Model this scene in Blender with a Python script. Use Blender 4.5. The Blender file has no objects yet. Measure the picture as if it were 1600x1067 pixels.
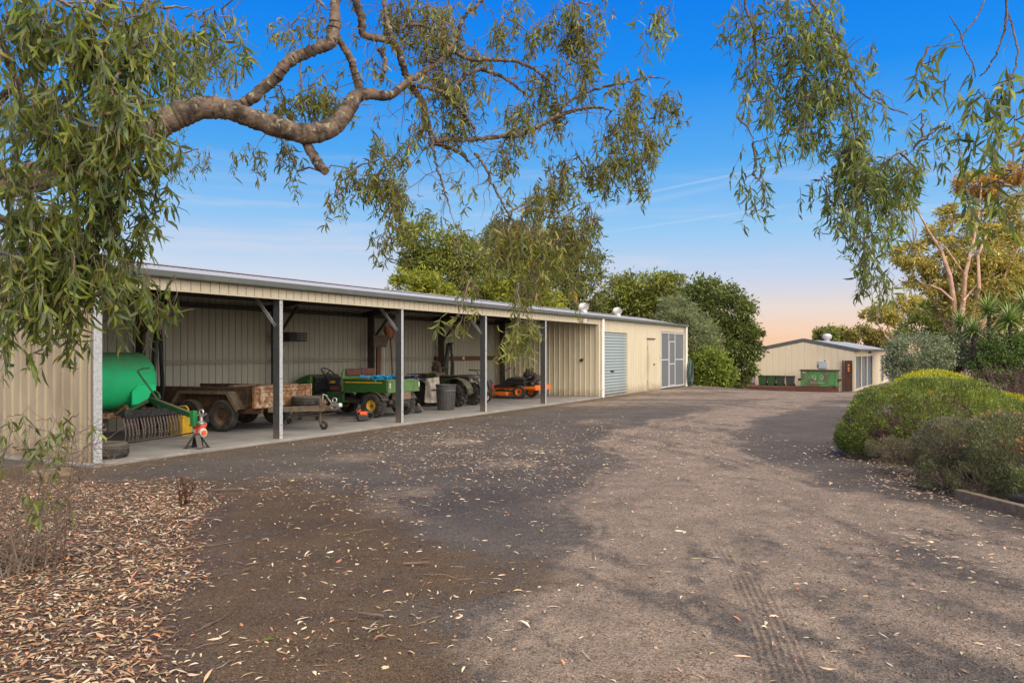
import bpy, math, random
import numpy as np
from mathutils import Vector, Matrix

random.seed(7)
rng = np.random.default_rng(11)
R = math.radians
sc = bpy.context.scene
COL = sc.collection

# ------------------------------------------------------------------ camera
F, HY, EYE = 1306.0, 549.0, 1.6
cam = bpy.data.cameras.new('camera')
cam.sensor_width = 36.0
cam.lens = 36.0 * F / 1600.0
cam.shift_y = (HY - 533.5) / 1600.0
cam.clip_start = 0.05
cam.clip_end = 3000
cam_ob = bpy.data.objects.new('camera', cam)
COL.objects.link(cam_ob)
cam_ob.location = (0, 0, EYE)
cam_ob.rotation_euler = (R(90), 0, 0)
sc.camera = cam_ob

sc.view_settings.view_transform = 'Standard'
sc.view_settings.look = 'None'
sc.view_settings.exposure = 0.80
sc.view_settings.gamma = 1.0
sc.view_settings.use_curve_mapping = False
sc.render.engine = 'CYCLES'
sc.cycles.max_bounces = 8
sc.cycles.transparent_max_bounces = 12
sc.cycles.use_denoising = True

# ------------------------------------------------------------------ world sky and sun
SUN_AZ = R(147)      # clockwise from +Y: behind the camera, to the right
SUN_EL = R(44)
world = bpy.data.worlds.new('World')
sc.world = world
world.use_nodes = True
wt = world.node_tree
wt.nodes.clear()
WN = wt.nodes.new
WL = wt.links.new


def s2l(c):
    return tuple(((x / 255.0) / 12.92 if x <= 10 else ((x / 255.0 + 0.055) / 1.055) ** 2.4) for x in c)


def wmath(op, a, b=None, clamp=False):
    n = WN('ShaderNodeMath')
    n.operation = op
    n.use_clamp = clamp
    for i, x in enumerate((a, b)):
        if x is None:
            continue
        if isinstance(x, (int, float)):
            n.inputs[i].default_value = x
        else:
            WL(x, n.inputs[i])
    return n.outputs[0]


def wdot(vec, d):
    n = WN('ShaderNodeVectorMath')
    n.operation = 'DOT_PRODUCT'
    WL(vec, n.inputs[0])
    n.inputs[1].default_value = d
    return n.outputs['Value']


def wmap(x, a, b, c=0.0, d=1.0, smooth=True):
    n = WN('ShaderNodeMapRange')
    n.interpolation_type = 'SMOOTHSTEP' if smooth else 'LINEAR'
    WL(x, n.inputs['Value'])
    n.inputs['From Min'].default_value = a
    n.inputs['From Max'].default_value = b
    n.inputs['To Min'].default_value = c
    n.inputs['To Max'].default_value = d
    return n.outputs['Result']


def wmix(f, a, b, mode='MIX'):
    n = WN('ShaderNodeMix')
    n.data_type = 'RGBA'
    n.blend_type = mode
    for i, x in ((0, f), (6, a), (7, b)):
        if isinstance(x, (int, float)):
            n.inputs[i].default_value = x
        elif isinstance(x, tuple):
            n.inputs[i].default_value = (*x, 1)
        else:
            WL(x, n.inputs[i])
    return n.outputs[2]


def wramp(x, stops):
    n = WN('ShaderNodeValToRGB')
    el = n.color_ramp.elements
    while len(el) < len(stops):
        el.new(0.5)
    for e, (p, c) in zip(el, stops):
        e.position = p
        e.color = (*s2l(c), 1)
    WL(x, n.inputs[0])
    return n.outputs[0]


tcw = WN('ShaderNodeTexCoord')
nrm = WN('ShaderNodeVectorMath')
nrm.operation = 'NORMALIZE'
WL(tcw.outputs['Generated'], nrm.inputs[0])
DIR = nrm.outputs[0]
sepw = WN('ShaderNodeSeparateXYZ')
WL(DIR, sepw.inputs[0])
el_ = sepw.outputs['Z']
warm = wramp(el_, [(0.0, (250, 194, 148)), (0.022, (250, 210, 178)), (0.05, (234, 219, 211)), (0.085, (200, 213, 236)),
                   (0.14, (152, 202, 244)), (0.22, (88, 172, 242)), (0.31, (26, 142, 242)), (0.40, (4, 124, 236)), (1.0, (4, 66, 150))])
cool = wramp(el_, [(0.0, (242, 200, 168)), (0.03, (236, 216, 204)), (0.07, (222, 224, 234)), (0.11, (190, 213, 240)),
                   (0.16, (142, 196, 244)), (0.23, (80, 168, 242)), (0.31, (28, 144, 242)), (0.40, (4, 124, 236)), (1.0, (4, 66, 150))])
glow = wmap(wdot(DIR, (math.sin(R(20)), math.cos(R(20)), 0.0)), 0.80, 1.0)
grad = wmix(glow, cool, warm)
# thin cirrus streaks low in the sky
mpw = WN('ShaderNodeMapping')
mpw.inputs['Scale'].default_value = (1.6, 1.6, 22.0)
mpw.inputs['Rotation'].default_value = (0.0, R(7), 0.0)
WL(DIR, mpw.inputs['Vector'])
nzw = WN('ShaderNodeTexNoise')
nzw.inputs['Scale'].default_value = 2.2
nzw.inputs['Detail'].default_value = 6
nzw.inputs['Roughness'].default_value = 0.62
WL(mpw.outputs[0], nzw.inputs['Vector'])
cirrus = wmath('MULTIPLY', wmap(nzw.outputs[0], 0.46, 0.78), wmap(el_, 0.30, 0.10))
sky_c = wmix(wmath('MULTIPLY', cirrus, 0.38), grad, s2l((236, 226, 226)))


def pdir(px, py):
    return Vector(((px - 800) / F, 1.0, (HY - py) / F)).normalized()


for (a, b, w, k) in (((960, 312), (1282, 245), 0.0021, 0.20), ((935, 365), (1255, 318), 0.0022, 0.13), ((900, 338), (1260, 262), 0.006, 0.09)):
    d1, d2 = pdir(*a), pdir(*b)
    nv = d1.cross(d2).normalized()
    mid = (d1 + d2).normalized()
    side = wmath('ABSOLUTE', wdot(DIR, tuple(nv)))
    line = wmap(side, w, 0.0)
    ends = wmap(wdot(DIR, tuple(mid)), d1.dot(mid) - 0.004, d1.dot(mid) + 0.006)
    sky_c = wmix(wmath('MULTIPLY', wmath('MULTIPLY', line, ends), k), sky_c, s2l((240, 236, 236)))
nis = WN('ShaderNodeTexSky')
nis.sky_type = 'NISHITA'
nis.sun_disc = False
nis.sun_elevation = SUN_EL
nis.sun_rotation = SUN_AZ
nis_s = wmix(1.0, nis.outputs[0], (0.09, 0.09, 0.09), 'MULTIPLY')
sky_c = wmix(0.03, sky_c, nis_s)
bgw = WN('ShaderNodeBackground')
bgw.inputs['Strength'].default_value = 0.585
WL(sky_c, bgw.inputs['Color'])
outw = WN('ShaderNodeOutputWorld')
WL(bgw.outputs[0], outw.inputs['Surface'])

sun = bpy.data.lights.new('sun', 'SUN')
sun.energy = 4.9
sun.angle = R(100)
sun.color = (1.0, 0.85, 0.64)
sun_ob = bpy.data.objects.new('sun', sun)
COL.objects.link(sun_ob)
sv = Vector((math.sin(SUN_AZ) * math.cos(SUN_EL), math.cos(SUN_AZ) * math.cos(SUN_EL), math.sin(SUN_EL)))
sun_ob.rotation_euler = (-sv).to_track_quat('-Z', 'Y').to_euler()
sun_ob.location = sv * 60

# ------------------------------------------------------------------ helpers
A_SHED = math.atan2(1306, 672)
D = Vector((math.cos(A_SHED), math.sin(A_SHED), 0))
N = Vector((-D.y, D.x, 0))
O = Vector((-5.97, 11.95, 0))


def W(u, v, z=0.0):
    return O + D * u + N * v + Vector((0, 0, z))


def P(px, py, Y):
    """the point at depth Y (metres from the camera) seen at pixel px, py of the photograph"""
    return Vector(((px - 800) / F * Y, Y, EYE - (py - HY) / F * Y))


def G(px, py, z=-0.04):
    Y = (EYE - z) * F / (py - HY)
    return Vector(((px - 800) / F * Y, Y, z))


def sstep(t):
    t = np.clip(t, 0, 1)
    return t * t * (3 - 2 * t)


def gz(x, y):
    return -0.04 - 0.86 * sstep((np.asarray(y, float) - 31) / 20) * sstep((np.asarray(x, float) - 7.5) / 8)


def link(o, parent=None):
    COL.objects.link(o)
    if parent is not None:
        o.parent = parent
    return o


def tag(o, label=None, cat=None, group=None, kind=None):
    if label:
        o['label'] = label
    if cat:
        o['category'] = cat
    if group:
        o['group'] = group
    if kind:
        o['kind'] = kind
    return o


def thing(name, label, cat, loc=(0, 0, 0), rz=0.0, group=None):
    o = bpy.data.objects.new(name, None)
    o.empty_display_size = 0.2
    COL.objects.link(o)
    o.location = loc
    o.rotation_euler = (0, 0, rz)
    return tag(o, label, cat, group)


def copy_tree(o, parent=None):
    c = o.copy()
    COL.objects.link(c)
    c.parent = parent
    for ch in list(o.children):
        copy_tree(ch, c)
    return c


class MB:
    def __init__(s):
        s.v, s.f = [], []

    def add(s, vs, fs):
        b = len(s.v)
        s.v += [tuple(x) for x in vs]
        s.f += [tuple(b + i for i in f) for f in fs]
        return s

    def bx(s, x0, x1, y0, y1, z0, z1):
        vs = [(x, y, z) for z in (z0, z1) for y in (y0, y1) for x in (x0, x1)]
        return s.add(vs, [(0, 2, 3, 1), (4, 5, 7, 6), (0, 1, 5, 4), (2, 6, 7, 3), (0, 4, 6, 2), (1, 3, 7, 5)])

    def box(s, c, d, m=None):
        hx, hy, hz = d[0] / 2, d[1] / 2, d[2] / 2
        vs = [Vector((x, y, z)) for z in (-hz, hz) for y in (-hy, hy) for x in (-hx, hx)]
        if m is not None:
            vs = [m @ q for q in vs]
        c = Vector(c)
        return s.add([q + c for q in vs], [(0, 2, 3, 1), (4, 5, 7, 6), (0, 1, 5, 4), (2, 6, 7, 3), (0, 4, 6, 2), (1, 3, 7, 5)])

    def bar(s, p, q, w, h=None, up=(0, 0, 1)):
        p, q = Vector(p), Vector(q)
        h = h or w
        d = (q - p)
        L = d.length
        d.normalize()
        up = Vector(up)
        if abs(d.dot(up)) > 0.98:
            up = Vector((1, 0, 0))
        sd = d.cross(up).normalized()
        u2 = sd.cross(d)
        m = Matrix((sd, d, u2)).transposed()
        return s.box((p + q) / 2, (w, L, h), m)

    def tube(s, pts, r, n=8, caps=True, closed=False):
        pts = [Vector(p) for p in pts]
        k = len(pts)
        rr = r if hasattr(r, '__len__') else [r] * k
        b = len(s.v)
        prev = None
        for i, p in enumerate(pts):
            if closed:
                t = pts[(i + 1) % k] - pts[i - 1]
            else:
                t = pts[min(i + 1, k - 1)] - pts[max(i - 1, 0)]
            if t.length < 1e-9:
                t = Vector((0, 0, 1))
            t.normalize()
            if prev is None:
                a = Vector((0, 0, 1)) if abs(t.z) < 0.9 else Vector((1, 0, 0))
                sd = t.cross(a).normalized()
            else:
                sd = (prev - t * prev.dot(t))
                if sd.length < 1e-6:
                    sd = t.orthogonal()
                sd.normalize()
            prev = sd
            bt = t.cross(sd)
            for j in range(n):
                an = 2 * math.pi * j / n
                s.v.append(tuple(p + (sd * math.cos(an) + bt * math.sin(an)) * rr[i]))
        for i in range(k if closed else k - 1):
            i2 = (i + 1) % k
            for j in range(n):
                j2 = (j + 1) % n
                s.f.append((b + i * n + j, b + i * n + j2, b + i2 * n + j2, b + i2 * n + j))
        if caps and not closed:
            s.f.append(tuple(b + j for j in reversed(range(n))))
            s.f.append(tuple(b + (k - 1) * n + j for j in range(n)))
        return s

    def cyl(s, p, q, r, r2=None, n=14, caps=True):
        return s.tube([p, q], [r, r if r2 is None else r2], n, caps)

    def lathe(s, prof, c=(0, 0, 0), axis='z', n=24, closed=False):
        """prof: (radius, height along the axis)"""
        c = Vector(c)
        b = len(s.v)
        for (r, h) in prof:
            for j in range(n):
                a = 2 * math.pi * j / n
                x, y = r * math.cos(a), r * math.sin(a)
                q = {'z': (x, y, h), 'x': (h, x, y), 'y': (y, h, x)}[axis]
                s.v.append(tuple(Vector(q) + c))
        m = len(prof)
        for i in range(m if closed else m - 1):
            i2 = (i + 1) % m
            for j in range(n):
                j2 = (j + 1) % n
                s.f.append((b + i * n + j, b + i * n + j2, b + i2 * n + j2, b + i2 * n + j))
        if not closed:
            if prof[0][0] > 1e-5:
                s.f.append(tuple(b + j for j in reversed(range(n))))
            if prof[-1][0] > 1e-5:
                s.f.append(tuple(b + (m - 1) * n + j for j in range(n)))
        return s

    def prism(s, poly, plane, d0, d1):
        k = len(poly)

        def q(a, b2, d):
            return {'xz': (a, d, b2), 'yz': (d, a, b2), 'xy': (a, b2, d)}[plane]
        vs = [q(a, b2, d0) for a, b2 in poly] + [q(a, b2, d1) for a, b2 in poly]
        fs = [tuple(reversed(range(k))), tuple(range(k, 2 * k))]
        for i in range(k):
            j = (i + 1) % k
            fs.append((i, j, k + j, k + i))
        return s.add(vs, fs)

    def mesh(s, name, mat, smooth=True, ang=32):
        me = bpy.data.meshes.new(name)
        me.from_pydata(s.v, [], s.f)
        me.validate()
        import bmesh as _b
        bm = _b.new()
        bm.from_mesh(me)
        _b.ops.recalc_face_normals(bm, faces=bm.faces)
        bm.to_mesh(me)
        bm.free()
        if smooth:
            me.polygons.foreach_set('use_smooth', [True] * len(me.polygons))
            me.set_sharp_from_angle(angle=R(ang))
        if mat is not None:
            me.materials.append(mat)
        return me

    def build(s, name, mat, parent=None, loc=None, bevel=0.0, smooth=True, rot=None):
        o = bpy.data.objects.new(name, s.mesh(name, mat, smooth))
        link(o, parent)
        if loc is not None:
            o.location = loc
        if rot is not None:
            o.rotation_euler = rot
        if bevel:
            m = o.modifiers.new('edge', 'BEVEL')
            m.width = bevel
            m.segments = 2
            m.limit_method = 'ANGLE'
            m.angle_limit = R(40)
        return o


def tri_mesh(name, co, tris, mat, col=None):
    """fast mesh from numpy arrays; col: per-vertex colours"""
    me = bpy.data.meshes.new(name)
    co = np.asarray(co, np.float32)
    tris = np.asarray(tris, np.int32)
    me.vertices.add(len(co))
    me.vertices.foreach_set('co', co.ravel())
    me.loops.add(tris.size)
    me.loops.foreach_set('vertex_index', tris.ravel())
    me.polygons.add(len(tris))
    me.polygons.foreach_set('loop_start', np.arange(0, tris.size, 3, dtype=np.int32))
    if col is not None:
        at = me.attributes.new('col', 'FLOAT_COLOR', 'POINT')
        c4 = np.ones((len(co), 4), np.float32)
        c4[:, :3] = col
        at.data.foreach_set('color', c4.ravel())
    me.materials.append(mat)
    me.update(calc_edges=True)
    return me


def unit(a):
    return a / np.maximum(np.linalg.norm(a, axis=1, keepdims=True), 1e-9)


def leaf_arrays(p, d, L, Wd, col, bend=0.15, six=True):
    """p base points, d leaf axes, L lengths, Wd widths, col colours: leaf blades of 4 (six) or 2 triangles"""
    n = len(p)
    d = unit(d)
    rnd = rng.normal(size=(n, 3))
    sd = unit(np.cross(d, rnd))
    up = np.cross(sd, d)
    L = L[:, None]
    Wd = Wd[:, None]
    bd = (rng.normal(size=(n, 1)) * bend) * L
    sb = (rng.normal(size=(n, 1)) * bend * 0.9) * L
    if six:
        a1 = p + d * L * 0.32 + up * bd * 0.45 + sd * sb * 0.5
        a2 = p + d * L * 0.68 + up * bd * 0.55 + sd * sb * 0.6
        t = p + d * L
        co = np.stack([p, a1 - sd * Wd * .5, a1 + sd * Wd * .5 + up * Wd * .12, a2 - sd * Wd * .36, a2 + sd * Wd * .36 + up * Wd * .1, t], 1).reshape(-1, 3)
        base = np.arange(n, dtype=np.int32)[:, None, None] * 6
        tr = base + np.array([[0, 2, 1], [1, 2, 4], [1, 4, 3], [3, 4, 5]], np.int32)[None]
        cc = np.repeat(col, 6, axis=0)
    else:
        m = p + d * L * 0.5 + up * bd
        co = np.stack([p, m - sd * Wd * .5, m + sd * Wd * .5, p + d * L], 1).reshape(-1, 3)
        base = np.arange(n, dtype=np.int32)[:, None, None] * 4
        tr = base + np.array([[0, 2, 1], [1, 2, 3]], np.int32)[None]
        cc = np.repeat(col, 4, axis=0)
    return co, tr.reshape(-1, 3), cc


def leaves_obj(name, arrs, mat, parent=None, kind='stuff'):
    cos, trs, ccs, off = [], [], [], 0
    for co, tr, cc in arrs:
        cos.append(co)
        trs.append(tr + off)
        ccs.append(cc)
        off += len(co)
    o = bpy.data.objects.new(name, tri_mesh(name, np.concatenate(cos), np.concatenate(trs), mat, np.concatenate(ccs)))
    link(o, parent)
    if kind:
        o['kind'] = kind
    return o


def pick(cols, n, jit=0.16, w=None):
    cols = np.array(cols, float)
    c = cols[rng.choice(len(cols), n, p=w)]
    return np.clip(c * (1 + rng.normal(size=(n, 1)) * jit) * (1 + rng.normal(size=(n, 3)) * 0.05), 0.004, 0.9)


# value noise for painting what lies on the ground
_tab = rng.random((256, 256))


def vnoise(x, y, s, octv=4, gain=0.55):
    out = np.zeros_like(x, float)
    amp, tot = 1.0, 0.0
    for o_ in range(octv):
        a = x * s + 31.7 * o_
        b = y * s + 17.3 * o_
        ia, ib = np.floor(a).astype(int), np.floor(b).astype(int)
        fa, fb = sstep(a - ia), sstep(b - ib)
        g00 = _tab[ia % 256, ib % 256]
        g10 = _tab[(ia + 1) % 256, ib % 256]
        g01 = _tab[ia % 256, (ib + 1) % 256]
        g11 = _tab[(ia + 1) % 256, (ib + 1) % 256]
        out += amp * ((g00 * (1 - fa) + g10 * fa) * (1 - fb) + (g01 * (1 - fa) + g11 * fa) * fb)
        tot += amp
        amp *= gain
        s *= 2.0
    return out / tot


# ------------------------------------------------------------------ materials
def nt(name):
    m = bpy.data.materials.new(name)
    m.use_nodes = True
    t = m.node_tree
    b = t.nodes['Principled BSDF']
    return m, t, b


def mat(name, c1, c2=None, rough=0.6, metal=0.0, scale=6.0, lo=0.42, hi=0.68, bump=0.0, bscale=40.0, spec=0.4, stretch=(1, 1, 1), c3=None, scale3=1.5, lo3=0.55, hi3=0.75):
    """principled surface of colour c1, worn or stained towards c2 (and c3) by noise fixed to the object"""
    m, t, b = nt(name)
    b.inputs['Roughness'].default_value = rough
    b.inputs['Metallic'].default_value = metal
    b.inputs['Specular IOR Level'].default_value = spec
    b.inputs['Base Color'].default_value = (*c1, 1)
    tc = t.nodes.new('ShaderNodeTexCoord')
    mp = t.nodes.new('ShaderNodeMapping')
    mp.inputs['Scale'].default_value = stretch
    t.links.new(tc.outputs['Object'], mp.inputs['Vector'])
    last = None

    def layer(prev, cc, s, a, z):
        nz = t.nodes.new('ShaderNodeTexNoise')
        nz.inputs['Scale'].default_value = s
        nz.inputs['Detail'].default_value = 7
        nz.inputs['Roughness'].default_value = 0.62
        t.links.new(mp.outputs[0], nz.inputs['Vector'])
        mr = t.nodes.new('ShaderNodeMapRange')
        mr.inputs['From Min'].default_value = a
        mr.inputs['From Max'].default_value = z
        t.links.new(nz.outputs[0], mr.inputs['Value'])
        mx = t.nodes.new('ShaderNodeMix')
        mx.data_type = 'RGBA'
        t.links.new(mr.outputs[0], mx.inputs[0])
        if prev is None:
            mx.inputs[6].default_value = (*c1, 1)
        else:
            t.links.new(prev, mx.inputs[6])
        mx.inputs[7].default_value = (*cc, 1)
        return mx.outputs[2]
    if c2 is not None:
        last = layer(None, c2, scale, lo, hi)
    if c3 is not None:
        last = layer(last, c3, scale3, lo3, hi3)
    if last is not None:
        t.links.new(last, b.inputs['Base Color'])
    if bump:
        nb = t.nodes.new('ShaderNodeTexNoise')
        nb.inputs['Scale'].default_value = bscale
        nb.inputs['Detail'].default_value = 5
        t.links.new(mp.outputs[0], nb.inputs['Vector'])
        bp = t.nodes.new('ShaderNodeBump')
        bp.inputs['Strength'].default_value = bump
        bp.inputs['Distance'].default_value = 0.01
        t.links.new(nb.outputs[0], bp.inputs['Height'])
        t.links.new(bp.outputs[0], b.inputs['Normal'])
    return m


def dusty_top(m, col, amount=0.8):
    """dust settled on the upward faces"""
    t = m.node_tree
    b = t.nodes['Principled BSDF']
    src = b.inputs['Base Color'].links[0].from_socket if b.inputs['Base Color'].links else None
    geo = t.nodes.new('ShaderNodeNewGeometry')
    sx = t.nodes.new('ShaderNodeSeparateXYZ')
    t.links.new(geo.outputs['Normal'], sx.inputs[0])
    nz = t.nodes.new('ShaderNodeTexNoise')
    nz.inputs['Scale'].default_value = 3.5
    nz.inputs['Detail'].default_value = 8
    t.links.new(geo.outputs['Position'], nz.inputs['Vector'])
    ma = t.nodes.new('ShaderNodeMath')
    ma.operation = 'MULTIPLY_ADD'
    t.links.new(nz.outputs[0], ma.inputs[0])
    ma.inputs[1].default_value = 0.7
    t.links.new(sx.outputs['Z'], ma.inputs[2])
    mr = t.nodes.new('ShaderNodeMapRange')
    t.links.new(ma.outputs[0], mr.inputs['Value'])
    mr.inputs['From Min'].default_value = 0.55
    mr.inputs['From Max'].default_value = 1.30
    mr.inputs['To Max'].default_value = amount
    mx = t.nodes.new('ShaderNodeMix')
    mx.data_type = 'RGBA'
    t.links.new(mr.outputs[0], mx.inputs[0])
    if src:
        t.links.new(src, mx.inputs[6])
    else:
        mx.inputs[6].default_value = b.inputs['Base Color'].default_value
    mx.inputs[7].default_value = (*col, 1)
    t.links.new(mx.outputs[2], b.inputs['Base Color'])
    rr = t.nodes.new('ShaderNodeMapRange')
    t.links.new(mr.outputs[0], rr.inputs['Value'])
    rr.inputs['To Min'].default_value = b.inputs['Roughness'].default_value
    rr.inputs['To Max'].default_value = 0.9
    t.links.new(rr.outputs[0], b.inputs['Roughness'])


def leafmat(name, trans=0.32, rough=0.5, spec=0.35):
    m, t, b = nt(name)
    at = t.nodes.new('ShaderNodeAttribute')
    at.attribute_name = 'col'
    b.inputs['Roughness'].default_value = rough
    b.inputs['Specular IOR Level'].default_value = spec
    t.links.new(at.outputs['Color'], b.inputs['Base Color'])
    tr = t.nodes.new('ShaderNodeBsdfTranslucent')
    hs = t.nodes.new('ShaderNodeHueSaturation')
    hs.inputs['Value'].default_value = 1.5
    hs.inputs['Saturation'].default_value = 1.1
    t.links.new(at.outputs['Color'], hs.inputs['Color'])
    t.links.new(hs.outputs[0], tr.inputs['Color'])
    mx = t.nodes.new('ShaderNodeMixShader')
    mx.inputs[0].default_value = trans
    t.links.new(b.outputs[0], mx.inputs[1])
    t.links.new(tr.outputs[0], mx.inputs[2])
    t.links.new(mx.outputs[0], t.nodes['Material Output'].inputs['Surface'])
    return m


M = {}
M['cream'] = mat('cream_sheet', (0.52, 0.47, 0.345), (0.45, 0.40, 0.29), 0.42, scale=2.2, lo=0.45, hi=0.8, bump=0.05, bscale=3, c3=(0.35, 0.295, 0.20), scale3=0.9, lo3=0.58, hi3=0.85, stretch=(1, 1, 0.35))
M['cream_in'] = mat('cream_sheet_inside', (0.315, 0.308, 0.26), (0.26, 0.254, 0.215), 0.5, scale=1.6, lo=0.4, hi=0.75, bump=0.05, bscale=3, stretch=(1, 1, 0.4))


def splash(m, col, top=0.32, amount=0.75):
    """mud splashed up from the ground on the lowest part of a wall"""
    t = m.node_tree
    b = t.nodes['Principled BSDF']
    src = b.inputs['Base Color'].links[0].from_socket
    geo = t.nodes.new('ShaderNodeNewGeometry')
    sx = t.nodes.new('ShaderNodeSeparateXYZ')
    t.links.new(geo.outputs['Position'], sx.inputs[0])
    nz = t.nodes.new('ShaderNodeTexNoise')
    nz.inputs['Scale'].default_value = 5.0
    nz.inputs['Detail'].default_value = 7
    t.links.new(geo.outputs['Position'], nz.inputs['Vector'])
    ma = t.nodes.new('ShaderNodeMath')
    ma.operation = 'MULTIPLY_ADD'
    t.links.new(nz.outputs[0], ma.inputs[0])
    ma.inputs[1].default_value = -0.5
    t.links.new(sx.outputs['Z'], ma.inputs[2])
    mr = t.nodes.new('ShaderNodeMapRange')
    t.links.new(ma.outputs[0], mr.inputs['Value'])
    mr.inputs['From Min'].default_value = top - 0.25
    mr.inputs['From Max'].default_value = -0.30
    mr.inputs['To Max'].default_value = amount
    mx = t.nodes.new('ShaderNodeMix')
    mx.data_type = 'RGBA'
    t.links.new(mr.outputs[0], mx.inputs[0])
    t.links.new(src, mx.inputs[6])
    mx.inputs[7].default_value = (*col, 1)
    t.links.new(mx.outputs[2], b.inputs['Base Color'])


M['cream_shaded'] = mat('shaded_cream_sheet', (0.37, 0.315, 0.215), (0.30, 0.25, 0.17), 0.5, scale=2.2, lo=0.42, hi=0.7, bump=0.05, bscale=3, c3=(0.24, 0.195, 0.135), scale3=1.1, lo3=0.5, hi3=0.8, stretch=(1, 1, 0.35))  # stained end wall cream, its base darkened to stand for canopy shade
splash(M['cream_shaded'], (0.18, 0.13, 0.09))
splash(M['cream'], (0.22, 0.16, 0.105))
M['roof'] = mat('roof_sheet', (0.36, 0.37, 0.38), (0.28, 0.29, 0.30), 0.5, 0.1, scale=1.3, lo=0.4, hi=0.75, spec=0.5)
M['gutter'] = mat('gutter_paint', (0.085, 0.095, 0.088), (0.12, 0.12, 0.105), 0.6, scale=3, lo=0.5, hi=0.8)
M['galv'] = mat('galvanised_steel', (0.44, 0.46, 0.47), (0.30, 0.32, 0.33), 0.5, 0.15, scale=24, lo=0.4, hi=0.65, bump=0.04)
M['galv_shaded'] = mat('shaded_galvanised_post', (0.062, 0.066, 0.070), (0.042, 0.045, 0.048), 0.5, 0.1, scale=14, lo=0.4, hi=0.7)  # post steel with the shade on its web put into the colour
M['pvc'] = mat('white_pipe', (0.66, 0.66, 0.64), (0.5, 0.5, 0.46), 0.4, scale=4, lo=0.5, hi=0.8)
M['roller'] = mat('roller_curtain', (0.27, 0.325, 0.335), (0.22, 0.265, 0.275), 0.42, scale=3, lo=0.45, hi=0.8, stretch=(0.4, 1, 1))
M['white_metal'] = mat('white_frame', (0.44, 0.45, 0.47), (0.34, 0.35, 0.36), 0.45, scale=6, lo=0.5, hi=0.8)
M['concrete'] = mat('concrete', (0.25, 0.242, 0.225), (0.17, 0.163, 0.15), 0.85, scale=1.6, lo=0.40, hi=0.68, bump=0.15, bscale=90, c3=(0.12, 0.11, 0.10), scale3=0.9, lo3=0.58, hi3=0.78)
M['rubber'] = mat('rubber', (0.022, 0.021, 0.020), (0.075, 0.068, 0.058), 0.75, scale=9, lo=0.45, hi=0.75, bump=0.15, bscale=60)
M['black'] = mat('black_plastic', (0.018, 0.018, 0.019), (0.05, 0.048, 0.045), 0.5, scale=9, lo=0.5, hi=0.8)
M['bin'] = mat('grey_bin_plastic', (0.055, 0.055, 0.055), (0.09, 0.085, 0.08), 0.55, scale=8, lo=0.45, hi=0.75)
M['dark_steel'] = mat('dark_steel', (0.05, 0.045, 0.042), (0.12, 0.07, 0.045), 0.6, 0.3, scale=12, lo=0.45, hi=0.7)
M['rust'] = mat('rust', (0.27, 0.135, 0.062), (0.10, 0.058, 0.036), 0.85, scale=16, lo=0.42, hi=0.62, bump=0.3, bscale=70, c3=(0.40, 0.31, 0.205), scale3=7, lo3=0.50, hi3=0.62)
M['rust_dark'] = mat('dark_rust', (0.075, 0.042, 0.026), (0.035, 0.025, 0.02), 0.85, scale=12, lo=0.4, hi=0.65, bump=0.3, bscale=60, c3=(0.17, 0.08, 0.04), scale3=5, lo3=0.55, hi3=0.7)
M['olive_steel'] = mat('drab_steel', (0.13, 0.105, 0.07), (0.07, 0.05, 0.035), 0.75, scale=9, lo=0.42, hi=0.7, bump=0.15)
M['tank'] = mat('green_tank_paint', (0.022, 0.56, 0.215), (0.03, 0.46, 0.18), 0.38, scale=2.2, lo=0.45, hi=0.8, c3=(0.09, 0.22, 0.10), scale3=1.4, lo3=0.60, hi3=0.85)
M['tank_fresh'] = mat('fresh_green_paint', (0.012, 0.66, 0.26), (0.02, 0.56, 0.22), 0.35, scale=3)
M['green_dark'] = mat('dark_green_paint', (0.018, 0.085, 0.030), (0.03, 0.045, 0.02), 0.45, scale=8, lo=0.45, hi=0.75)
M['gator'] = mat('green_paint', (0.030, 0.105, 0.022), (0.045, 0.065, 0.02), 0.42, scale=7, lo=0.5, hi=0.75)
M['gator_light'] = mat('light_green_paint', (0.095, 0.185, 0.06), (0.085, 0.12, 0.055), 0.42, scale=6, lo=0.48, hi=0.75)
M['yellow'] = mat('yellow_paint', (0.58, 0.37, 0.02), (0.36, 0.22, 0.03), 0.5, scale=8, lo=0.48, hi=0.75)
M['yellow_tub'] = mat('yellow_plastic', (0.58, 0.36, 0.02), (0.40, 0.25, 0.03), 0.45, scale=6)
M['seat'] = mat('brown_vinyl', (0.13, 0.055, 0.040), (0.08, 0.038, 0.03), 0.5, scale=8)
M['blue'] = mat('blue_fabric', (0.02, 0.30, 0.56), (0.03, 0.20, 0.42), 0.7, scale=14)
M['purple'] = mat('purple_fabric', (0.03, 0.025, 0.09), (0.02, 0.02, 0.05), 0.8, scale=14)
M['orange'] = mat('orange_paint', (0.72, 0.155, 0.012), (0.5, 0.10, 0.012), 0.38, scale=5, lo=0.5, hi=0.8)
M['orange_red'] = mat('orange_plastic', (0.75, 0.10, 0.02), (0.6, 0.07, 0.015), 0.4, scale=8)
M['red'] = mat('red_plastic', (0.50, 0.02, 0.015), (0.38, 0.02, 0.015), 0.4, scale=8)
M['pale_plastic'] = mat('pale_plastic', (0.60, 0.58, 0.54), (0.4, 0.38, 0.34), 0.45, scale=9)
M['camo'] = mat('camouflage_plastic', (0.055, 0.062, 0.022), (0.022, 0.026, 0.014), 0.5, scale=7, lo=0.48, hi=0.54, c3=(0.11, 0.095, 0.05), scale3=6, lo3=0.55, hi3=0.60)
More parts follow.
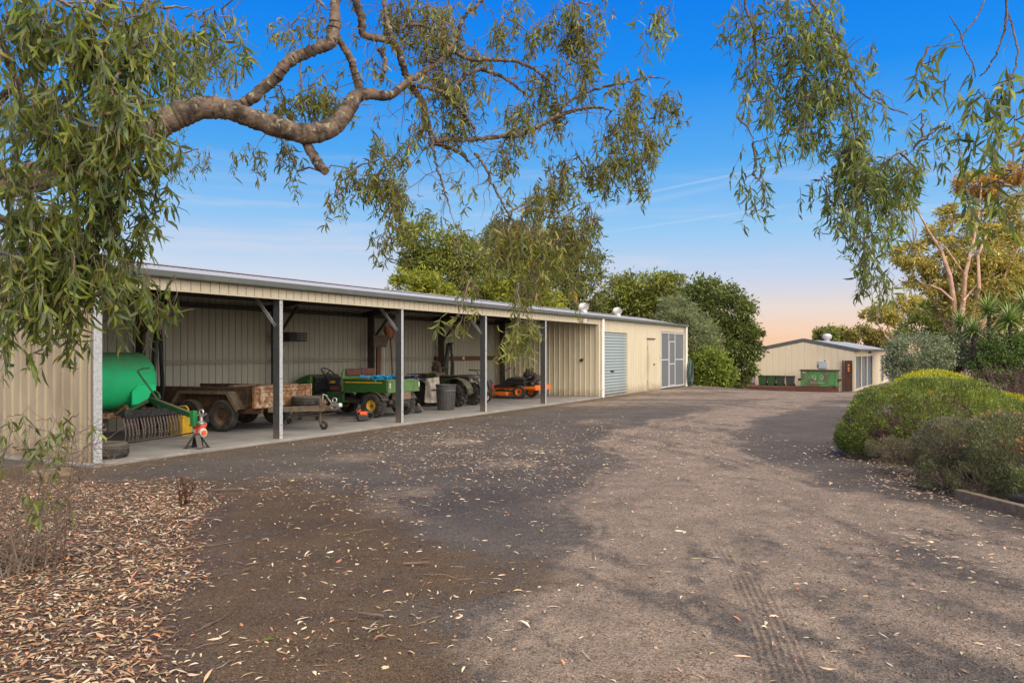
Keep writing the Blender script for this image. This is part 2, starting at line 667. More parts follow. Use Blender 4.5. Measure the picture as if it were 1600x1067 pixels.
M['sack'] = mat('grimy_white_plastic', (0.46, 0.42, 0.37), (0.28, 0.245, 0.20), 0.6, scale=4.5, lo=0.42, hi=0.7, c3=(0.10, 0.075, 0.05), scale3=3.2, lo3=0.58, hi3=0.72, bump=0.3, bscale=9)
M['timber'] = mat('weathered_timber', (0.19, 0.13, 0.085), (0.11, 0.075, 0.05), 0.85, scale=5, stretch=(1, 1, 8), bump=0.25, bscale=22)
M['timber_red'] = mat('red_timber', (0.115, 0.044, 0.028), (0.07, 0.032, 0.022), 0.75, scale=6, bump=0.15)
M['sleeper'] = mat('sleeper_timber', (0.20, 0.15, 0.10), (0.12, 0.088, 0.062), 0.9, scale=5, stretch=(0.4, 4, 4), bump=0.4, bscale=18, c3=(0.25, 0.20, 0.14), scale3=3)
M['copper'] = mat('rusty_blade', (0.36, 0.16, 0.09), (0.19, 0.08, 0.05), 0.4, 0.5, scale=10)
M['hose_black'] = mat('black_hose', (0.02, 0.024, 0.02), (0.04, 0.042, 0.035), 0.45, scale=9)
M['hose_green'] = mat('green_hose', (0.035, 0.07, 0.06), (0.06, 0.08, 0.075), 0.5, scale=9)
M['chrome'] = mat('worn_alloy', (0.5, 0.5, 0.49), (0.3, 0.28, 0.26), 0.35, 0.8, scale=14)
M['vent'] = mat('vent_alloy', (0.60, 0.60, 0.60), (0.48, 0.46, 0.44), 0.45, 0.3, scale=8)
M['brown_gate'] = mat('dark_brown_paint', (0.055, 0.026, 0.018), (0.08, 0.035, 0.022), 0.6, scale=3, stretch=(1, 1, 0.3))
M['skip'] = mat('skip_green', (0.07, 0.21, 0.065), (0.045, 0.13, 0.04), 0.6, scale=2.2, lo=0.45, hi=0.7, c3=(0.10, 0.088, 0.05), scale3=1.9, lo3=0.47, hi3=0.56)
M['bin_green'] = mat('bin_green', (0.030, 0.075, 0.030), (0.04, 0.08, 0.035), 0.5, scale=4)
M['bin_dark'] = mat('bin_dark_green', (0.030, 0.050, 0.033), (0.04, 0.055, 0.04), 0.5, scale=4)
M['bin_grey'] = mat('bin_charcoal', (0.05, 0.054, 0.054), (0.07, 0.072, 0.07), 0.5, scale=4)
M['meter'] = mat('meter_box_paint', (0.40, 0.46, 0.52), (0.34, 0.38, 0.43), 0.5, scale=3)
M['white_print'] = mat('white_print', (0.40, 0.46, 0.38), (0.14, 0.24, 0.12), 0.6, scale=7, lo=0.40, hi=0.58)
M['orange_print'] = mat('orange_print', (0.75, 0.24, 0.05), None, 0.6)
M['louvre'] = mat('louvre_blind', (0.20, 0.22, 0.24), (0.16, 0.175, 0.19), 0.45, scale=3)
M['cream_far'] = mat('cream_far_sheet', (0.62, 0.54, 0.395), (0.56, 0.48, 0.35), 0.5, scale=0.8, lo=0.45, hi=0.8, stretch=(1, 1, 0.35))
for _k in ('gator', 'gator_light', 'green_dark', 'black', 'camo', 'orange', 'rubber', 'bin', 'rust_dark', 'yellow'):
    dusty_top(M[_k], (0.20, 0.165, 0.125), 0.55)
dusty_top(M['tank'], (0.12, 0.17, 0.10), 0.75)
splash(M['galv_shaded'], (0.17, 0.12, 0.08))
splash(M['roller'], (0.20, 0.16, 0.115))
M['leaf'] = leafmat('gum_leaf', 0.34, 0.42, 0.4)
M['leaf_soft'] = leafmat('foliage', 0.30, 0.6, 0.25)
M['litter'] = leafmat('dry_leaf', 0.10, 0.75, 0.2)
M['stone'] = leafmat('pebble', 0.0, 0.9, 0.2)


def bark(name, c1, c2, c3, sc_=5.0):
    return mat(name, c1, c2, 0.9, scale=sc_, lo=0.44, hi=0.60, bump=1.0, bscale=34, c3=c3, scale3=sc_ * 2.1, lo3=0.56, hi3=0.68, stretch=(1, 1, 1), spec=0.2)


M['bark'] = bark('gum_bark', (0.135, 0.10, 0.078), (0.040, 0.031, 0.026), (0.26, 0.25, 0.165), 9.0)
M['bark_pale'] = bark('pale_gum_bark', (0.46, 0.30, 0.21), (0.30, 0.19, 0.13), (0.56, 0.43, 0.33), 2.0)
M['bark_dark'] = bark('dark_bark', (0.09, 0.065, 0.05), (0.05, 0.038, 0.03), (0.14, 0.11, 0.08), 4.0)
M['twig'] = mat('twig', (0.12, 0.085, 0.062), (0.19, 0.15, 0.115), 0.9, scale=9)
M['dead_twig'] = mat('dead_twig', (0.13, 0.095, 0.072), (0.20, 0.155, 0.12), 0.9, scale=9)

# mesh screen: fine wire, part of the light goes through
_m, _t, _b = nt('fly_screen')
_b.inputs['Base Color'].default_value = (0.16, 0.175, 0.19, 1)
_b.inputs['Roughness'].default_value = 0.6
_tr = _t.nodes.new('ShaderNodeBsdfTransparent')
_mx = _t.nodes.new('ShaderNodeMixShader')
_mx.inputs[0].default_value = 0.32
_t.links.new(_b.outputs[0], _mx.inputs[1])
_t.links.new(_tr.outputs[0], _mx.inputs[2])
_t.links.new(_mx.outputs[0], _t.nodes['Material Output'].inputs['Surface'])
M['screen'] = _m


# gravel yard: what lies where is stored per vertex (tan dust, brown earth, litter mould); grain is procedural
def ground_mat(name, attr=True):
    m, t, b = nt(name)
    L = t.links.new
    geo = t.nodes.new('ShaderNodeNewGeometry')
    at = t.nodes.new('ShaderNodeAttribute')
    at.attribute_name = 'col'

    def noise_(s, det=6, rg=0.6, stretch=None):
        n = t.nodes.new('ShaderNodeTexNoise')
        n.inputs['Scale'].default_value = s
        n.inputs['Detail'].default_value = det
        n.inputs['Roughness'].default_value = rg
        if stretch:
            mp = t.nodes.new('ShaderNodeMapping')
            mp.inputs['Scale'].default_value = stretch
            L(geo.outputs['Position'], mp.inputs['Vector'])
            L(mp.outputs[0], n.inputs['Vector'])
        else:
            L(geo.outputs['Position'], n.inputs['Vector'])
        return n.outputs[0]

    def mrange(x, a, z, c=0.0, d=1.0):
        n = t.nodes.new('ShaderNodeMapRange')
        n.inputs['From Min'].default_value = a
        n.inputs['From Max'].default_value = z
        n.inputs['To Min'].default_value = c
        n.inputs['To Max'].default_value = d
        L(x, n.inputs['Value'])
        return n.outputs[0]

    def mix(f, a, c, mode='MIX'):
        n = t.nodes.new('ShaderNodeMix')
        n.data_type = 'RGBA'
        n.blend_type = mode
        for i, x in ((0, f), (6, a), (7, c)):
            if isinstance(x, (int, float)):
                n.inputs[i].default_value = x
            elif isinstance(x, tuple):
                n.inputs[i].default_value = (*x, 1)
            else:
                L(x, n.inputs[i])
        return n.outputs[2]

    def vor(s, feat='F1', out='Color'):
        n = t.nodes.new('ShaderNodeTexVoronoi')
        n.inputs['Scale'].default_value = s
        n.feature = feat
        L(geo.outputs['Position'], n.inputs['Vector'])
        return n.outputs[out]
    stone_c = vor(130)
    sepc = t.nodes.new('ShaderNodeSeparateColor')
    L(stone_c, sepc.inputs[0])
    grain = noise_(170, 4, 0.7)
    speck = mrange(sepc.outputs[0], 0.0, 1.0, 0.40, 1.70)
    sepa = t.nodes.new('ShaderNodeSeparateColor')
    L(at.outputs['Color'], sepa.inputs[0])
    base = mix(mrange(noise_(0.9, 5), 0.35, 0.7), (0.066, 0.057, 0.049), (0.098, 0.085, 0.073))
    tanc = mix(mrange(noise_(2.2, 6), 0.35, 0.7), (0.250, 0.196, 0.147), (0.160, 0.126, 0.096))
    brown = mix(mrange(noise_(1.7, 6), 0.35, 0.7), (0.105, 0.070, 0.038), (0.066, 0.045, 0.028))
    mould = mix(mrange(noise_(3.0, 6), 0.35, 0.7), (0.105, 0.070, 0.048), (0.055, 0.040, 0.032))
    # dust lies between the stones: the border of each mask breaks up with the grain
    def madd(x, k, y):
        n = t.nodes.new('ShaderNodeMath')
        n.operation = 'MULTIPLY_ADD'
        L(x, n.inputs[0])
        n.inputs[1].default_value = k
        if isinstance(y, float):
            n.inputs[2].default_value = y
        else:
            L(y, n.inputs[2])
        return n.outputs[0]
    brk = madd(mrange(noise_(38, 5, 0.8), 0.3, 0.7), 0.34, madd(mrange(noise_(8.0, 6, 0.7), 0.3, 0.7), 0.36, madd(mrange(noise_(2.4, 5, 0.65), 0.3, 0.7), 0.30, 0.0)))

    def mask(x, s=1.45):
        n = t.nodes.new('ShaderNodeMath')
        n.operation = 'ADD'
        L(x, n.inputs[0])
        L(mrange(brk, 0.1, 0.9, -s / 2, s / 2), n.inputs[1])
        return mrange(n.outputs[0], 0.20, 0.86)
    c = mix(mask(sepa.outputs[0]), base, tanc)
    c = mix(mask(sepa.outputs[1]), c, brown)
    c = mix(mask(sepa.outputs[2]), c, mould)
    spk = t.nodes.new('ShaderNodeCombineColor')
    for i in range(3):
        L(speck, spk.inputs[i])
    c = mix(1.0, c, spk.outputs[0], 'MULTIPLY')
    g2 = t.nodes.new('ShaderNodeCombineColor')
    gm = mrange(grain, 0.25, 0.75, 0.52, 1.50)
    for i in range(3):
        L(gm, g2.inputs[i])
    c = mix(1.0, c, g2.outputs[0], 'MULTIPLY')
    L(c, b.inputs['Base Color'])
    b.inputs['Roughness'].default_value = 0.92
    b.inputs['Specular IOR Level'].default_value = 0.25
    h1 = vor(130, 'F1', 'Distance')
    h2 = noise_(60, 5, 0.7)
    hm = t.nodes.new('ShaderNodeMath')
    hm.operation = 'SUBTRACT'
    L(h2, hm.inputs[0])
    L(h1, hm.inputs[1])
    bp = t.nodes.new('ShaderNodeBump')
    bp.inputs['Strength'].default_value = 0.55
    bp.inputs['Distance'].default_value = 0.014
    L(hm.outputs[0], bp.inputs['Height'])
    L(bp.outputs[0], b.inputs['Normal'])
    return m


M['yard'] = ground_mat('gravel_yard')
M['field'] = mat('dry_grass_ground', (0.26, 0.19, 0.10), (0.17, 0.13, 0.07), 0.95, scale=0.35, bump=0.4, bscale=6)
M['mulch'] = mat('bark_mulch', (0.13, 0.085, 0.058), (0.07, 0.048, 0.036), 0.95, scale=18, bump=0.9, bscale=50, c3=(0.20, 0.13, 0.08), scale3=30, lo3=0.58, hi3=0.68)
M['red_mulch'] = mat('red_scoria', (0.19, 0.072, 0.048), (0.11, 0.05, 0.036), 0.95, scale=12, bump=0.8, bscale=40)

# ------------------------------------------------------------------ ground
def polyline_dist(x, y, pts):
    best = np.full_like(x, 1e9, float)
    for (a, b) in zip(pts[:-1], pts[1:]):
        ax, ay, bx_, by = a[0], a[1], b[0], b[1]
        dx, dy = bx_ - ax, by - ay
        t = np.clip(((x - ax) * dx + (y - ay) * dy) / (dx * dx + dy * dy + 1e-9), 0, 1)
        best = np.minimum(best, np.hypot(x - ax - t * dx, y - ay - t * dy))
    return best


def grid_sheet(name, xs, ys, zf, mat_, colf=None, kind='structure'):
    X, Y = np.meshgrid(xs, ys)
    Z = zf(X, Y)
    co = np.stack([X, Y, Z], -1).reshape(-1, 3)
    nx, ny = len(xs), len(ys)
    i = np.arange(nx * ny).reshape(ny, nx)
    a, b, c, d = i[:-1, :-1].ravel(), i[:-1, 1:].ravel(), i[1:, 1:].ravel(), i[1:, :-1].ravel()
    tr = np.concatenate([np.stack([a, b, c], 1), np.stack([a, c, d], 1)])
    col = colf(X, Y).reshape(-1, 3) if colf is not None else None
    me = tri_mesh(name, co, tr, mat_, col)
    me.polygons.foreach_set('use_smooth', [True] * len(me.polygons))
    o = bpy.data.objects.new(name, me)
    link(o)
    o['kind'] = kind
    return o


gxs = np.concatenate([-np.geomspace(700, 32, 26), np.linspace(-30, 60, 61), np.geomspace(66, 700, 24)])
gys = np.concatenate([-np.geomspace(500, 6, 16), np.linspace(-4, 100, 71), np.geomspace(106, 1400, 26)])
grid_sheet('ground', gxs, gys, lambda x, y: gz(x, y) - 0.09, M['field'])

TRK = [[(1800, 1050), (1600, 985), (1400, 905), (1250, 850), (1120, 790), (1050, 735), (1030, 700), (1060, 668), (1130, 644), (1230, 624), (1330, 612)],
       [(1700, 890), (1450, 830), (1300, 785), (1180, 735), (1120, 700), (1120, 670), (1170, 648), (1260, 624)],
       [(1150, 1300), (1130, 1067), (1110, 960), (1080, 870), (1060, 800), (1040, 735)],
       [(900, 1300), (880, 1067), (960, 900), (1010, 800), (1030, 740)]]
TRK = [[tuple(G(*p)[:2]) for p in t] for t in TRK]
RUT = [tuple(G(*p)[:2]) for p in [(1290, 1240), (1236, 1067), (1212, 1000), (1187, 940), (1160, 890), (1134, 850), (1112, 815), (1090, 780)]]
DARKP = [(1200, 850, .28, .75), (1185, 1000, .30, .35), (1400, 880, .45, .6), (1560, 960, .5, .45), (1010, 960, .25, .3), (900, 830, .4, .6), (1300, 760, .4, .7), (1480, 860, .5, .6), (1130, 720, .35, .9), (1250, 690, .5, 1.4)]
PATCH = [(625, 795, .55), (480, 745, .5), (560, 712, .5), (800, 725, .6), (840, 703, .55), (660, 765, .4), (1370, 818, .5), (950, 660, .8), (720, 690, .5)]


def yard_colour(X, Y):
    wx = X + (vnoise(X, Y, 0.55, 3) - .5) * 1.1
    wy = Y + (vnoise(X + 9, Y + 4, 0.4, 3) - .5) * 1.6
    tan_ = np.zeros_like(X)
    for t, w in zip(TRK, (0.80, 0.62, 1.05, 0.85)):
        d_ = polyline_dist(wx, wy, t)
        ln = .5 * vnoise(d_ * 1.0 + w * 7, Y * .06 + X * .04, 3.0, 3, .6) + .5 * sstep((vnoise(d_ * 1.0 + w * 3 + (vnoise(X, Y, .8, 2) - .5) * .25, Y * .035 + X * .03, 8.0, 3, .6) - .30) * 2.4)
        tan_ = np.maximum(tan_, sstep(1.15 - .70 * d_ / w) * (.30 + 1.25 * ln))
    tan_ *= 0.70 + 0.62 * vnoise(X * 0.8, Y * 0.8, 1.4, 6, .7)
    for px, py, s in PATCH:
        g_ = G(px, py)
        d_ = np.hypot((wx - g_.x) / (1.1 * s), (wy - g_.y) / (1.5 * s))
        tan_ = np.maximum(tan_, 0.60 * sstep(1.3 - d_) * (.3 + 1.1 * vnoise(X, Y, 2.2, 4)))
    far = sstep((Y - 18) / 12)
    tan_ = np.maximum(tan_, far * (0.38 + 0.62 * sstep((vnoise(X * 0.35, Y * 1.2, 0.5, 4) - .42) * 4)))
    for px, py, sx_, sy_ in DARKP:
        g_ = G(px, py)
        tan_ = tan_ * (1 - .42 * sstep(1.35 - np.hypot((wx - g_.x) / sx_, (wy - g_.y) / sy_)))
    d_ = polyline_dist(X, Y, RUT)
    fade = sstep((vnoise(X, Y, 1.6, 3) - .30) * 3) * sstep((8.6 - Y) / 2.5)
    rut = sstep((0.16 - d_) / 0.05)
    tan_ = np.maximum(tan_, rut * fade * (0.60 + .16 * np.cos(d_ * 2 * math.pi / 0.043)))
    streak = vnoise(X * 1.0 + Y * .45, Y * .22, 2.6, 5, .65)
    dark = sstep((streak - .52) * 7)
    tan_ = np.clip(tan_ * (1 - 0.50 * dark) * 1.12, 0, 1)
    # brown earth under the gum and along the slab
    ux = (X - O.x) * D.x + (Y - O.y) * D.y
    vx = (X - O.x) * N.x + (Y - O.y) * N.y
    slab = sstep(1.0 + (vx + 0.15) / 1.1) * sstep((24 - ux) / 3) * (vx < 1)
    edge = 0.25 - 0.36 * Y
    lb = sstep((edge + 2.4 + (vnoise(X, Y, 0.8, 4) - .5) * 3.0 - X) / 1.6) * sstep((12.0 - Y) / 2.5)
    brown = np.clip(0.85 * slab * (0.4 + vnoise(X, Y, 1.1, 3)) + 1.0 * lb * (0.45 + 0.95 * vnoise(X, Y, 1.4, 4)), 0, 1)
    mould = sstep((edge + 0.25 + (vnoise(X, Y, 0.9, 4) - .5) * 1.6 - X) / 0.7) * sstep((11.0 - Y) / 1.5)
    tan_ = tan_ * (1 - mould)
    return np.stack([tan_, brown, mould], -1)


def yard_z(x, y):
    z = gz(x, y)
    near = sstep((26 - y) / 10)
    z = z + near * ((vnoise(x, y, 0.5, 3) - .5) * 0.035 + (vnoise(x, y, 3.0, 3) - .5) * 0.012)
    d_ = polyline_dist(x, y, RUT)
    t = x * 0.35 + y
    z = z - near * sstep((0.155 - d_) / 0.04) * sstep((vnoise(x, y, 1.6, 3) - .30) * 3) * sstep((8.6 - y) / 2.5) * (0.004 + 0.0038 * np.cos(d_ * 2 * math.pi / 0.043))
    ux = (x - O.x) * D.x + (y - O.y) * D.y
    vx = (x - O.x) * N.x + (y - O.y) * N.y
    return np.minimum(z, np.where((vx > -0.6) & (ux > -0.6) & (ux < 32), -0.03, 9))


dxs = np.concatenate([np.linspace(-17, -7, 30)[:-1], np.linspace(-7, .55, 140)[:-1], np.linspace(.55, 1.75, 170)[:-1], np.linspace(1.75, 9, 130), np.linspace(9, 34, 80)[1:]])
dys = np.concatenate([np.linspace(0.6, 3.2, 10)[:-1], np.geomspace(3.2, 86, 420)])
grid_sheet('driveway', dxs, dys, yard_z, M['yard'], yard_colour)

# raised garden bed on the right of the drive
BED = [(6.0, 6.6), (5.15, 8.0), (4.95, 9.1), (4.75, 10.2), (5.05, 11.5), (5.95, 14.0), (7.6, 18), (10.3, 24), (13.7, 31), (18.4, 40), (22.6, 50), (26, 56), (60, 56), (60, 6.6)]


def poly_sheet(name, pts, z0, z1, mat_, zf=None):
    mb = MB()
    k = len(pts)
    mb.add([(x, y, z1 + (zf(x, y) if zf else 0)) for x, y in pts] + [(x, y, z0 + (zf(x, y) if zf else 0)) for x, y in pts],
           [tuple(range(k))] + [(i, k + i, k + (i + 1) % k, (i + 1) % k) for i in range(k)])
    o = mb.build(name, mat_, smooth=False)
    o['kind'] = 'structure'
    return o


poly_sheet('garden_bed', BED, -0.3, -0.018, M['mulch'], lambda x, y: float(gz(x, y)))
# timber sleepers along the near edge of the bed
SL = [((6.05, 6.5), (5.12, 7.98)), ((5.10, 8.02), (4.93, 9.25))]
SLAB = ['weathered timber sleeper edging the bed beside the orange flowered shrub', 'grey timber sleeper with a cracked end, before the silvery shrub',
        ]
for (a, b), lab in zip(SL, SLAB):
    mb = MB()
    a, b = Vector((*a, 0.0)), Vector((*b, 0.0))
    mid = (a + b) / 2
    mb.bar(a - mid, b - mid, 0.09, 0.18)
    o = mb.build('timber_sleeper', M['sleeper'], loc=mid + Vector((0, 0, -0.012)), bevel=0.008)
    tag(o, lab, 'sleeper', 'timber sleepers edging the garden bed')

# raised red bed before the far shed, with a board edge
O2 = Vector((21.3, 52.0, 0))
_d2 = Vector((9.1, 16.0, 0)).normalized()
A2 = math.atan2(_d2.y, _d2.x)
N2 = Vector((-_d2.y, _d2.x, 0))


def W2(u, v, z=0.0):
    return O2 + _d2 * u + N2 * v + Vector((0, 0, z))


rb = [W2(-2.4, .95), W2(-2.2, 7.2), W2(-5.2, 12.0), W2(-2, 16), W2(3, 16), W2(3, .95)]
poly_sheet('red_gravel_bed', [(p.x, p.y) for p in rb], -1.0, -0.59, M['red_mulch'])
mb = MB()
for a, b in ((rb[0], rb[1]), (rb[1], rb[2]), (rb[0], W2(0, .95))):
    mb.bar(a + Vector((0, 0, -.76)), b + Vector((0, 0, -.76)), 0.06, 0.34)
tag(mb.build('timber_edging', M['timber_red']), 'long low red brown board edging before the far shed', 'garden edging')

# log lying in the litter beside the end wall
mb = MB()
a, b = G(45, 748), G(112, 742)
mb.bar((a + Vector((0, 0, .05))), (b + Vector((0, 0, .05))), 0.14, 0.10)
tag(mb.build('timber_board', M['sleeper'], bevel=0.01), 'old grey timber board lying in leaf litter by the end wall', 'board')

# concrete floor of the open shed
mb = MB()
mb.bx(-0.10, 19.62, -0.14, 4.02, -0.14, 0.0)
o = mb.build('concrete_slab', M['concrete'], loc=O, rot=(0, 0, A_SHED), bevel=0.01)
o['kind'] = 'structure'


# ------------------------------------------------------------------ long machinery shed
def rib_profile(width, pitch=0.2, top=0.022, side=0.012, dep=0.026, first=None):
    pts = [(0.0, 0.0)]
    k = int(round(width / pitch))
    for i in range(k):
        c = (i + 0.5) * pitch
        pts += [(c - top / 2 - side, 0), (c - top / 2, dep), (c + top / 2, dep), (c + top / 2 + side, 0)]
    pts.append((width, 0.0))
    return pts


def sheet(prof, fn, z0, ztop):
    """prof (s, depth) -> fn(s, depth, z); ztop a number or function of s"""
    mb = MB()
    vs, fs = [], []
    for s_, d_ in prof:
        zt = ztop(s_) if callable(ztop) else ztop
        vs += [fn(s_, d_, z0), fn(s_, d_, zt)]
    for i in range(len(prof) - 1):
        fs.append((2 * i, 2 * i + 2, 2 * i + 3, 2 * i + 1))
    mb.add(vs, fs)
    return mb


SH_L, SH_D, OPEN_L = 30.85, 4.1, 19.7
EAVE, RIDGE = 2.80, 3.15


def roof_z(v):
    return EAVE + (RIDGE - EAVE) * (1 - abs(v - SH_D / 2) / (SH_D / 2))


shed = thing('machinery_shed', 'long cream ribbed metal shed, open fronted bays on galvanised steel posts coloured dark as shaded beside the gravel drive', 'shed', O, A_SHED)


def put(me, name, loc, parent=shed):
    o = bpy.data.objects.new(name, me)
    link(o, parent)
    o.location = loc
    return o


# left end wall (ribs face outward)
w_p = 0.8
for k in range(6):
    v0 = k * w_p
    wd = min(w_p, SH_D - v0)
    if wd < 0.05:
        break
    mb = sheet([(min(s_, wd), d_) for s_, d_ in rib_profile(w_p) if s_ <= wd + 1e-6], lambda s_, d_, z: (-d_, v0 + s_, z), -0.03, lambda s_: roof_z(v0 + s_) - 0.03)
    mb.build('wall_panel', M['cream_shaded'], shed, smooth=False)
# partition between open bays and closed room (ribs face the bays)
for k in range(6):
    v0 = k * w_p
    wd = min(w_p, SH_D - v0)
    if wd < 0.05:
        break
    mb = sheet([(min(s_, wd), d_) for s_, d_ in rib_profile(w_p) if s_ <= wd + 1e-6], lambda s_, d_, z: (OPEN_L - d_, v0 + s_, z), 0.0, lambda s_: roof_z(v0 + s_) - 0.03)
    mb.build('partition_panel', M['cream'], shed, smooth=False)
# back wall: ribs outward so that from inside they are narrow grooves
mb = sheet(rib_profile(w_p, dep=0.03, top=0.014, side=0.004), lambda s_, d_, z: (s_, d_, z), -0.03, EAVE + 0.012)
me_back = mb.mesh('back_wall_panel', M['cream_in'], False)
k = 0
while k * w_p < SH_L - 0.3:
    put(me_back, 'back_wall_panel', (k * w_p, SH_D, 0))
    k += 1
BACK_L = k * w_p
# fascia over the open front
FZ0, FZ1 = 2.57, 2.735
mb = sheet(rib_profile(w_p, dep=0.026, top=0.012, side=0.004), lambda s_, d_, z: (s_, d_, z), FZ0, FZ1)
me_f = mb.mesh('fascia_panel', M['cream'], False)
k = 0
while k * w_p < OPEN_L - 0.4:
    put(me_f, 'fascia_panel', (k * w_p, -0.03, 0))
    k += 1
mb = MB()
mb.bx(-0.02, OPEN_L + .3, -0.034, 0.02, FZ0 - 0.022, FZ0 - 0.002)
mb.build('fascia_trim', M['cream'], shed)
# front of the closed room
U_R0, U_R1 = 20.08, 22.72      # roller door
U_S0, U_S1 = 27.1, 30.6        # screened room
for (u0, u1, z0) in ((U_R1 + .06, U_S0 - .04, 0.0), (U_R0 - .02, U_R1 + .06, 2.30), (U_S0 - .04, U_S1 + .05, 2.47)):
    u = u0
    while u < u1 - 0.02:
        wd = min(w_p, u1 - u)
        prof = [(s_, d_) for s_, d_ in rib_profile(w_p, dep=0.007, top=0.012, side=0.008) if s_ <= wd + 1e-6]
        if prof[-1][0] < wd - 1e-4:
            prof.append((wd, 0.0))
        uu = u
        mb = sheet(prof, lambda s_, d_, z: (uu + s_, -d_, z), z0 - (0.03 if z0 == 0 else 0), 2.735)
        mb.build('front_wall_panel', M['cream'], shed, smooth=False)
        u += w_p
mb = MB()
mb.bx(OPEN_L - 0.05, OPEN_L + 0.10, -0.05, 0.09, -0.03, 2.735)
mb.build('corner_flashing', M['cream'], shed, bevel=0.004)
mb = MB()
mb.bx(U_S1 + .05, SH_L, -0.03, 0.06, -0.03, 2.735)
mb.build('corner_flashing', M['cream'], shed, bevel=0.004)
# right end wall
mb = sheet([(0, 0), (SH_D, 0)], lambda s_, d_, z: (SH_L, s_, z), -0.03, lambda s_: roof_z(s_) - 0.03)
mb.add([(SH_L, SH_D / 2, 2.7), (SH_L, SH_D / 2 + .01, RIDGE - .03), (SH_L, SH_D / 2 - .01, RIDGE - .03)], [(0, 1, 2)])
mb.build('end_wall', M['cream'], shed, smooth=False)
# roof sheets, corrugated, front and back slope
dz_ = RIDGE - EAVE
sl = math.hypot(SH_D / 2 + 0.12, dz_ * (SH_D / 2 + .12) / (SH_D / 2))
pr_ = math.atan2(dz_, SH_D / 2)
prof = []
for i in range(25):
    s_ = i / 24 * 0.8
    prof.append((s_, 0.009 * math.sin(2 * math.pi * s_ / 0.1333)))
mbF, mbB = MB(), MB()
for mb, sg in ((mbF, 1), (mbB, -1)):
    vs, fs = [], []
    for s_, d_ in prof:
        lo = (s_, -sg * (SH_D / 2 + 0.12), -dz_ * (SH_D / 2 + .12) / (SH_D / 2) + d_)
        vs += [lo, (s_, 0.0, d_)]
    for i in range(len(prof) - 1):
        fs.append((2 * i, 2 * i + 2, 2 * i + 3, 2 * i + 1))
    mb.add(vs, fs)
meF, meB = mbF.mesh('roof_sheet', M['roof'], True, 70), mbB.mesh('roof_sheet', M['roof'], True, 70)
k = 0
while k * 0.8 - 0.06 < SH_L:
    for me in (meF, meB):
        put(me, 'roof_sheet', (k * 0.8 - 0.06, SH_D / 2, RIDGE + 0.03))
    k += 1
mb = MB()
mb.bar((-0.08, SH_D / 2 - .09, RIDGE + .045), (SH_L + .1, SH_D / 2 - .09, RIDGE + .045), 0.19, 0.01, up=(0, -.17, 1))
mb.bar((-0.08, SH_D / 2 + .09, RIDGE + .045), (SH_L + .1, SH_D / 2 + .09, RIDGE + .045), 0.19, 0.01, up=(0, .17, 1))
mb.build('ridge_cap', M['roof'], shed)
for u in (-0.065,):
    mb = MB()
    mb.bar((u, -0.12, EAVE - 0.03), (u, SH_D / 2, RIDGE + .02), 0.03, 0.13)
    mb.bar((u, SH_D + .12, EAVE - 0.03), (u, SH_D / 2, RIDGE + .02), 0.03, 0.13)
    mb.build('barge_board', M['gutter'], shed)
# gutter: an open quad profile
mb = MB()
gp = [(-0.035, 2.735), (-0.035, 2.742), (-0.155, 2.742), (-0.165, 2.76), (-0.165, 2.845), (-0.155, 2.845), (-0.155, 2.765), (-0.145, 2.750), (-0.04, 2.750), (-0.04, 2.83), (-0.032, 2.83)]
mb.prism([(a, b) for a, b in gp], 'yz', -0.1, SH_L + 0.12)
mb.build('gutter', M['gutter'], shed, smooth=False)
# posts, braces, rafters, back columns
PU = [0.0, 3.76, 7.63, 11.5, 15.27]


def cee(mb, p, q, web, fl, wd, fd, t=0.004, lip=0.02):
    """C section between p and q; web along wd, flanges along fd"""
    p, q, wd, fd = Vector(p), Vector(q), Vector(wd), Vector(fd)
    prof = [(0, fl), (0, 0), (web, 0), (web, fl), (web - lip, fl), (web - lip, fl - t), (web - t, fl - t), (web - t, t), (t, t), (t, fl - t), (lip, fl - t), (lip, fl)]
    k = len(prof)
    vs = [p + wd * a + fd * b for a, b in prof] + [q + wd * a + fd * b for a, b in prof]
    mb.add(vs, [tuple(range(k)), tuple(range(k, 2 * k))] + [(i, (i + 1) % k, k + (i + 1) % k, k + i) for i in range(k)])


for i, u in enumerate(PU):
    mb = MB()
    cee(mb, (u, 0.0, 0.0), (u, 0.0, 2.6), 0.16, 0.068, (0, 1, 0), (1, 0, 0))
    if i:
        mb.build('post', M['galv_shaded'], shed, smooth=False)
        mb = MB()
        mb.bx(u - .01, u + .073, -0.006, -0.002, 0.0, 2.56)
        mb.build('post_flange', M['galv'], shed)  # light strip over the darkened post: its lit front face, by colour
        mb = MB()
        for z in (0.25, 1.1, 1.95, 2.45):
            mb.cyl((u + .035, -0.010, z), (u + .035, -0.005, z), 0.009, n=6)
        mb.build('bolt', M['dark_steel'], shed)
    else:
        mb.build('corner_post', M['galv'], shed, smooth=False)
        mb = MB()
        mb.bx(-0.032, 0.10, -0.036, -0.006, 0.0, 2.56)
        mb.build('corner_channel', M['galv'], shed, bevel=0.004)
    if i:
        mb = MB()
        cee(mb, (u + .03, 0.12, 2.05), (u + .03, 0.66, 2.63), 0.05, 0.04, (0, -0.73, 0.68), (-1, 0, 0), lip=0.01)
        mb.build('knee_brace', M['galv'], shed, smooth=False)
